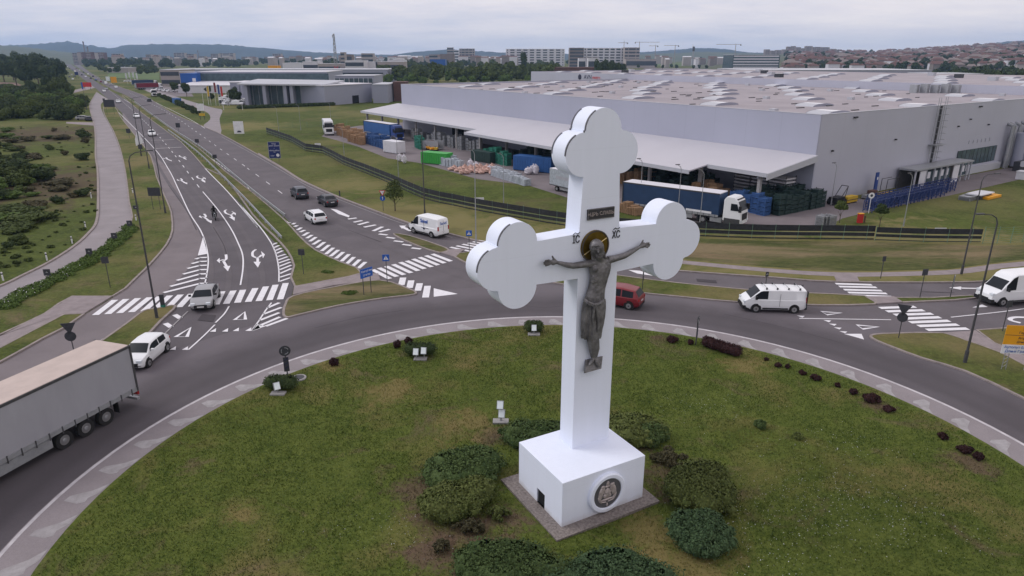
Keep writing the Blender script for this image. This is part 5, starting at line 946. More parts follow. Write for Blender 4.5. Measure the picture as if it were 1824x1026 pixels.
# ================================================================== LAMPS, SIGNS, RAILS, FENCE
def hfor(base, topy):
    x, y = G(*base); d = ray(base[0], topy); return CAMH+y/d[1]*d[2]-.1
def lamp(label, base, h=10, arm=None, m='dsteel', group='street lamps along the roads', r=.085, name='street_lamp', z=.1, bx=True):
    x, y = G(*base); t = thing(name, label, 'street lamp', (x, y, z), group=group); tl = (0, 0, h)
    MB().cyl((0, 0, 0), (0, 0, h), r, r*.55, 10).build('pole', M[m], t); MB().cyl((0, 0, 0), (0, 0, .9), r*1.5, r*1.45, 10).build('base_sleeve', M[m], t)
    if arm:
        a = math.radians(arm[0]); L_ = arm[1]; dx, dy = math.cos(a), math.sin(a)
        MB().tube([(0, 0, h), (dx*.15, dy*.15, h+.35), (dx*.5, dy*.5, h+.55), (dx*L_, dy*L_, h+.62)], [.042, .036, .032, .028], 6).build('arm', M[m], t)
        q = MB(); q.bx(-.05, .5, -.1, .1, -.03, .05); o = q.build('lamp_head', M['dsteel'], t); o.location = (dx*L_, dy*L_, h+.62); o.rotation_euler = (0, 0, a); MB().bx(0, .45, -.08, .08, -.045, -.03).build('lens', M['box'], o)
    return t
lamp('tall dark street lamp on the right verge in front of the yellow and white sign', (1718, 648), hfor((1718, 648), 388)-.35, (185, 1.1), 'dsteel', r=.085)
lamp('tall street lamp beyond the right road, left of the one by the yellow sign', (1712, 490), hfor((1712, 490), 322), (12, 1.3), 'dsteel', r=.08)
lamp('tall street lamp at the left zebra crossing on the small grass wedge', (280, 568), hfor((280, 568), 286), (35, 1.2), 'dsteel', r=.085)
lamp('street lamp beside the dark direction board on the left verge', (295, 381), hfor((295, 381), 213), (38, 1.5), 'dsteel')
lamp('street lamp second from the dark direction board going away', (266, 301), hfor((266, 301), 194), (38, 1.5), 'dsteel')
lamp('street lamp third from the dark direction board going away', (252, 279), hfor((252, 279), 179), (38, 1.5), 'dsteel')
lamp('street lamp behind the white van with blue lettering, at the outer kerb', (757, 387), 10.3, (230, 1.2), 'dsteel')
lamp('thin grey lamp post just left of the cross in front of the shade fence', (848, 433), 9.8, (230, .5), 'steel', r=.07)
lamp('street lamp by the scrub at the edge of the concrete road, far left', (155, 196), 9, (0, 1), 'dsteel')
for lab, b_, h in (('slim yard lamp at the far end of the shade fence', (613, 277), 5.2), ('slim yard lamp on the grass below the white container', (710, 316), 6.5), ('slim yard lamp left of the cross on the grass strip', (897, 362), 6.5), ('yard lamp behind the dark blue truck near the cross, darker than its neighbour', (1139, 378), 6.6), ('yard lamp in front of the middle of the dark blue truck', (1206, 398), 6.8), ('yard lamp in front of the front end of the dark blue trailer', (1246, 403), 6.4),
                   ('yard lamp against the right wall of the big warehouse', (1480, 366), 5.4), ('yard lamp between the blue racks and the right end of the shade fence', (1609, 403), 6.0), ('thin yard lamp in front of the grass field beyond the fence', (590, 222), 6), ('thin pole on the grass field left of the small lorry', (497, 238), 6.5), ('thin pole in the far corner of the field by the shade fence', (536, 232), 6.5)):
    t = lamp(lab, b_, h, (200, .35), 'steel', 'slim lamps around the warehouse yard', .055, 'yard_lamp', 0)
t = thing('banner_flag', 'white wind banner standing beside the far left street lamps', 'flag', (*G(251, 268), .1)); MB().cyl((0, 0, 0), (0, 0, 4.2), .04, n=6).build('pole', M['dsteel'], t); MB().add([(-.9, 0, .9), (.9, 0, 1.6), (.5, 0, 3.0), (-.1, 0, 4.2), (-.9, .0, 2.4), (-.9, .05, .9), (.9, .05, 1.6), (.5, .05, 3.0), (-.1, .05, 4.2), (-.9, .05, 2.4)], [(0, 1, 2, 3, 4), (9, 8, 7, 6, 5)]+[((i+1) % 5, i, 5+i, 5+(i+1) % 5) for i in range(5)]).build('banner', M['signw'], t)
# --- signs: boards on posts.  yaw 0 faces the camera side (-Y)
def panel(t, name, m, pts, z, y=-.05, th=.03, sub=None): 
    o = MB(); o.add([(x, y, z+zz) for x, zz in pts]+[(x, y+th, z+zz) for x, zz in pts], [tuple(range(len(pts))), tuple(range(len(pts), 2*len(pts)))[::-1]]+[((i+1) % len(pts), i, len(pts)+i, len(pts)+(i+1) % len(pts)) for i in range(len(pts))]); return o.build(name, M[m], sub or t)
circ = lambda r, n=24: [(r*math.cos(2*PI*i/n), r*math.sin(2*PI*i/n)) for i in range(n)]
rect = lambda w_, h: [(-w_/2, -h/2), (w_/2, -h/2), (w_/2, h/2), (-w_/2, h/2)]
tri = lambda s, up=1: [(-s/2, -s*.29*up), (s/2, -s*.29*up), (0, s*.58*up)][::up]
def sign(label, base, h, yaw, name='road_sign', posts=((0, 0),), group=None, z=.1, r=.035, cat='road sign'):
    x, y = G(*base); t = thing(name, label, cat, (x, y, z), yaw, group)
    for px, _ in posts: MB().cyl((px, 0, 0), (px, 0, h), r, n=8).build('post', M['dsteel'], t)
    return t
def pedsign(label, base, h, yaw, size=.62):
    t = sign(label, base, h, yaw, group='blue pedestrian crossing signs'); panel(t, 'board', 'signblue', rect(size, size), h-size/2); panel(t, 'white_triangle', 'signw', tri(size*.72), h-size/2-.04, -.06, .01)
    m = MB(); m.ell((0, -.066, h-size/2+.1), (.04, .005, .04), 8, 5); m.tube([(0, -.066, h-size/2+.06), (.01, -.066, h-size/2-.04), (.07, -.066, h-size/2-.13)], .014, 5); m.tube([(.01, -.066, h-size/2-.04), (-.06, -.066, h-size/2-.13)], .014, 5); m.build('walking_figure', M['ink'], t); return t
pedsign('blue pedestrian crossing sign on the grass island beside the bent blue direction sign', (690, 505), 2.7, .15); pedsign('blue pedestrian crossing sign just left of the cross arm by the slip lane crossing', (836, 449), 2.3, .1)
t = sign('blue two-line direction sign on two posts on the small grass island', (655, 525), 2.3, R(52), posts=((-.42, 0), (.42, 0)), name='direction_sign', cat='direction sign'); panel(t, 'board', 'signblue', rect(1.35, .82), 1.95); panel(t, 'board_back', 'signback', rect(1.35, .82), 1.95, -.015, .01)
text('Крагујевац', .24, M['signw'], t, 'lettering', Matrix.Translation((.05, -.055, 2.12)) @ Matrix.Rotation(PI/2, 4, 'X'), .004); text('Центар', .24, M['signw'], t, 'lettering', Matrix.Translation((0, -.055, 1.78)) @ Matrix.Rotation(PI/2, 4, 'X'), .004)
t = sign('give way sign above a blue arrow disc on the verge before the sapling', (683, 377), 2.9, .0); panel(t, 'give_way_board', 'signred', tri(.9, -1), 2.55); panel(t, 'give_way_field', 'signw', tri(.62, -1), 2.56, -.062, .01); panel(t, 'arrow_disc', 'signblue', circ(.36), 1.75); m = MB().bx(-.035, .035, -.07, -.055, 1.55, 1.85).add([(-.12, -.07, 1.82), (.12, -.07, 1.82), (0, -.07, 2.0)], [(0, 1, 2)]); m.build('white_arrow', M['signw'], t)
def backtri(label, base, yaw, h=2.6):
    t = sign(label, base, h, yaw, group='give way signs with a disc seen from behind', z=.1); panel(t, 'triangle_board', 'signback', tri(.95, -1), h-.25, -.05, .03); panel(t, 'disc_board', 'signback', circ(.36), h-.95, -.05, .03); return t
backtri('dark triangle and disc sign seen from behind above the grey trailer', (135, 640), .25); backtri('dark triangle and disc sign seen from behind at the right roundabout entry', (1600, 604), -.5)
def chevpost(label, base, yaw):
    t = sign(label, base, 2.15, yaw, z=.12, r=.04, group='roundabout posts with a disc over a chevron board', name='roundabout_sign'); panel(t, 'disc_board', 'signback', circ(.36), 1.9); m = MB()
    for a in (.4, 2.5, 4.6):
        m.tube([(.22*math.cos(a+k*.3), -.065, 1.9+.22*math.sin(a+k*.3)) for k in range(5)], .022, 5)
    m.build('ring_arrows', M['steel'], t); panel(t, 'chevron_board', 'signback', rect(.34, 1.0), .95); 
    for k in range(3): panel(t, 'chevron', 'ink', [(-.14, -.1), (.14, .05), (.14, .16), (-.14, .01)], .7+k*.28, -.065, .01)
    return t
chevpost('dark roundabout disc over a chevron board at the left edge of the lawn', (513, 675), .35); chevpost('slim dark roundabout post seen nearly edge-on right of the cross', (1239, 617), 1.15)
def backsq(label, base, h, yaw, w_=.62, hh=.62, posts=((0, 0),), name='road_sign', z=.1):
    t = sign(label, base, h, yaw, group='dark sign boards seen from behind', name=name, posts=posts, z=z); panel(t, 'board', 'signback', rect(w_, hh), h-hh/2); panel(t, 'mark', 'steel', [(-.12, -.05), (0, .1), (0, .02), (.1, .02), (.1, -.05)], h-hh/2+.02, -.065, .01) if w_ < .8 and h < 2 else None; return t
for lab, b_, h in (('chevron board seen from behind at the left road bend, nearest the picture edge', (88, 503), 1.2), ('chevron board seen from behind at the left road bend, second from the picture edge', (162, 464), 1.2), ('chevron board seen from behind at the left road bend, third from the picture edge', (206, 434), 1.15), ('chevron board seen from behind at the left road bend, fourth and farthest', (233, 410), 1.1)): backsq(lab, b_, h, .1)
backsq('tall post with a square board seen from behind on the grass between the left roads', (197, 514), 2.9, .2, .6, .6); backsq('dark square board seen from behind on the median tip before the zebra crossing', (541, 490), 2.5, 0, .6, .6)
backsq('dark double-line direction board seen from behind beside a street lamp', (280, 374), 3.0, 0, 1.7, 1.15, ((-.5, 0), (.5, 0)), 'direction_sign'); backsq('small dark board seen from behind below the row of left street lamps', (253, 279), 2.4, 0, .9, .9)
backsq('dark square board seen from behind left of the first far lamp pair', (231, 247), 2.4, 0, 1.1, 1.1); backsq('dark board seen from behind in the median, farthest of three', (319, 237), 2.6, 0, 1.2, 1.2); backsq('small dark board seen from behind in the median, second of three', (353, 266), 2.2, 0, .9, .8); backsq('small dark board seen from behind in the median, nearest of three', (385, 297), 2.2, 0, .8, .7)
backsq('small dark board seen from behind at the far tip of the grass strip', (186, 184), 2.0, 0, 1, 1); backsq('small dark double board on a post near the road bend', (245, 386), 1.4, 0, .7, .5)
backsq('thin post with a dark board on the verge beyond the right road', (1568, 498), 2.2, .2, .35, .5); backsq('post with a dark blue-grey board at the right upper zebra crossing', (1638, 532), 2.6, .2, .55, .55); backsq('low post with a small board left of the white van with roof bars', (1363, 514), 1.5, .2, .3, .45); backsq('post with a pale board in front of the tall white van', (1785, 592), 2.5, .3, .6, .55)
backsq('dark grey post sign on the strip just right of the cross arm', (1144, 517), 1.8, 1.2, .25, 1.0)
t = sign('tall narrow grey board standing on the strip before the tall white van', (1692, 531), 2.0, .9, name='chevron_board'); panel(t, 'board', 'steel', rect(.4, 1.3), 1.35); [panel(t, 'stripe', 'signback', [(-.18, -.1), (.18, .05), (.18, .15), (-.18, 0)], .9+k*.26, -.065, .01) for k in range(4)]
t = thing('bollard', 'dark bollard with a green foot at the end of the left zebra crossing', 'bollard', (*G(291, 549), .1)); MB().bx(-.16, .16, -.08, .08, .2, 1.1).build('body', M['signback'], t); MB().bx(-.17, .17, -.09, .09, 0, .22).build('foot', M['tealc'], t)
# big boards
t = backsq('large blank dark sign board seen from behind where the left roads meet', (198, 205), 5.2, 0, 3.9, 2.5, ((-1.3, 0), (1.3, 0)), 'billboard')
t = sign('white billboard with a small dark print on the field beside the outgoing road', (427, 243), 3.8, .05, name='billboard', posts=((-1.0, 0), (1.0, 0)), cat='billboard'); panel(t, 'board', 'signw', rect(2.6, 3.2), 2.2); panel(t, 'print', 'ink', [(-.6, -.25), (-.3, .15), (.1, .2), (.5, .1), (.65, -.25)], 1.2, -.065, .01)
t = sign('dark blue information board with white lettering beside the outgoing road', (491, 289), 3.9, .08, name='information_board', posts=((-.7, 0), (.7, 0)), cat='billboard'); panel(t, 'board', 'navyb', rect(2.15, 3.1), 2.3); panel(t, 'frame', 'steel', rect(2.3, 3.25), 2.3, -.03, .02)
for s_, z, k in (('НИЗ АВИ', 3.5, .3), ('ДОБРО ДОШЛИ', 3.12, .26), ('у', 2.65, .26), ('КРАГУЈЕВАЦ', 2.2, .31), ('град', 1.95, .2), ('Срце', 1.2, .3)): text(s_ if z < 3.4 else 'ГРАД', k, M['signw'], t, 'lettering', Matrix.Translation((0 if z > 1.5 else -.45, -.06, z)) @ Matrix.Rotation(PI/2, 4, 'X'), .004)
panel(t, 'emblem', 'signw', circ(.32), 1.3, -.065, .01, None).location = (.6, 0, 0)
t = sign('orange and white direction sign on lattice posts at the right edge', (1805, 661), 3.2, -.12, name='direction_sign', posts=(), cat='direction sign'); 
for px in (-.65, .75):
    m = MB(); m.cyl((px-.13, 0, 0), (px-.13, 0, 3.1), .025, n=6).cyl((px+.13, 0, 0), (px+.13, 0, 3.1), .025, n=6)
    for k in range(7): m.cyl((px-.13, 0, .15+k*.28), (px+.13, 0, .35+k*.28), .015, n=5)
    m.build('lattice_post', M['steel'], t)
panel(t, 'orange_board', 'orange', [(-1.1, -.68), (1.9, -.68), (1.9, .68), (-1.1, .68)], 2.5); panel(t, 'white_board', 'signw', [(-1.1, -.32), (1.9, -.32), (1.9, .32), (-1.1, .32)], 1.5); panel(t, 'divider', 'ink', [(-1.1, -.012), (1.9, -.012), (1.9, .012), (-1.1, .012)], 2.5, -.062, .01)
for s_, x, z, k, m in (('Центар', .35, 2.95, .24, 'ink'), ('Горњи град', .35, 2.68, .22, 'ink'), ('Аеродром', .35, 2.3, .24, 'ink'), ('Денино брдо', .35, 2.03, .2, 'ink'), ('Аутопут Београд', .05, 1.64, .25, 'signblue'), ('Доњи Град', -.2, 1.35, .25, 'signblue')): text(s_, k, M[m], t, 'lettering', Matrix.Translation((x, -.065, z)) @ Matrix.Rotation(PI/2, 4, 'X'), .004)
def simpleboard(name, label, px, py, w_, h, zc, m, legs='dsteel', yaw=0):
    x, y = G(px, py); t = thing(name, label, 'billboard', (x, y, 0), yaw)
    for s in (-1, 1): MB().cyl((s*w_*.35, 0, 0), (s*w_*.35, 0, zc), .1, n=6).build('post', M[legs], t)
    MB().bx(-w_/2, w_/2, -.12, -.02+.1, zc-h/2, zc+h/2).build('board', M[m], t); return t
simpleboard('billboard', 'large orange board standing beside the far road', 204, 150, 4.2, 4.2, 3.2, 'orange'); t = simpleboard('billboard', 'red board with a blue end at the left side of the far road', 157, 161, 5.2, 2.6, 3.4, 'signred'); MB().bx(-3.6, -2.65, -.15, .1, .8, 4.8).build('blue_panel', M['signblue'], t)
simpleboard('billboard', 'pale blue board behind the large orange one', 193, 146, 3, 3.4, 2.5, 'lampw'); simpleboard('direction_sign', 'white notice board with a yellow strip at the side road mouth', 359, 208, 2.3, 2.4, 3.2, 'signw'); simpleboard('direction_sign', 'yellow strip sign at the side road mouth below the white notice', 361, 213, 1.9, .8, 1.6, 'yellow')
simpleboard('direction_sign', 'small blue road sign over the far queue of cars', 138, 141, 3.2, 2.8, 5.0, 'navyb')
t = thing('gate_frame', 'white pipe frame like a goal at the corner of the field', 'frame', (*G(415, 196), 0), 0); MB().tube([(-3.6, 0, 0), (-3.6, 0, 2.2), (3.6, .5, 2.2), (3.6, .5, 0)], .09, 6).build('frame', M['box'], t)
for i, (px, m, h) in enumerate(((363, 'box', 11), (372, 'yellow', 10), (376, 'box', 11), (385, 'signred', 12), (391, 'dhl', 11), (396, 'tail', 10), (405, 'box', 9), (409, 'box', 10), (434, 'box', 10), (454, 'box', 10), (475, 'box', 10), (496, 'box', 10))):
    x, y = G(px, 188 if px < 430 else 186); t = thing('flagpole', ('flagpole with a tall banner flag before the glass dealership' if px in (385, 391, 396) else 'bare white flagpole before the dealerships'), 'flagpole', (x, y, 0), group='flagpoles before the dealerships'); MB().cyl((0, 0, 0), (0, 0, h*.8), .07, n=6).build('pole', M['box'], t)
    if px in (385, 391, 396, 372): MB().bx(.08, .85, -.02, .02, h*.8-4.2, h*.8-.2).build('flag', M[{'signred': 'carred', 'dhl': 'carblue', 'tail': 'signred', 'yellow': 'yellow'}[m]], t)
for px, h in ((228, 9), (234, 10), (241, 10), (247, 9)):
    x, y = G(px, 150); t = thing('flagpole', 'white flagpole standing in the row beyond the red truck', 'flagpole', (x, y, 0), group='flagpoles beyond the red truck'); MB().cyl((0, 0, 0), (0, 0, h*.9), .09, n=6).build('pole', M['box'], t); MB().bx(-1.0, -.08, -.02, .02, h*.9-4, h*.9-.2).build('flag', M['box'], t)
for i, p in enumerate(((163, 353), (153, 407), (129, 434), (84, 464), (6, 500), (237, 345), (243, 394))):
    t = thing('delineator_post', ['delineator post by the straight of the concrete road, farthest on the scrub side', 'delineator post at the start of the road bend, second farthest', 'white delineator post at the road bend, scrub side, third', 'white delineator post at the road bend, scrub side, fourth', 'white delineator post at the left edge of the picture', 'delineator post on the verge side of the concrete road, the farther of two', 'delineator post on the verge side of the concrete road, the nearer of two'][i], 'post', (*G(*p), 0), group='white delineator posts'); MB().bx(-.06, .06, -.04, .04, 0, .85).build('post', M['signw'], t); MB().bx(-.065, .065, -.045, .045, .6, .72).build('reflector', M['ink'], t)
t = thing('delineator_post', 'short black post on the outer kerb beyond the black sedan', 'post', (*G(605.5, 350), 0)); MB().bx(-.07, .07, -.05, .05, 0, .8).build('post', M['ink'], t); MB().bx(-.075, .075, -.055, .055, .8, .88).build('cap', M['dsteel'], t)
# guardrails on the median
def guard(label, pts, hgt=.75, sp=4.0):
    P = smooth(gp(pts), 3); t = thing('guardrail', label, 'guardrail', (*P[0], 0)); o = np.array(P[0]); m = MB()
    for zz in (0, .1, .2): stroke(m, [tuple(np.array(q)-o) for q in P], .05+.05*(zz != .1), hgt-.3+zz, hgt-.2+zz)
    m.build('rail', M['steel'], t); P = [np.array(q) for q in P]; acc = 0; nxt = 0
    for a, b in zip(P, P[1:]):
        L_ = np.hypot(*(b-a))
        while nxt <= acc+L_:
            q = a+(b-a)*(nxt-acc)/L_-o; MB().bx(q[0]-.05, q[0]+.05, q[1]-.05, q[1]+.05, 0, hgt-.05).build('post', M['steel'], t); nxt += sp
        acc += L_
guard('galvanised guardrail on the near side of the median grass', [(300, 235), (350, 273), (400, 322), (440, 363), (475, 402), (503, 432)])
guard('galvanised guardrail on the far side of the median grass', [(240, 183), (299, 227), (360, 267.5), (404, 305), (451, 345.5), (509, 391.5)])
# shade-net fence round the warehouse plot
FPTS = [(475, 238), (520, 254), (545, 269), (575, 273), (612, 293), (650, 308), (700, 329), (755, 354), (812, 367), (860, 377), (940, 391), (1007, 402), (1100, 412), (1230, 420), (1364, 425), (1480, 426), (1556, 427)]
def fence(label, pts, bands, h=1.7, sp=2.6, net=True, extra=None, m='fenceb'):
    P = [np.array(q) for q in (smooth(gp(pts), 2))]; o = P[0]; t = thing('fence', label, 'fence', (*o, 0)); rel = [tuple(q-o) for q in P]
    for z0, z1_ in bands: stroke(MB(), [(0, 0), (1, 0)], .1, 0, 1); b_ = stroke(MB(), rel, .03, z0, z1_).build('shade_band', M[m], t)
    w_ = MB()
    for zz in np.arange(.1, h, .25): stroke(w_, rel, .012, zz, zz+.018)
    w_.build('wire_mesh', M['wire'], t); acc = 0; nxt = 0; q = None; c_ = 0
    tot = sum(np.hypot(*(b-a)) for a, b in zip(P, P[1:])); sp = max(sp, tot/95)
    for a, b in zip(P, P[1:]):
        L_ = np.hypot(*(b-a))
        while nxt <= acc+L_:
            q = a+(b-a)*(nxt-acc)/L_-o; MB().bx(q[0]-.022, q[0]+.022, q[1]-.022, q[1]+.022, 0, h+.06).build('post', M['wire'], t); nxt += sp
        acc += L_
    return t
ft = fence('long wire fence hung with three black shade bands along the warehouse yard', FPTS, [(.95, 1.65), (.42, .82), (.02, .16)])
f2 = fence('shorter right-hand fence section hung with three black shade bands', [(1558, 429), (1650, 432), (1746, 433)], [(1.0, 1.62), (.5, .82), (.12, .2)])
fence('bare green wire fence continuing to the right edge of the picture', [(1750, 434), (1790, 434), (1824, 432), (1950, 425)], [], h=1.9, sp=1.6)
for k, (p, lab) in enumerate((((1670, 430), 'small white notice on the right fence section'), ((854, 372), 'small white notice on the fence left of the cross'), ((567, 268), 'small white notice near the far end of the long fence'))):
    x, y = G(*p); o = MB().bx(-.65, .65, -.1, -.07, 1.15, 1.6).build('fence_notice', M['signw']); o.location = (x, y, 0); tag(o, lab, 'notice')
# wire fence right side uprights in front of the left field
fence('thin wire fence across the field behind the small lorry', [(497, 228), (560, 226), (640, 222)], [], h=1.6, sp=4)
# ================================================================== WAREHOUSES
WA = math.atan2(.565, .825); WC = (42.2, 95.7)     # local x runs along the right wall, local y along the left wall
HW = 12.4
M['roofB'] = None
def roofmat():
    m = bpy.data.materials.new('membrane_roof_seams'); m.use_nodes = True; nt = m.node_tree; b = nt.nodes['Principled BSDF']; b.inputs['Roughness'].default_value = .8
    tc = nd(nt, 'ShaderNodeTexCoord').outputs['Object']
    c = ramp(nt, noise(nt, tc, .12, 6, .6), [(.3, (.25, .225, .245)), (.7, (.335, .30, .325))])
    br = nd(nt, 'ShaderNodeTexBrick'); br.inputs['Scale'].default_value = 1.; br.inputs['Mortar Size'].default_value = .02; br.inputs['Brick Width'].default_value = 12.; br.inputs['Row Height'].default_value = 2.; nt.links.new(tc, br.inputs['Vector'])
    br.inputs['Color1'].default_value = br.inputs['Color2'].default_value = (0, 0, 0, 1); br.inputs['Mortar'].default_value = (.6, .6, .6, 1)
    c = mixc(nt, br.outputs[0], c, (.22, .19, .20)); nt.links.new(c, b.inputs['Base Color']); return m
M['roofB'] = roofmat()
def panelmat(name, c, sx):
    m = bpy.data.materials.new(name); m.use_nodes = True; nt = m.node_tree; b = nt.nodes['Principled BSDF']; b.inputs['Roughness'].default_value = .45
    tc = nd(nt, 'ShaderNodeTexCoord').outputs['Object']; sp = nd(nt, 'ShaderNodeSeparateXYZ'); nt.links.new(tc, sp.inputs[0])
    s = mth(nt, 'ADD', sp.outputs[0], sp.outputs[1]); f = mth(nt, 'FRACT', mth(nt, 'DIVIDE', s, sx)); f = mth(nt, 'LESS_THAN', f, .012)
    f2 = mth(nt, 'LESS_THAN', mth(nt, 'FRACT', mth(nt, 'DIVIDE', sp.outputs[2], 1.15)), .03); c0 = ramp(nt, noise(nt, tc, .1, 4), [(.3, tuple(np.array(c)*.95)), (.7, tuple(np.array(c)*1.04))])
    c1 = mixc(nt, mth(nt, 'MULTIPLY', mth(nt, 'ADD', f, mth(nt, 'MULTIPLY', f2, .35), True), .3), c0, tuple(np.array(c)*.6)); nt.links.new(c1, b.inputs['Base Color']); return m
M['wallp'] = panelmat('warehouse_panels', (.36, .37, .455), 6.); M['wallq'] = panelmat('warehouse_panels_side', (.41, .415, .49), 6.)
wh1 = thing('warehouse', 'huge blue-grey warehouse with an open canopy and arched skylights', 'warehouse', (*WC, 0), WA)
TD, UD = 88., 131.
def wallq(name, m, x0, y0, x1, y1, z0, z1_, par, th=.3):
    d = np.array([x1-x0, y1-y0]); d /= np.hypot(*d); nn = np.array([-d[1], d[0]])*th; a, b = np.array([x0, y0]), np.array([x1, y1]); return MB().prism([tuple(a), tuple(b), tuple(b+nn), tuple(a+nn)], z0, z1_).build(name, m, par)
MB().bx(0, .3, 0, UD, 0, HW).build('wall', M['wallp'], wh1); MB().bx(.302, TD, 0, .3, 0, HW).build('wall', M['wallq'], wh1); MB().bx(.302, TD, UD-.3, UD, 0, HW-.01).build('wall', M['wallp'], wh1)
MB().bx(.31, TD, .31, UD-.31, HW-.5, HW-.35).build('roof', M['roofB'], wh1)
pp = MB(); pp.bx(-.04, .36, -.04, UD+.04, HW, HW+.07).bx(.362, TD, -.04, .36, HW, HW+.069).bx(.362, TD, UD-.3, UD+.04, HW, HW+.068); pp.build('parapet_cap', M['wall3'], wh1)
n = 12; Ls, Rw, Hh = 3.4, 3.0, .45      # low arched rooflights spanning along x: opaque left half, translucent right half
arc_ = [(-Rw*math.cos(PI*i/n), Hh*math.sin(PI*i/n)) for i in range(n+1)]
def vault(i0, i1, m): return MB().add([(x, 0, z) for x, z in arc_[i0:i1+1]]+[(x, Ls, z) for x, z in arc_[i0:i1+1]], [(k, k+1, i1-i0+2+k, i1-i0+1+k) for k in range(i1-i0)]).mesh('skylight', M[m], True)
skm = vault(5, 10, 'skylight'); sko = vault(0, 5, 'wall3'); sk2 = vault(10, 12, 'wall3')
ec = MB().add([(x*1.02, 0, z*1.06) for x, z in arc_], [tuple(range(n+1))]); edm = ec.mesh('end_cap', M['wall2'])
def rooflight(par, x, y, z):
    o = link('skylight', skm, par, (x, y, z)); link('curb', sko, o); link('curb', sk2, o); link('end_cap', edm, o, (0, -.04, 0)); link('end_cap', edm, o, (0, Ls+.04, 0))
for j in range(7):
    for i in range(7):
        x, y = 8+j*13+(i % 3)*1.7, 2.2+i*21.5+(10.7 if j % 2 else 0)
        if y < UD-6: rooflight(wh1, x, y, HW-.36)
        if (i+j) % 3 == 0 and y < UD-14: MB().bx(x-5.2, x-4.2, y+7.2, y+8.2, HW-.35, HW+.15).build('roof_vent', M['wall3'], wh1)
rd_ = random.Random(3)
for k in range(95):
    x, y = 3+rd_.random()*80, 4+rd_.random()*122; m = MB().bx(x, x+.9+rd_.random(), y, y+.3, HW-.35, HW-.22); m.build('lightning_rod_block', M['dsteel'], wh1)
# canopy: sloping sheet, with the front stepped
sl_ = .143; cz = lambda t: 7.0+sl_*t
cp = MB(); secs = [(71, 133.5, -11.6), (9.6, 71, -14.6), (-.3, 9.6, -10.9)]
for s0, s1, t0 in secs:
    cp.add([(-.02, s0, cz(0)), (-.02, s1, cz(0)), (t0, s1, cz(t0)), (t0, s0, cz(t0))]+[(-.02, s0, cz(0)-.18), (-.02, s1, cz(0)-.18), (t0, s1, cz(t0)-.18), (t0, s0, cz(t0)-.18)], [(0, 1, 2, 3), (7, 6, 5, 4), (3, 2, 6, 7), (1, 0, 4, 5)[::-1], (0, 3, 7, 4), (2, 1, 5, 6)])
cp.build('canopy_roof', M['canopy'], wh1)
fa_ = MB()
for s0, s1, t0 in secs: fa_.bx(t0-.12, t0-.004, s0, s1, cz(t0)-.5, cz(t0)+.04)
fa_.build('gutter', M['wall3'], wh1)
ea = MB(); ea.add([(0, -.42, cz(0)-.03), (-11.0, -.42, cz(-11)-.03), (-11.0, -.42, cz(-11)-.85), (0, -.42, cz(0)-.9)]+[(0, -.305, cz(0)-.03), (-11.0, -.305, cz(-11)-.03), (-11.0, -.305, cz(-11)-.85), (0, -.305, cz(0)-.9)], [(0, 1, 2, 3), (7, 6, 5, 4), (0, 3, 7, 4), (1, 0, 4, 5), (2, 1, 5, 6), (3, 2, 6, 7)]); ea.build('end_beam', M['wall3'], wh1)
for k in range(14):
    s = 1.2+k*10.1; t0 = -10.2
    MB().bx(t0-.22, t0+.22, s-.22, s+.22, 0, cz(t0)-.2).build('canopy_post', M['concrete'], wh1)
    if k in (0, 13): MB().bx(t0-.25, t0+.25, s-.25, s+.25, .1, 1.5).build('post_guard', M['yellow'], wh1)
    MB().add([(t0-(4 if 1 < k < 7 or k == 1 else .6), s-.1, cz(t0)-.9+.0), (0, s-.1, cz(0)-.8), (0, s-.1, cz(0)-.2), (t0-(4 if 1 <= k < 7 else .6), s-.1, cz(t0)-.75), (t0-(4 if 1 <= k < 7 else .6), s+.1, cz(t0)-.9), (0, s+.1, cz(0)-.8), (0, s+.1, cz(0)-.2), (t0-(4 if 1 <= k < 7 else .6), s+.1, cz(t0)-.75)], [(0, 1, 2, 3), (7, 6, 5, 4), (0, 4, 5, 1), (1, 5, 6, 2), (2, 6, 7, 3), (3, 7, 4, 0)]).build('canopy_beam', M['wall2'], wh1)
for s in (52, 30, 96): MB().bx(-.05, .0, s, s+6, 0, 5.5).build('gate_opening', M['dark'], wh1)
# right wall: ladders, entrance shelter, glazed band
for x in (32.0, 34.2):
    m = MB(); w_ = .35
    for y in (-.35,): m.tube([(x-w_, y, .5 if x > 33 else 1.5), (x-w_, y, HW+1.3)], .045, 5).tube([(x+w_, y, .5 if x > 33 else 1.5), (x+w_, y, HW+1.3)], .045, 5)
    for z in np.arange(.8, HW+1, .4): m.tube([(x-w_, -.35, z), (x+w_, -.35, z)], .022, 4)
    for z in np.arange(3.0, HW+1.2, 1.0): m.tube([(x-w_, -.35, z), (x-w_*1.1, -.95, z), (x, -1.15, z), (x+w_*1.1, -.95, z), (x+w_, -.35, z)], .025, 4)
    m.build('ladder', M['steel'], wh1)
MB().bx(31.2, 35.0, -.06, -.01, 2, HW).build('ladder_backing', M['dsteel'], wh1) if False else None
MB().bx(31.4, 34.9, -1.3, -.05, 6.2, 6.28).build('ladder_platform', M['steel'], wh1); dpm = MB().bx(33.1, 33.4, -.3, -.02, 0, HW); dpm.build('downpipe', M['dsteel'], wh1)
sh = thing('entrance_shelter', 'low grey-roofed shelter with dark glazing against the right wall of the warehouse', 'shelter', (WC[0], WC[1], 0), WA)
MB().bx(22.6, 41.8, -3.2, -.35, 3.05, 3.3).build('roof', M['steel'], sh)
for k, x in enumerate((22.9, 26.2, 28.9, 31.0, 33.0, 36.0, 38.3, 40.4, 41.5)): MB().bx(x, x+.22, -3.0, -2.8, 0, 3.05).build('post', M['wall3'], sh)
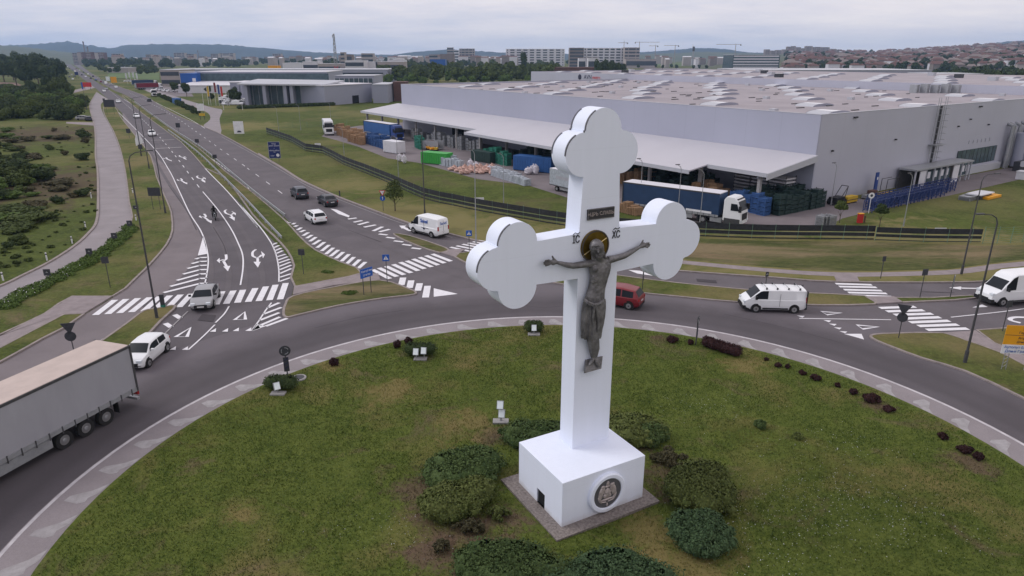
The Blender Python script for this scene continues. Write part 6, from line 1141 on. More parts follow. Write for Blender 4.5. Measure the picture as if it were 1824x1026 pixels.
for x0, x1 in ((24, 26), (35, 37.2)): MB().bx(x0+.23, x1, -3.05, -2.95, .1, 2.9).build('white_panel', M['box'], sh)
for x0, x1 in ((26.5, 34.8), (37.4, 41.4)): MB().bx(x0, x1, -2.7, -2.6, .9, 2.6).build('glazing', M['glassg'], sh)
for x in (27.2, 29.4, 31.6, 33.2, 38.8, 40.2): MB().bx(x, x+.9, -2.78, -2.71, 1.5, 2.5).build('poster', M['box'], sh)
for x0, x1 in ((26.5, 34.8), (37.4, 41.4)): MB().tube([(x0, -3.3, .9), (x1, -3.3, .9)], .04, 5).build('handrail', M['dsteel'], sh)
MB().bx(22.9, 41.5, -.6, -.4, 0, 3.0).build('back_wall', M['dsteel'], sh)
gb = MB().bx(42.6, 57.5, -.12, -.005, 1.6, 4.4); gb.build('window_band', M['glassg'], wh1)
for x in np.arange(42.6, 58, 1.5): MB().bx(x-.04, x+.04, -.16, -.12, 1.6, 4.4).build('mullion', M['dsteel'], wh1)
MB().bx(42.0, 60, -.5, -.01, 0, 1.2).build('plinth', M['wall3'], wh1)
for x, z in ((8, 11.6), (8.5, 11.6), (47, 11.6), (47.6, 11.6), (3.6, 7.2), (20.5, 7.7), (40.5, 8.6), (52, 8.3), (44.5, 9.6)): MB().bx(x, x+.3, -.3, -.01, z, z+.22).build('wall_lamp', M['dsteel'], wh1)
for x in np.arange(46, 55, 1.6): MB().bx(x, x+.12, -.1, -.01, 5.4, 6.0).build('wall_vent', M['wall3'], wh1)
sil = thing('process_plant', 'grey pipes, tanks and ducts on the right wall of the warehouse at the picture edge', 'plant equipment', WC+(0,), WA)
for k, (x, y, r, h) in enumerate(((62.5, -2.0, .9, 6.5), (65, -2.2, .9, 7.0), (68, -2.2, 1.1, 7.5))): MB().cyl((x, y, .4), (x, y, h), r, n=14).build('tank', M['wall2'], sil, True)
for x in (60.5, 61.6, 63.8, 66.5): MB().tube([(x, -.9, 0), (x, -.9, 7.8), (x, .2, 8.2)], .3, 8).build('duct', M['steel'], sil, True)
for x0 in (58.2, 62.0): MB().bx(x0, x0+2.6, -4.2, -3.2, 0, 1.7).build('cabinet', M['signback'], sil); MB().cyl((x0+.2, -4.6, 1.4), (x0+2.3, -4.6, 1.4), .55, n=12).build('white_tank', M['box'], sil)
# second warehouse adjoining behind
wh2 = thing('warehouse', 'second grey warehouse behind the huge one, with a logo on its wall', 'warehouse', (*WC, 0), WA)
H2 = 13.9
MB().bx(TD+.02, TD+.3, 1, 189, 0, H2).build('wall', M['wallq'], wh2); MB().bx(TD+.31, TD+110, 188.7, 189, 0, H2).build('wall', M['wallp'], wh2); MB().bx(TD+.31, TD+110, 1, 1.3, 0, H2).build('wall', M['wallq'], wh2); MB().bx(TD+.31, TD+110, 1.31, 188.6, H2-.4, H2-.2).build('roof', M['roofB'], wh2)
for i in range(10):
    for j in range(4):
        rooflight(wh2, TD+8+j*20, 8+i*18.6+(9 if j % 2 else 0), H2-.21)
        if (i*3+j) % 4 == 0: MB().bx(TD+18+j*20, TD+20+j*20, 12+i*17.4, 14+i*17.4, H2-.2, H2+.9).build('roof_unit', M['wall3'] if i % 2 else M['signback'], wh2)
lg = MB(); Ml = Matrix.Translation((TD-.02, 150, 12.4)) @ Matrix.Rotation(-PI/2, 4, 'Z') @ Matrix.Rotation(PI/2, 4, 'X')
text('AVN', 2.2, M['ink'], wh2, 'logo_lettering', Ml, .03, 'RIGHT'); text('metro', 1.8, M['signred'], wh2, 'logo_lettering', Ml @ Matrix.Translation((.3, 0, 0)), .03, 'LEFT'); MB().cyl((TD, 157, 12.4), (TD-.05, 157, 12.4), 1.0, n=16).build('emblem', M['ink'], wh2)
# low step of the big roof at right, plant on roof
t = thing('roof_plant', 'cluster of air handling units on the roof of the big warehouse', 'roof unit', (*WC, HW-.34), WA)
for k in range(5): MB().bx(78+k*1.6, 79.2+k*1.6, 26-k*1.5, 27.6-k*1.5, 0, 1.8+.2*(k % 2)).build('unit', M['steel'], t)
# ---- generic far building, placed by photo bearing at a known distance
def fb(name, label, px0, px1, ytop, Y, depth, m='stucco', roof='concrete', floors=0, group=None, cat='building', gable=0, rz=0, band='winband', zb=0, fins=0, par=None):
    xa, xb = W(px0, ytop, Y)[0], W(px1, ytop, Y)[0]; zt = W((px0+px1)/2, ytop, Y)[2]; zt = max(zt, zb+2.5); wd = xb-xa; t = thing(name, label, cat, ((xa+xb)/2, Y, zb), rz, group); h = zt-zb
    MB().bx(-wd/2, wd/2, 0, depth, -2, h-.3-gable).build('wall', M[m], t)
    if gable: MB().add([(-wd/2-.3, -.3, h-gable-.3), (wd/2+.3, -.3, h-gable-.3), (wd/2+.3, depth+.3, h-gable-.3), (-wd/2-.3, depth+.3, h-gable-.3), (-wd/2-.3, depth/2, h), (wd/2+.3, depth/2, h)], [(0, 1, 5, 4), (2, 3, 4, 5), (0, 4, 3), (1, 2, 5)]).build('roof', M[roof], t)
    else: MB().bx(-wd/2-.2, wd/2+.2, -.2, depth+.2, h-.29, h).build('roof', M[roof], t)
    hh = h-gable-.3
    for k in range(floors):
        z0 = hh*(k+.3)/floors; z1_ = hh*(k+.78)/floors; MB().bx(-wd/2+wd*.02, wd/2-wd*.02, -.15, -.01, z0, z1_).build('window_band', M[band], t)
    for k in range(fins): x = -wd/2+wd*(k+.5)/fins; MB().bx(x-wd*.02, x+wd*.02, -.5, -.16, -1, hh).build('pier', M[m], t)
    return t
fb('warehouse', 'third grey warehouse far behind, with a small yellow logo', 1330, 1660, 124.5, 420, 60, 'wall2', 'wall3'); o = MB().bx(-3, 3, -.3, -.02, -1.6, 1.6).build('wall_logo', M['yellow']); wx = W(1575, 137, 419); o.location = (wx[0], 419.5, wx[2]); tag(o, 'small yellow logo board on the third warehouse', 'sign')
fb('office_building', 'white office block with window bands behind the right end of the warehouses', 1664, 1752, 131, 330, 22, 'box', 'wall3', 4); fb('office_building', 'small white office annex with dark windows at the right end of the warehouses', 1655, 1690, 133, 290, 14, 'sheetw', 'wall3', 4)
fb('office_building', 'rounded green-glass office tower with white floor slabs and a crane beside it', 1306, 1390, 97.5, 980, 45, 'glassg', 'sheetw', 6, band='sheetw')
fb('apartment_block', 'long white apartment block with balcony bands behind a dark poplar', 901, 1006, 87, 1500, 25, 'sheetw', 'sheetw', 7, fins=9); fb('apartment_block', 'dark-fronted half of the grey and white apartment complex', 1015, 1040, 85, 1300, 25, 'brown', 'concrete', 6)
fb('apartment_block', 'middle section of the grey and white apartment complex with pale piers', 1040, 1112, 85.5, 1320, 25, 'sheetw', 'concrete', 7, fins=7); fb('apartment_block', 'right section of the grey and white apartment complex with a blank end wall', 1113, 1140, 84.5, 1300, 30, 'conc2', 'concrete', 6, fins=2)
t = fb('parking_deck', 'low concrete deck under construction beside the apartment complex', 1115, 1170, 105, 1250, 30, 'conc2', 'concrete', 1)
fb('apartment_block', 'white tower pair of the distant estate left of centre', 796, 807, 84.5, 1900, 20, 'conc2', 'concrete', 6); fb('apartment_block', 'stepped pale block of the distant estate left of centre', 808, 817, 89, 1900, 20, 'sheetw', 'concrete', 5); fb('apartment_block', 'widest pale block of the distant estate left of centre', 818, 845, 86.5, 1950, 25, 'conc2', 'concrete', 6, fins=4)
for i, (a, b_, y_) in enumerate(((128, 137, 94), (137, 146, 92.5), (146, 152, 95), (152, 161, 92.5), (161, 168, 94), (168, 184, 93.2), (198, 214, 95.5))): fb('apartment_block', 'red and white panel block of the estate at the end of the main road', a, b_-.4, y_, 1750+40*(i % 3), 16, 'redtile' if i % 2 else 'conc2', 'concrete', 8, group='panel blocks at the end of the main road', band='conc2' if i % 2 else 'winband', fins=3)
for i, (a, b_, y_) in enumerate(((259, 268, 97), (269, 281, 97.5), (282, 297, 99.5), (309, 328, 94), (332, 345, 96), (352, 364, 100), (375, 388, 95.5), (390, 415, 94.5), (430, 440, 101), (446, 456, 102), (470, 485, 101), (485, 500, 95.5), (505, 520, 103), (530, 545, 101))): fb('apartment_block', 'pale pinkish tower block in the distant town on the left', a, b_, y_, 1900+90*(i % 4), 18, 'conc2', 'concrete', 7, group='tower blocks of the distant town on the left', fins=2)
for i, (a, b_, y_) in enumerate(((1396, 1403, 88), (1404, 1412, 83), (1413, 1418, 82), (1419, 1427, 84), (1428, 1434, 86), (1437, 1448, 82), (1449, 1454, 84), (1455, 1462, 83.5), (1464, 1478, 84), (1480, 1490, 87), (1491, 1500, 88), (1502, 1509, 90), (1364, 1372, 88), (1374, 1382, 90), (1384, 1394, 89), (1462, 1482, 93), (1440, 1452, 94))): fb('apartment_block', 'brown-grey tower block on the ridge above the hillside town', a, b_, y_, 2300+60*(i % 3), 18, 'brown', 'concrete', 9, group='tower blocks on the ridge', zb=20, fins=2, band='conc2')
# industrial buildings beyond the wood
for a in (('long low hall with a pale roof behind the blue-fronted dealership', 286, 690, 123.5, 560, 50, 'wall2', 'wall3', 1), ('grey two-storey building behind the blue dealership box', 284, 318, 124, 500, 25, 'conc2', 'wall3', 2),
          ('white tent-roofed hall beyond the wood', 503, 538, 112, 800, 25, 'box', 'box', 0), ('orange-fronted shed beyond the long low hall', 477, 493, 117, 700, 12, 'orange', 'orange', 0), ('white two-storey workshop left of the telecom mast', 539, 566, 109.5, 760, 20, 'sheetw', 'sheetw', 1), ('pale long workshop around the foot of the telecom mast', 566, 606, 113, 740, 20, 'conc2', 'sheetw', 1),
          ('white two-storey office with dark windows right of the telecom mast', 614, 648, 107.5, 740, 22, 'sheetw', 'sheetw', 2), ('low white hall right of the two-storey office', 650, 672, 110, 760, 20, 'sheetw', 'box', 0), ('long white industrial hall at the edge of the wood', 669, 719, 109.5, 760, 25, 'conc2', 'box', 1), ('white-roofed hall stepping above the long industrial hall', 690, 719, 106.5, 800, 25, 'sheetw', 'box', 0),
          ('dark blue hall at the upper edge of the wood', 766, 793, 105.5, 900, 20, 'bluedeal', 'dhl', 0), ('olive flat hall beyond the dark blue hall', 784, 808, 96, 1400, 30, 'brown', 'brown', 0), ('pink-roofed block in the distant quarter left of centre', 764, 786, 97, 1450, 30, 'conc2', 'redtile', 3), ('grey office tower between the mast and the wood', 606, 613, 93, 900, 12, 'conc2', 'concrete', 5), ('dark office block right of the mast', 614, 626, 97, 950, 14, 'brown', 'concrete', 2),
          ('concrete frame building in the distant quarter', 643, 664, 95, 1300, 18, 'conc2', 'concrete', 3), ('white villa with a red roof beside the dark poplar wood', 1031, 1043, 103, 900, 14, 'sheetw', 'redtile', 1), ('second white villa with a red roof beside the dark poplar wood', 1048, 1068, 102.5, 880, 14, 'sheetw', 'redtile', 1), ('low brown-roofed shed beyond the warehouse roof', 975, 1065, 120, 620, 25, 'redtile', 'redtile', 0),
          ('low red-roofed shed at the corner of the warehouse', 700, 722, 146, 330, 10, 'redtile', 'redtile', 0), ('long pale shed in the fields at the far left', 190, 228, 120, 900, 20, 'conc2', 'box', 0), ('white cottage at the far left edge beneath the hill', 0, 10, 104, 1500, 12, 'box', 'box', 0)):
    t = fb('industrial_hall', *a)
for i in range(150):
    zone = (i % 5); px = (1145+rd_.random()*160, 560+rd_.random()*260, 185+rd_.random()*380, 600+rd_.random()*230, 830+rd_.random()*80)[zone]; w_ = 5+rd_.random()*12; Yb = 1250+rd_.random()*1000; ww_, rr2_ = rd_.choice(['stucco', 'conc2', 'sheetw', 'conc2']), rd_.choice(['redtile', 'concrete', 'box', 'redtile']); fb('building', 'small '+dict(stucco='cream', conc2='grey', sheetw='white')[ww_]+' '+dict(redtile='red-roofed', concrete='grey-roofed', box='white-roofed')[rr2_]+' building of the distant quarter '+('beneath the cranes', 'right of the telecom mast', 'far left behind the tree belt', 'above the wood', 'left of the long white apartment block')[zone], px, px+w_, 98.5+rd_.random()*5.5, Yb, 14, ww_, rr2_, 0, group='small buildings of the distant quarter', gable=1.5)
# dealerships
Yd = 424.; t = fb('dealership', 'tall blue-clad showroom box with a white logo', 320, 349, 130.5, Yd, 26, 'bluedeal', 'bluedeal', 0); MB().bx(2.2, 4.2, -.1, -.01, 5.6, 7.6).build('logo_panel', M['sheetw'], t); MB().bx(2.2, 4.2, -.1, -.01, 3.4, 4.6).build('logo_panel', M['sheetw'], t); MB().bx(-5.1, 5.1, -.14, -.02, 11.2, 11.5).build('white_edge', M['box'], t)
t = fb('dealership', 'long white-roofed hall with a continuous glazing band beside the blue showroom', 350, 582, 127.5, 430, 40, 'wall2', 'sheetw', 0); MB().bx(-40, 40, -.2, -.02, 6.0, 10.2).build('glazing_band', M['glassg'], t); MB().add([(-40, -.2, 5.8), (40, -.2, 5.8), (40, -26, 4.4), (-40, -26, 4.4), (-40, -.2, 5.4), (40, -.2, 5.4), (40, -26, 4.0), (-40, -26, 4.0)], [(0, 3, 2, 1), (4, 5, 6, 7), (2, 3, 7, 6), (0, 4, 7, 3), (1, 2, 6, 5)]).build('lean_to_roof', M['sheetw'], t); MB().bx(-40, 40, -25.6, -25.4, 0, 4.0).build('front_wall', M['sheetw'], t)
for k in range(2):
    t = fb('workshop', ['small grey gabled workshop left of the glass dealership, the left one', 'small grey gabled workshop left of the glass dealership, touching it'][k], 409+k*17, 425+k*17, 146, 340, 20, 'wall2', 'sheetw', 0); 
Y0 = 303.; xl = W(436, 187, Y0)[0]; xr = W(578, 187, Y0)[0]
t = thing('dealership', 'glass-fronted grey dealership with a flat overhanging roof and white panel', 'building', (xl, Y0, 0)); wd = xr-xl
MB().add([(-2, -1, 9.0), (wd+1, -1, 8.6), (wd+4, 22, 9.6), (-1, 22, 10.2), (-2, -1, 8.4), (wd+1, -1, 8.0), (wd+4, 22, 9.0), (-1, 22, 9.6)], [(0, 1, 2, 3), (7, 6, 5, 4), (0, 4, 5, 1), (1, 5, 6, 2), (3, 2, 6, 7), (0, 3, 7, 4)]).build('roof', M['wall3'], t)
MB().bx(.5, wd-.5, 4.0, 4.3, 0, 8.2).build('glass_front', M['glassg'], t); [MB().bx(wd*f_-.7, wd*f_+.7, 0, 3.9, 0, 8.2).build('wall_pier', M['wall2'], t) for f_ in (.03, .26, .52, .60, .98)]; MB().bx(wd*.8, wd*.92, 2.0, 2.3, 2.2, 6.0).build('white_panel', M['box'], t)
for f_ in np.linspace(.08, .92, 12): MB().bx(wd*f_-.08, wd*f_+.08, 3.7, 3.95, 0, 8.2).build('mullion', M['steel'], t)
w1 = np.array(W(580, 188, 300)[:2]); w2_ = np.array(W(663, 180, 326)[:2]); dd = w2_-w1; an = math.atan2(dd[1], dd[0]); L_ = np.hypot(*dd)
t = thing('dealership', 'plain light grey side wing of the glass dealership with one dark gate', 'building', (*w1, 0), an); MB().bx(0, L_, 0, 30, 0, 8.0).build('wall', M['wall2'], t); MB().bx(-.3, L_+.3, -.3, 30.2, 8.0, 8.35).build('roof', M['sheetw'], t); MB().bx(L_*.56, L_*.70, -.1, -.01, 0, 3.4).build('gate', M['dark'], t); MB().bx(L_*.1, L_*.95, 18, 19, 8.35, 8.8).build('roof_curb', M['wall3'], t)
t = fb('dealership', 'taller grey box with a louvred band behind the side wing', 597, 666, 134.5, 352, 24, 'wall2', 'wall3', 0); MB().bx(-10, 9, -.2, -.02, 6.7, 9.6).build('louvre_band', M['glassg'], t)
for k in range(9): MB().bx(-10+k*2.35, -9.7+k*2.35, -.3, -.2, 6.5, 9.8).build('louvre_fin', M['wall3'], t)
fb('dealership', 'low grey box at the right end of the dealership next to the field', 663, 690, 150, 318, 24, 'wall2', 'wall3', 0)
# telecom mast, chimneys, cranes
xm, ym = W(600, 135, 690)[0], 690.; t = thing('telecom_mast', 'tall lattice telecom mast with antennas and a red lower section', 'mast', (xm, ym, 0)); m = MB(); mr = MB(); H_ = W(598, 60, 690)[2]
for (za, zb_, mm_) in ((0, H_*.28, mr), (H_*.28, H_, m)):
    for sx_, sy_ in ((-1, -1), (1, -1), (1, 1), (-1, 1)):
        f0, f1 = 1.8*(1-za/H_*.7), 1.8*(1-zb_/H_*.7); mm_.cyl((sx_*f0, sy_*f0, za), (sx_*f1, sy_*f1, zb_), .16, n=5)
    for z in np.arange(za, zb_-1, 2.6):
        f0, f1 = 1.8*(1-z/H_*.7), 1.8*(1-(z+2.6)/H_*.7)
        for s in (-1, 1): mm_.cyl((-f0, s*f0, z), (f1, s*f1, z+2.6), .11, n=4).cyl((f0, s*f0, z), (-f1, s*f1, z+2.6), .11, n=4)
m.build('upper_lattice', M['steel'], t); mr.build('lower_lattice', M['signred'], t)
for k, (dx, z, r) in enumerate(((-.9, .97, .5), (.9, .95, .4), (.3, 1.0, .35), (-.4, .8, .8), (.6, .72, .7), (0, .88, .6), (-.8, .66, .6), (.5, .6, .7))): MB().cyl((dx, -.6, H_*z-2.2), (dx, -.6, H_*z), r, n=8).build('antenna', M['steel'], t)
for px, yt, lab in ((147.5, 73.5, 'tall striped factory chimney above the far panel blocks'), (155, 83, 'shorter factory chimney right of the tall one'), (352, 89.5, 'thin chimney in the distant town on the left')):
    x, _, h = W(px, yt, 2600); t = thing('chimney', lab, 'chimney', (x, 2600, 0)); MB().cyl((0, 0, 0), (0, 0, h), 3.4 if px < 160 else 1.6, 2.1 if px < 160 else 1.3, 12).build('shaft', M['brown'], t, True); MB().cyl((0, 0, h-6), (0, 0, h-2), 2.6 if px < 160 else 1.6, n=12).build('band', M['redtile'], t)
def crane(label, px, ytop, ybase, Y, j0, j1, yj):
    x, _, zt = W(px, ytop, Y); t = thing('tower_crane', label, 'crane', (x, Y, 0), group='tower cranes on the skyline'); zj = W(px, yj, Y)[2]; s = Y/1216*1.05
    MB().bx(-s*.38, s*.38, -s*.38, s*.38, 0, zj).build('mast', M['conc2'], t); a, b = W(j0, yj, Y)[0]-x, W(j1, yj, Y)[0]-x
    MB().bx(min(a, b), max(a, b), -s*.2, s*.2, zj, zj+s*.6).build('jib', M['conc2'], t); MB().cyl((0, 0, zj), (0, 0, zt), s*.35, s*.1, 5).build('tower_head', M['dsteel'], t); c_ = a if abs(a) < abs(b) else b; MB().bx(c_-s, c_+s*.5, -s*.5, s*.5, zj-s*1.6, zj+s*.3).build('counterweight', M['dsteel'], t)
crane('tower crane above the apartment complex with a short pale jib', 1112, 71, 100, 1350, 1101, 1118, 76.5); crane('tower crane at the end of the apartment complex with a long jib to the right', 1139.5, 73, 100, 1450, 1132, 1175, 75.5); crane('low tower crane in the middle of the skyline', 1168, 79, 100, 1500, 1156, 1172, 82)
crane('tower crane left of the chequered water tower with a jib to the left', 1203, 79.5, 100, 1500, 1183, 1209, 81.5); crane('tower crane above the green-glass office tower with a long jib to the left', 1311, 77, 97, 1500, 1276, 1320, 79.5)
x, _, zt = W(1236, 83, 1500); t = thing('water_tower', 'slim dark tower with a white top on the skyline', 'tower', (x, 1500, 0)); MB().cyl((0, 0, 0), (0, 0, zt), 1.8, n=8).build('shaft', M['steel'], t); MB().cyl((0, 0, zt-9), (0, 0, zt), 2.4, n=8).build('tank', M['dsteel'], t); MB().cyl((-2, 0, zt), (-2, 0, zt+4), .6, n=6).build('antenna', M['box'], t)
# ---- hillside town houses (largest, nearest individually)
hm_ = {}
for k in range(6):
    w_, d_, h_ = 9+k, 8+k*.6, 4.5+(k % 3)*1.6; mb = MB(); mb.mi = 0; mb.bx(-w_/2, w_/2, -d_/2, d_/2, -4, h_); mb.mi = 1; mb.add([(-w_/2-.4, -d_/2-.4, h_), (w_/2+.4, -d_/2-.4, h_), (w_/2+.4, d_/2+.4, h_), (-w_/2-.4, d_/2+.4, h_), (-w_/3, 0, h_+2.6), (w_/3, 0, h_+2.6)], [(0, 1, 5, 4), (2, 3, 4, 5), (0, 4, 3), (1, 2, 5)])
    mb.mi = 2
    for q in range(3): mb.bx(-w_/2+1+q*w_*.33, -w_/2+2.2+q*w_*.33, -d_/2-.05, -d_/2, 1, 2.4)
    hm_[k] = [mb.mesh('house', [M[a], M[b_], M['winband']]) for a, b_ in (('stucco', 'redtile'), ('conc2', 'redtile'), ('sheetw', 'redtile'), ('brown', 'brown'))]
rh = random.Random(9); placed = []
def hillpt(px, Y): x = (px-912)/FPX*(Y*math.cos(PITCH)+CAMH*math.sin(PITCH)); return x, Y, hillz(x, Y)-.5
cnt = 0; SM = MB(); far_h = []
while cnt < 900:
    px = 1400+rh.random()*470; Y = 860*(2600/860)**(rh.random()**1.0)
    if px < 1560 and rh.random() < .45: continue
    if px > 1500 and Y < 1000 and rh.random() < .5: continue
    x, y, z = hillpt(px, Y); far_h.append((Y, x, z, px)); cnt += 1
far_h.sort()
cols = {}
for i, (Y, x, z, px) in enumerate(far_h):
    hc_ = rh.choice([0, 0, 1, 2, 3, 3]); me = hm_[rh.randrange(6)][hc_]; s = rh.uniform(.85, 1.25)
    if i < 290: o = link('house', me, None, (x, Y, z), rh.uniform(-.6, .6)); o.scale = (s,)*3; tag(o, ('cream-walled red-roofed', 'grey-walled red-roofed', 'white-walled red-roofed', 'brown-roofed brown')[hc_]+' house in the '+('lower', 'middle', 'upper')[min(2, i//97)]+' part of the hillside town, '+('left', 'centre', 'right')[int(np.clip((px-1480)/140, 0, 2))], 'house', 'houses of the hillside town')
    else: cols.setdefault(me.name, (me, []))[1].append(Matrix.Translation((x, Y, z)) @ Matrix.Rotation(rh.uniform(-.6, .6), 4, 'Z') @ Matrix.Scale(s*1.1, 4))
bmj = __import__('bmesh').new(); MT = [M['stucco'], M['conc2'], M['sheetw'], M['brown'], M['redtile'], M['winband']]
for me, mats_ in cols.values():
    for mm_ in mats_:
        tm = me.copy(); tm.transform(mm_); idx = [MT.index(q) for q in tm.materials]
        for p_ in tm.polygons: p_.material_index = idx[p_.material_index]
        bmj.from_mesh(tm); bpy.data.meshes.remove(tm)
me = bpy.data.meshes.new('far_houses'); bmj.to_mesh(me); bmj.free(); [me.materials.append(q) for q in MT]; tag(link('far_houses', me), 'dense far rows of red-roofed houses up the slope on the right', 'houses', kind='stuff')
# ================================================================== GOODS IN THE YARD
def wpt(t, s): return (WC[0]+t*math.cos(WA)-s*math.sin(WA), WC[1]+t*math.sin(WA)+s*math.cos(WA))
def proto_pallets():
    m = MB()
    for k in range(12):
        z = k*.15
        for q in range(5): m.bx(-.6+q*.265, -.6+q*.265+.14, -.4, .4, z+.12, z+.142)
        for q in (-.36, 0, .3): m.bx(-.6, .6, q-.03, q+.05, z, z+.12)
    return m.mesh('pallet_stack', M['wood'])
def proto_crates(m1):
    m = MB()
    for k in range(4):
        z = k*.62; m.bx(-.6, .6, -.5, .5, z, z+.08)
        for x in (-.58, .52):
            for y in (-.48, .42): m.bx(x, x+.06, y, y+.06, z+.08, z+.6)
        for zz in (.25, .45): m.bx(-.6, .6, -.5, -.46, z+zz, z+zz+.06).bx(-.6, .6, .46, .5, z+zz, z+zz+.06).bx(-.6, -.56, -.46, .46, z+zz, z+zz+.06).bx(.56, .6, -.46, .46, z+zz, z+zz+.06)
        m.bx(-.5, .5, -.42, .42, z+.1, z+.42)
    return m.mesh('crate_stack', M[m1])
def proto_ibc():
    m = MB(); m.bx(-.5, .5, -.6, .6, .15, 1.05); m.bx(-.6, .6, -.65, .65, 0, .12)
    for x in (-.55, 0, .52): m.bx(x-.02, x+.02, -.66, -.62, .1, 1.15).bx(x-.02, x+.02, .62, .66, .1, 1.15)
    m.cyl((0, 0, 1.05), (0, 0, 1.15), .18, n=10); return m.mesh('liquid_container', M['pvc'])
def proto_bag(m1, s):
    b_ = MB().ell((0, 0, .5), (.55, .5, .52), 10, 8); V = np.array(b_.v); V += np.random.default_rng(s).normal(size=V.shape)*.05; V[:, 2] = np.maximum(V[:, 2], 0); b_.v = [tuple(q) for q in V]; b_.cyl((0, 0, .95), (.1, 0, 1.15), .12, .2, 7); return b_.mesh('bulk_bag', M[m1])
PM = dict(p=proto_pallets(), c=proto_crates('crate'), b=proto_crates('bluec'), t=proto_crates('tealc'), s=proto_crates('steel'), i=proto_ibc(), g=proto_bag('bag', 1), w=proto_bag('bagw', 2))
NM = dict(p=('pallet_stack', 'pallets'), c=('crate_stack', 'crates'), b=('crate_stack', 'crates'), t=('crate_stack', 'crates'), s=('crate_stack', 'crates'), i=('liquid_container', 'container'), g=('bulk_bag', 'bag'), w=('bulk_bag', 'bag'))
rg_ = random.Random(21); ORD = 'first second third fourth fifth sixth seventh eighth ninth tenth eleventh twelfth thirteenth fourteenth fifteenth sixteenth seventeenth eighteenth nineteenth twentieth'.split()
def goods(k, label, group, pts, sc=(1, 1, 1), jit=.1, hs=None, wp=False, cols=0):
    if len(pts) <= 20 and not wp: pts = sorted(pts)
    for ip, p in enumerate(pts):
        x, y = wpt(p[0], p[1]) if wp else G(*p); o = link(NM[k][0], PM[k], None, (x, y, .03), WA+rg_.uniform(-jit, jit)); s = hs() if hs else sc; o.scale = s; tag(o, (label+', '+ORD[ip]+' from the left') if 1 < len(pts) <= 20 and not wp else (label+', '+ORD[ip//cols]+' row, '+ORD[ip % cols]+' from the wall') if cols else label, NM[k][1], group)
rnd = lambda a, b: (lambda: (rg_.uniform(.95, 1.2),)*2+(rg_.uniform(a, b),))
goods('p', 'wooden pallet stack at the grass edge left of the blue truck', 'pallet stacks left of the blue truck', [(605+i*5.2, 241+i*1.9) for i in range(9)]+[(604+i*5.5, 237+i*1.5) for i in range(8)]+[(625+i*5, 252+i*1.6) for i in range(5)]+[(600, 233), (609, 234)], hs=rnd(.7, 1.5))
goods('b', 'blue crate stack behind the white container', 'blue crate stacks behind the white container', [(657+i*4.6, 256+i*1.5) for i in range(8)]+[(660+i*5, 252+i*1.2) for i in range(7)], hs=rnd(.7, 1.05))
goods('i', 'grey caged container left of the cross', 'grey liquid containers left of the cross', [(882+i*5.4, 313+i*1.7) for i in range(11)]+[(884+i*6, 309+i*1.7) for i in range(7)], hs=rnd(.95, 1.2))
goods('i', 'pale caged container right of the green one', 'pale liquid containers beside the green container', [(790+i*5, 294+i*1.1) for i in range(7)]+[(791+i*5, 289+i*1.1) for i in range(5)], hs=rnd(1.1, 1.6))
goods('g', 'pinkish bulk bag in the heap at the yard edge', 'heap of pinkish bulk bags', [(803+rg_.random()*76, 300+rg_.random()*11) for _ in range(34)], hs=rnd(.5, 1.0)); goods('w', 'white bulk bag at the yard edge or before the canopy', 'white bulk bags in the yard', [(815, 296), (838, 299), (848, 301), (872, 306), (940, 311), (945, 310), (950, 308), (954, 311), (957, 307), (712, 288), (720, 291)], hs=rnd(.9, 1.6))
goods('t', 'teal crate stack under the canopy between the posts', 'teal crate stacks under the canopy', [(744, 262), (747, 264), (751, 266), (868, 286), (873, 288), (879, 289), (886, 290), (892, 292), (898, 294), (904, 295)], hs=rnd(.9, 1.3))
goods('c', 'crate stack in the shade under the canopy', 'dark crate stacks in the shade of the canopy', [(-2-2.2*(i % 4)-rg_.random(), 14+3.1*(i//4)+rg_.random()) for i in range(64)], hs=rnd(.7, 1.5), wp=True, cols=4)
goods('s', 'grey crate stack between the canopy posts', 'grey crate stacks at the canopy edge', [(-8.8-rg_.random()*1.5, 74+1.4*i) for i in range(16)]+[(-9-rg_.random(), 100+1.5*i) for i in range(4)], hs=rnd(.8, 1.3), wp=True, cols=1)
goods('c', 'dark crates at the canopy corner', 'crate stacks at the open corner of the canopy', [(-1.35*(i % 8)+rg_.random()*.3, -1.6+1.5*(i//8)) for i in range(40)], hs=rnd(.75, 1.2), wp=True, cols=8)
goods('b', 'blue-black crate stack behind the cab of the dark blue truck', 'blue-black crates behind the truck cab', [(-11+i*.2, -.5+i*1.3) for i in range(5)], hs=rnd(.9, 1.2), wp=True)
goods('p', 'board stack under the canopy behind the dark blue truck', 'board stacks under the canopy behind the truck', [(-8.5-1.4*(i % 3), 8+1.5*(i//3)) for i in range(9)]+[(-7-1.5*(i % 3), 24+1.6*(i//3)) for i in range(21)], hs=rnd(.9, 1.6), wp=True, cols=3); goods('p', 'low bright pallet stack just right of the cross', 'bright pallets just right of the cross', [(1112, 378), (1118, 379), (1124, 381), (1129, 381), (1134, 383), (1116, 374)], hs=rnd(.5, 1.0))
goods('s', 'folded grey cage in the yard left of the round-headed tree', 'lone folded cages', [(1463, 402), (1470, 402), (1476, 402)], sc=(1.1, 1.1, .55))
for k, (t0, s0) in enumerate([(-3, 3), (-3, 6), (-3, 9)]):
    x, y = wpt(t0+3, s0+.5); t = thing('storage_rack', 'long white and dark shelf rack under the canopy corner, the '+['nearest', 'middle', 'farthest'][k]+' of three', 'rack', (x, y, .03), WA, 'shelf racks under the canopy corner')
    for q in range(7): MB().bx(-3.0, -.6, -1.4, 1.4, .4+q*.5, .62+q*.5).build('shelf', M['sheetw'] if q % 1 == 0 else M['ink'], t)
    for a in (-3.0, -.7):
        for b_ in (-1.4, 1.35): MB().bx(a, a+.08, b_, b_+.06, 0, 3.9).build('upright', M['dsteel'], t)
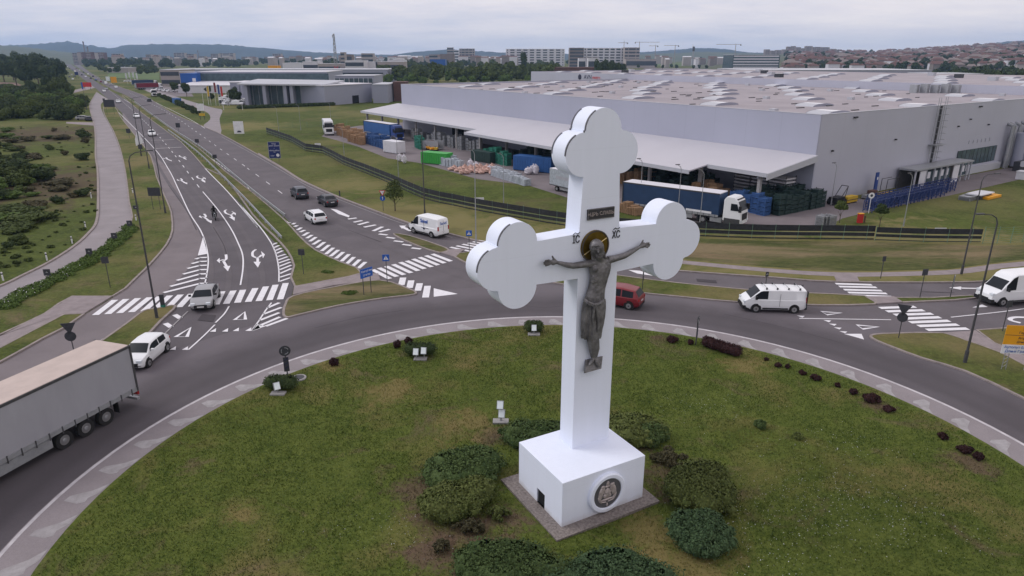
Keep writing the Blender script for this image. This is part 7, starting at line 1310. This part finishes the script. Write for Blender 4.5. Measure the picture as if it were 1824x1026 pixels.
def container(label, p0, h, w_, L_, m, yaw):
    t = thing('container', label, 'container', (*G(*p0), .03), yaw); MB().bx(0, L_, 0, w_, .12, h).build('body', M[m], t); MB().bx(-.03, L_+.03, -.03, w_+.03, h, h+.1).build('lid', M['box' if m == 'box' else m], t)
    for x in np.arange(.3, L_, .55): MB().bx(x, x+.12, -.06, -.005, .2, h-.1).build('rib', M[m], t)
    MB().bx(L_+.002, L_+.05, .2, w_-.2, .25, h-.15).build('door', M[m], t)
    for x in (.05, L_-.2): MB().bx(x, x+.15, .1, w_-.1, 0, .12).build('skid', M['dsteel'], t)
yw = lambda a, b: math.atan2(G(*b)[1]-G(*a)[1], G(*b)[0]-G(*a)[0])
container('plain white container at the yard edge in front of the blue crates', (683, 271), 2.45, 2.4, 4.9, 'box', yw((683, 271), (713, 276))); container('bright green container at the yard edge', (750, 291), 2.1, 2.4, 6.0, 'green', yw((750, 291), (788, 294.5)))
container('long dark blue container under the canopy left of the cross', (914, 303), 2.6, 2.4, 8.0, 'dhl', R(-5)+yw((914, 303), (926, 304))); container('dark green low container at the canopy step', (839, 286), 2.0, 2.4, 6.0, 'crate', yw((839, 286), (880, 293)))
container('grey container with a small green sign under the canopy near the cross', (966, 306), 2.6, 2.4, 3.2, 'crate', 0.1)
t = thing('dump_body', 'open grey tipping body with rusty scrap beside the teal crates', 'container', (*G(748, 266), .03), -.5); MB().bx(0, 5, 0, .15, .3, 2.0).bx(0, .15, 0, 2.2, .3, 2.0).bx(0, 5, 2.05, 2.2, .3, 2.0).bx(0, 5, 0, 2.2, .2, .3).build('body', M['steel'], t); MB().ell((2.5, 1.1, .9), (2.0, .9, 1.1), 12, 8).build('load', M['redtile'], t)
for k, p in enumerate(((763, 267), (770, 269), (777, 269.5), (760, 266))):
    t = thing('ground_machine', ['small orange machine beside the tipping body, leftmost', 'small orange machine beside the tipping body, middle', 'small yellow machine beside the tipping body, rightmost', 'small red machine half behind the tipping body'][k], 'machine', (*G(*p), .03), k*.7); MB().bx(-.5, .5, -.35, .35, .25, .8).build('body', M[['orange', 'orange', 'yellow', 'carred'][k]], t); [MB().cyl((s, -.4, .22), (s, .4, .22), .22, n=10).build('wheel', M['tyre'], t) for s in (-.35, .35)]; MB().tube([(-.4, 0, .8), (-.7, 0, 1.2)], .04).build('handle', M['dsteel'], t)
# blue racks row
rk = MB()
for x in (-.7, .7):
    for y in (-.6, .6): rk.bx(x-.04, x+.04, y-.04, y+.04, 0, 1.5)
for z in (.25, 1.45):
    for y in (-.6, .6): rk.bx(-.7, .7, y-.03, y+.03, z, z+.07)
    for x in (-.7, .7): rk.bx(x-.03, x+.03, -.6, .6, z, z+.07)
rk.tube([(-.7, -.6, .3), (.7, -.6, 1.4)], .025, 4); rkm = rk.mesh('transport_rack', mat('rack_blue', (.025, .045, .15), .5))
for i in range(19):
    for j in range(3):
        if i > 16 and j == 0: continue
        px = 1549+i*7.6+j*3; py = 377-i*1.75-(j*5.2) ; o = link('transport_rack', rkm, None, (*G(px, py), .02), WA+rg_.uniform(-.2, .2)); tag(o, 'blue steel frame rack, '+ORD[i]+' from the left in the '+('front', 'middle', 'back')[j]+' row', 'rack', 'blue frame racks beside the service road')
for k in range(5):
    o = link('cage_stack', PM['s'], None, (*G(1722+k*5, 356-k*1.6), .02), WA); o.scale = (1.6, 1.6, .25); tag(o, 'low grey steel cage stack past the blue racks, '+ORD[k]+' from the left', 'cage stack', 'grey frames past the blue racks')
t = thing('sheet_stack', 'white sheet stack on an orange base past the blue racks', 'stack', (*G(1745, 352), .02), WA); MB().bx(-2.2, 2.2, -1, 1, .6, .75).build('sheet', M['box'], t); MB().bx(-1, 3.2, -1.6, -.2, .0, .35).build('base', M['orange'], t); MB().bx(-1.8, 1.8, -.8, .8, 0, .6).build('block', M['dsteel'], t)
t = thing('white_cabinet', 'white box standing by the service road at the picture edge', 'box', (*G(1819, 319), .02), WA); MB().bx(-.9, .9, -.6, .6, 0, 1.3).build('body', M['box'], t); MB().bx(-1, 1, -.7, .7, 1.3, 1.38).build('lid', M['box'], t)
t = thing('totem_sign', 'blue totem sign before the right wall of the warehouse', 'sign', (*G(1557, 347), .02), WA); MB().bx(-.35, .35, -.1, .1, 0, 3.4).build('board', M['carblue'], t); MB().bx(-.15, .15, -.13, -.1, 2.3, 2.7).build('white_mark', M['signw'], t)
for lab, p, m, dims in (('yellow steel box along the right wall', (1512, 361), 'yellow', (2.6, 1.0, .95)), ('yellow beams lying before the blue totem sign', (1575, 347), 'yellow', (2.8, .8, .4)), ('red-brown scrap heap at the foot of the blue totem', (1552, 352), 'redtile', (1.4, .8, 1.1)), ('pale machine part along the right wall', (1545, 354), 'steel', (1.8, .9, .6))):
    t = thing('steel_part', lab, 'machine part', (*G(*p), .02), WA); a, b_, c_ = dims; MB().bx(-a/2, a/2, -b_/2, b_/2, .15, c_).build('body', M[m], t); [MB().bx(x-.1, x+.1, -b_/2-.1, b_/2+.1, 0, .15).build('skid', M['dsteel'], t) for x in (-a/3, a/3)]; [MB().bx(-a/2-.01, a/2+.01, y-.03, y+.03, c_*.5, c_*.6).build('rail', M['dsteel'], t) for y in (-b_/2, b_/2)]
t = thing('forklift', 'black tractor-like machine with a raised frame at the left end of the right wall', 'machine', (*G(1490, 364), .02), WA); MB().bx(-1.2, 1.0, -.6, .6, .35, 1.1).build('body', M['black'], t); MB().tube([(.2, -.5, 1.1), (1.5, -.5, 2.5), (1.5, .5, 2.5), (.2, .5, 1.1)], .06).tube([(.9, -.5, .6), (1.5, -.5, 2.5)], .05).build('raised_frame', M['dsteel'], t); [MB().cyl((x, s*.7-.12, .42), (x, s*.7+.12, .42), .42, n=14).build('wheel', M['tyre'], t) for x in (-.8, .7) for s in (-1, 1)]
t = thing('shelter_frame', 'thin dark pipe frame between the totem sign and the entrance shelter', 'frame', (*G(1586, 344), .02), WA); MB().tube([(-1.6, 0, 0), (-1.4, 0, 2.2), (1.4, 0, 2.2), (1.6, 0, 0)], .05).tube([(-1.5, .9, 0), (-1.4, .9, 2.2), (1.4, .9, 2.2)], .05).build('frame', M['dsteel'], t)
t = thing('road_sign', 'round white sign at the left end of the blue racks', 'road sign', (*G(1547, 380), .02)); MB().cyl((0, 0, 0), (0, 0, 2.6), .04, n=6).build('post', M['signw'], t); panel(t, 'disc', 'signw', circ(.4), 2.4); panel(t, 'symbol', 'signback', circ(.18), 2.4, -.06, .01)
t = thing('barrier_post', 'red barrier cabinet on the grass between the two round-headed trees', 'barrier', (*G(1531, 397), .02), .2); MB().bx(-.3, .3, -.2, .2, 0, 1.15).build('cabinet', M['signred'], t); MB().bx(-.35, .35, -.25, .25, 1.15, 1.22).build('cap', M['orange'], t); MB().bx(.6, .75, -.06, .06, 0, .9).build('support', M['redtile'], t)
for k, s in enumerate(((620, 233.5), (730, 258))): pass
# ================================================================== TREES AND SCRUB
def crownmesh(seed, w_, h, n, size, m, z0=0., nl=9, core=.8):
    r = random.Random(seed); lumps = []
    for i in range(nl):
        a = r.random()*2*PI; q = r.random()**.6*.62; lumps.append((math.cos(a)*q*w_, math.sin(a)*q*w_, z0+h*(.3+.5*r.random()), w_*r.uniform(.34, .52), w_*r.uniform(.34, .52), h*r.uniform(.2, .32)))
    lumps.append((0, 0, z0+h*.5, w_*.62, w_*.62, h*.42)); V, F = foliage(lumps, n, size, core=core, seed=seed); return V, F
def trunkmb(h, r_, w_, seed=0):
    q = random.Random(seed); m = MB().cyl((0, 0, -.1), (0, 0, h*.55), r_, r_*.6, 8)
    for i in range(5): a = i*1.3+q.random(); m.cyl((0, 0, h*(.3+.05*i)), (math.cos(a)*w_*.6, math.sin(a)*w_*.6, h*(.55+.07*i)), r_*.4, r_*.12, 5)
    return m
TV = []
for k in range(5):
    V, F = crownmesh(30+k, 3.4, 6.6, 1500, .62, None, 1.6, 10); TV.append((rawmesh('crown', V, F, M['leaf']), rawmesh('crown', V, F, M['leafd']), trunkmb(6, .22, 3.2, k).mesh('trunk', M['bark'])))
def tree(x, y, s, label, group=None, v=0, dark=0, z=0, name='tree', sz=None):
    t = thing(name, label, 'tree', (x, y, z), random.uniform(0, 6), group); t.scale = (s, s, sz or s)
    link('crown', TV[v][dark], t); link('trunk', TV[v][2], t); return t
rt = random.Random(4)
BV = []
for k in range(5):
    V, F = crownmesh(60+k, 1.5, 1.7, 900, .24, None, -.1, 8); BV.append([rawmesh('scrub_bush', V, F, M[q]) for q in ('leaf', 'leafd', 'leafl', 'leafs')])
def bush(px, py, s, lab, group, v=None, m=0, sz=1.):
    o = link('scrub_bush', BV[rt.randrange(5) if v is None else v][m], None, (*G(px, py), 0), rt.random()*6); o.scale = (s, s, s*sz); return tag(o, lab, 'bush', group)
# scrub field left of the concrete road
GS = 'bushes of the scrub field on the left'
def inpoly(x, y, P):
    c = False; j = len(P)-1
    for i in range(len(P)):
        if (P[i][1] > y) != (P[j][1] > y) and x < (P[j][0]-P[i][0])*(y-P[i][1])/(P[j][1]-P[i][1])+P[i][0]: c = not c
        j = i
    return c
for poly_, n, smin, smax, m_, sz in (([(-60, 218), (130, 214), (150, 200), (60, 190), (-60, 192)], 60, 1.4, 2.5, (0, 1), 1.1), ([(-60, 192), (60, 190), (150, 196), (158, 180), (120, 165), (-60, 170)], 75, 1.6, 2.8, (0, 0, 1, 2), 1.), ([(-60, 170), (110, 165), (120, 156), (-60, 158)], 40, 1.6, 3.0, (0, 2, 1), .8),
                        ([(-40, 262), (45, 258), (60, 275), (10, 330), (-40, 330)], 14, .8, 1.7, (0, 1), .9), ([(-40, 300), (60, 290), (60, 330), (10, 372), (-40, 380)], 14, .6, 1.5, (0, 2, 1), .8), ([(60, 230), (160, 235), (160, 340), (90, 420), (10, 440), (20, 340)], 12, .35, .9, (0, 1, 3), .8), ([(-60, 232), (105, 230), (135, 300), (95, 390), (0, 430), (-60, 430)], 60, .8, 1.9, (0, 0, 2, 3), .42), ([(0, 370), (60, 400), (40, 450), (0, 480)], 5, .4, .8, (0, 1), .8)):
    k = 0
    while k < n:
        x, y = rt.uniform(-60, 170), rt.uniform(150, 480)
        if not inpoly(x, y, poly_): continue
        mm_ = rt.choice(m_); bush(x, y, rt.uniform(smin, smax), ('mid-green', 'dark green', 'bright green', 'dry brownish')[mm_]+' wild bush in the '+('back', 'middle', 'front')[(y > 190)+(y > 262)]+' part of the scrub field, '+('left', 'centre', 'right')[int(np.clip((x-0)/60, 0, 2))], GS, m=mm_, sz=sz*rt.uniform(.85, 1.3)); k += 1
for px, py, s, lab in ((28, 308, 1.9, 'wide dark bush in the middle of the brown scrub field'), (78, 322, 1.7, 'low dark bush right of the wide one in the scrub field'), (150, 245, 1.5, 'bush beside the concrete road just below the dirt track'), (147, 285, 1.2, 'dark bush near the concrete road below the small white patch')): bush(px, py, s, lab, None, m=1, sz=.8)
# weeds along the lower edge of the concrete road
wl = [z5(20, 970), z5(200, 872), z5(350, 800), z5(500, 715), z5(620, 655), z5(700, 605), z5(800, 535), z5(870, 480), z5(930, 410)]
P = smooth(gp(wl), 6); lumps = []
for i, (x, y) in enumerate(P):
    for q in range(3): lumps.append((x+rt.uniform(-.7, .7)+.3, y+rt.uniform(-.8, .5)-.4, .16, rt.uniform(.45, .8), rt.uniform(.45, .8), rt.uniform(.2, .42)))
V, F = foliage(lumps, 16000, .16, core=.7, seed=3); tag(link('weeds', rawmesh('weeds', V, F, M['leafl'])), 'rank green weeds along the kerb of the concrete road', 'weeds', kind='stuff')
V, F = foliage([(a, b, c+.12, d, e, f) for a, b, c, d, e, f in lumps[:60]], 200, .08, core=0, seed=4); tag(link('weed_blossom', rawmesh('weed_blossom', V, F, M['signw'])), 'white blossom heads among the weeds by the concrete road', 'flowers', kind='stuff')
V, F = foliage([(*G(x, y), .12, .5, .35, .16) for x, y in (z6(880, 890), z6(900, 880), z6(860, 885), z6(735, 740), z6(715, 735))], 900, .12, core=.6); tag(link('weeds', rawmesh('weeds', V, F, M['leafl'])), 'bright green weed clump on the small grass islands', 'weeds', kind='stuff')
# low tussocks of the scrub field
tu = []
while len(tu) < 170:
    x, y = rt.uniform(-20, 172), rt.uniform(226, 480)
    if inpoly(x, y, [(-20, 224), (165, 226), (172, 380), (130, 440), (30, 485), (-20, 500)]): tu.append((*G(x, y), rt.uniform(.05, .15)))
src_ = [crownmesh(200+q, 3.4, 2.4, 60, 1.5, None, -.2, 3) for q in range(3)]; Vs, Fs, k = [], [], 0
for x, y, s in tu: V, F = src_[rt.randrange(3)]; Vs.append(V*s+np.array([x, y, 0])); Fs.append(F+k); k += len(V)
tag(link('tussocks', rawmesh('tussocks', np.vstack(Vs), np.vstack(Fs), M['leaf'])), 'low tussocks covering the brown scrub field', 'grass', kind='stuff')
# sapling and lollipop trees
def leaftree(label, px, py, w_, h, n, size, m, z0, th, name='tree', core=.7, nl=9, seed=0):
    x, y = G(px, py); t = thing(name, label, 'tree', (x, y, 0)); V, F = crownmesh(seed, w_, h, n, size, None, z0, nl, core); link('crown', rawmesh('crown', V, F, M[m]), t); trunkmb(z0+h*.6, th, w_*.8, seed).build('trunk', M['bark'], t); return t
leaftree('loose young tree on the verge behind the give way and blue arrow signs', 704, 376, 1.9, 3.6, 1500, .2, 'leaf', .7, .09, core=.0)
leaftree('small round-headed tree on the grass left of the red barrier cabinet', 1495, 397, .85, 1.55, 1300, .17, 'leaf', 1.35, .06); leaftree('small round-headed tree behind the fence below the blue racks', 1566, 406, .85, 1.6, 1300, .17, 'leafd', 1.45, .06)
# hedge and shrub row by the dealerships
hd = thing('hedge', 'long dark hedge before the glass dealership', 'hedge', (*G(430, 194), 0)); a, b_ = np.array(G(428, 194)), np.array(G(592, 188)); c_ = np.array(G(430, 194)); V, F = foliage([(*(a+(b_-a)*t-c_), .6, 1.4, .9, .75) for t in np.linspace(0, 1, 30)], 6000, .4, seed=8); link('foliage', rawmesh('foliage', V, F, M['leafd']), hd)
for i in range(17):
    t_ = i/16
    if .38 < t_ < .5: continue
    px, py = 284+(352-284)*t_, 172.5+(204-172.5)*t_; o = link('ornamental_shrub', BV[i % 5][1], None, (*G(px, py), 0), i); s = rt.uniform(.9, 1.25); o.scale = (s, s, s*1.2); o['label'] = 'dark round shrub in the row beside the outgoing carriageway'; tag(o, None, 'shrub', 'dark shrubs in a row beside the outgoing carriageway')
for lab, px, py, s in (('round dark tree before the blue-clad showroom, the left one', 312, 166, .75), ('round dark tree before the blue-clad showroom, the right one', 333, 172, .85), ('leafy tree between the gabled workshops and the parked cars', 416, 184, .8), ('dark tree beside the pale lean-to roof', 372, 170, .6), ('small green tree left of the banner flags', 378, 182, .5), ('green tree at the end of the parked car rows', 424, 185, .6)): tree(*G(px, py), s, lab, None, rt.randrange(5), 1)
# dark wood at the far left, single trees one can tell apart
for i, (px, py, s) in enumerate([(8, 146, 2.2), (25, 143, 2.4), (45, 147, 2.6), (62, 142, 2.5), (80, 148, 2.5), (95, 144, 2.2), (106, 150, 1.9), (30, 152, 2.0), (70, 153, 2.1), (90, 156, 1.8), (50, 156, 1.9), (112, 144, 1.6), (15, 137, 2.7), (-10, 145, 2.4), (-30, 150, 2.4), (40, 136, 2.8), (75, 137, 2.7), (100, 137, 2.2), (-25, 136, 2.8)]): tree(*G(px, py), s, ('front-row', 'middle-row', 'back-row')[(py < 149)+(py < 140)]+' dark tree of the thick wood at the far left, '+ORD[i]+' largest in outline' if False else ('front-row', 'middle-row', 'back-row')[(py < 149)+(py < 140)]+' dark tree of the wood at the far left, '+('at the picture edge', 'left part', 'centre', 'right end')[int(np.clip(px//30+1, 0, 3))], 'dark trees of the wood at the far left', i % 5, 1)
for px, py, s, d in ((97, 178, 1.1, 0), (108, 172, 1.2, 0), (88, 170, 1.2, 1), (118, 176, 1.0, 0), (60, 172, 1.0, 1), (112, 165, 1.2, 1)): tree(*G(px, py), s, 'green tree at the back of the scrub field before the dark wood', 'trees at the back of the scrub field', rt.randrange(5), d)
# far woods as masses: many crowns in one mesh
def wood(name, label, pts, m='leafd', seed=0, n=380, size=1.1):
    r = random.Random(seed); Vs, Fs, k = [], [], 0; src = [crownmesh(90+q, 3.6, 6.8, n, size, None, .4, 7) for q in range(4)]
    for x, y, s in pts:
        V, F = src[r.randrange(4)]; a = r.random()*6; c_, s_ = math.cos(a), math.sin(a); V2 = V.copy(); V2[:, 0] = (V[:, 0]*c_-V[:, 1]*s_)*s+x; V2[:, 1] = (V[:, 0]*s_+V[:, 1]*c_)*s+y; V2[:, 2] = V[:, 2]*s*r.uniform(.8, 1.1)
        Vs.append(V2); Fs.append(F+k); k += len(V2)
    return tag(link(name, rawmesh(name, np.vstack(Vs), np.vstack(Fs), M[m])), label, 'wood', kind='stuff')
def rpts(poly_, n, smin, smax, seed):
    r = random.Random(seed); o = []; xs_ = [p[0] for p in poly_]; ys_ = [p[1] for p in poly_]
    while len(o) < n:
        x, y = r.uniform(min(xs_), max(xs_)), r.uniform(min(ys_), max(ys_))
        if inpoly(x, y, poly_): o.append((*G(x, y), r.uniform(smin, smax)))
    return o
wood('wood', 'mixed green wood beyond the warehouse left of centre', rpts([(672, 146), (740, 150), (980, 150), (1000, 128), (975, 118), (800, 121), (700, 127)], 190, .9, 1.9, 1), 'leaf', 1); wood('wood', 'lighter green scrub in front of the wood beyond the warehouse', rpts([(668, 152), (760, 152), (975, 152), (900, 135), (700, 134)], 80, .6, 1.1, 2), 'leafl', 2)
wood('wood', 'upper edge of the wood below the distant town', rpts([(560, 126), (700, 126), (980, 116), (1100, 118), (1100, 113), (850, 110), (700, 114), (560, 119)], 150, 1.2, 2.2, 3), 'leafd', 3)
wood('tree_belt', 'dark belt of trees before the distant town on the left', rpts([(150, 122), (290, 124), (560, 119), (560, 111), (300, 110), (185, 110), (150, 112)], 190, 1.3, 2.3, 5), 'leafd', 5); wood('tree_belt', 'green trees between the far road and the dealerships', rpts([(175, 130), (285, 137), (284, 124), (180, 121)], 36, .8, 1.4, 6), 'leaf', 6)
wood('tree_belt', 'trees scattered among the distant quarter in the centre', rpts([(560, 108), (820, 108), (1290, 110), (1290, 106.5), (820, 105), (560, 105.5)], 90, 1.3, 2.2, 7), 'leafd', 7, 220, 1.8)
wood('wood', 'dense green wood behind the right end of the warehouses', rpts([(1660, 165), (1830, 172), (1950, 168), (1900, 142), (1760, 138), (1660, 142)], 120, .9, 1.7, 8), 'leafd', 8); wood('tree_belt', 'trees along the foot of the hillside town', rpts([(1395, 128), (1560, 132), (1700, 134), (1700, 125), (1560, 122), (1395, 121)], 110, 1.1, 1.9, 9), 'leafd', 9)
hp = []
for i in range(620):
    px = 1395+rt.random()*480; Y = 850*(2650/850)**(rt.random()); x, y, z = hillpt(px, Y); hp.append((x, y, z, rt.uniform(.8, 1.6)))
src = [crownmesh(120+q, 3.6, 6.8, 170, 2.0, None, .2, 5) for q in range(3)]; Vs, Fs, k = [], [], 0
for x, y, z, s in hp:
    V, F = src[rt.randrange(3)]; V2 = V*s+np.array([x, y, z]); Vs.append(V2); Fs.append(F+k); k += len(V2)
tag(link('hillside_trees', rawmesh('hillside_trees', np.vstack(Vs), np.vstack(Fs), M['leafd'])), 'trees growing between the houses of the hillside town', 'trees', kind='stuff')
for lab, px, ybase, Y, s, sz in (('tall dark poplar in front of the long white apartment block', 933, 0, 800, 1.3, 3.0), ('smaller dark conifer right of the tall poplar', 949, 0, 800, .9, 1.7)): x = W(px, 105, Y)[0]; tree(x, Y, s, lab, None, 2, 1, sz=sz)
for i, px in enumerate((1068, 1075, 1082, 1090, 1097, 1104, 1078, 1094, 1109)): x = W(px, 105, 560+i*4)[0]; tree(x, 560+i*4, 1.35, 'dark tree of the thick clump beyond the second warehouse', 'dark clump beyond the second warehouse', i % 5, 1, sz=2.0-(i % 3)*.15)
for i, (px, py) in enumerate(((1128, 121), (1137, 123), (1147, 121.5), (1168, 122), (1180, 124), (1196, 122), (1205, 124), (1235, 125), (1245, 124), (1258, 125))): tree(*G(px, py), .9, 'small tree in the car park beyond the second warehouse', 'small trees in the far car park', i % 5, 1)
for lab, pl, m in (('field', [(1120, 117), (1305, 119), (1300, 113), (1130, 112)], 'leafl'), ('field', [(190, 139), (284, 143), (284, 130), (195, 128)], 'leafl')):
    MB().sheet(gp(pl), .3).build('meadow', mat('meadow_green', (.06, .105, .025), .95, col2=(.10, .14, .04), vs=.02))
for o in COL.objects:
    if o.name.startswith('meadow'): o['kind'] = 'structure'
MB().sheet(gp([(-60, 146), (30, 148), (40, 153), (-60, 160)]), .3).build('ploughed_field', mat('ploughed', (.17, .11, .09), .95, var=.2, vs=.03)); bpy.data.objects['ploughed_field']['kind'] = 'structure'
# air: even haze round the whole scene, sky outside
hz = MB().bx(-9500, 9500, -320, 9700, -3, 225).build('haze', bpy.data.materials.new('haze_air')); m = hz.data.materials[0]; m.use_nodes = True; nt = m.node_tree; nt.nodes.clear()
ou = nd(nt, 'ShaderNodeOutputMaterial'); pv = nd(nt, 'ShaderNodeVolumePrincipled'); pv.inputs['Color'].default_value = (.42, .64, 1.0, 1); pv.inputs['Density'].default_value = .000095; pv.inputs['Anisotropy'].default_value = .2; nt.links.new(pv.outputs[0], ou.inputs['Volume'])
tag(hz, 'thin blue haze over the distance', 'haze', kind='stuff')
S.cycles.volume_bounces = 1
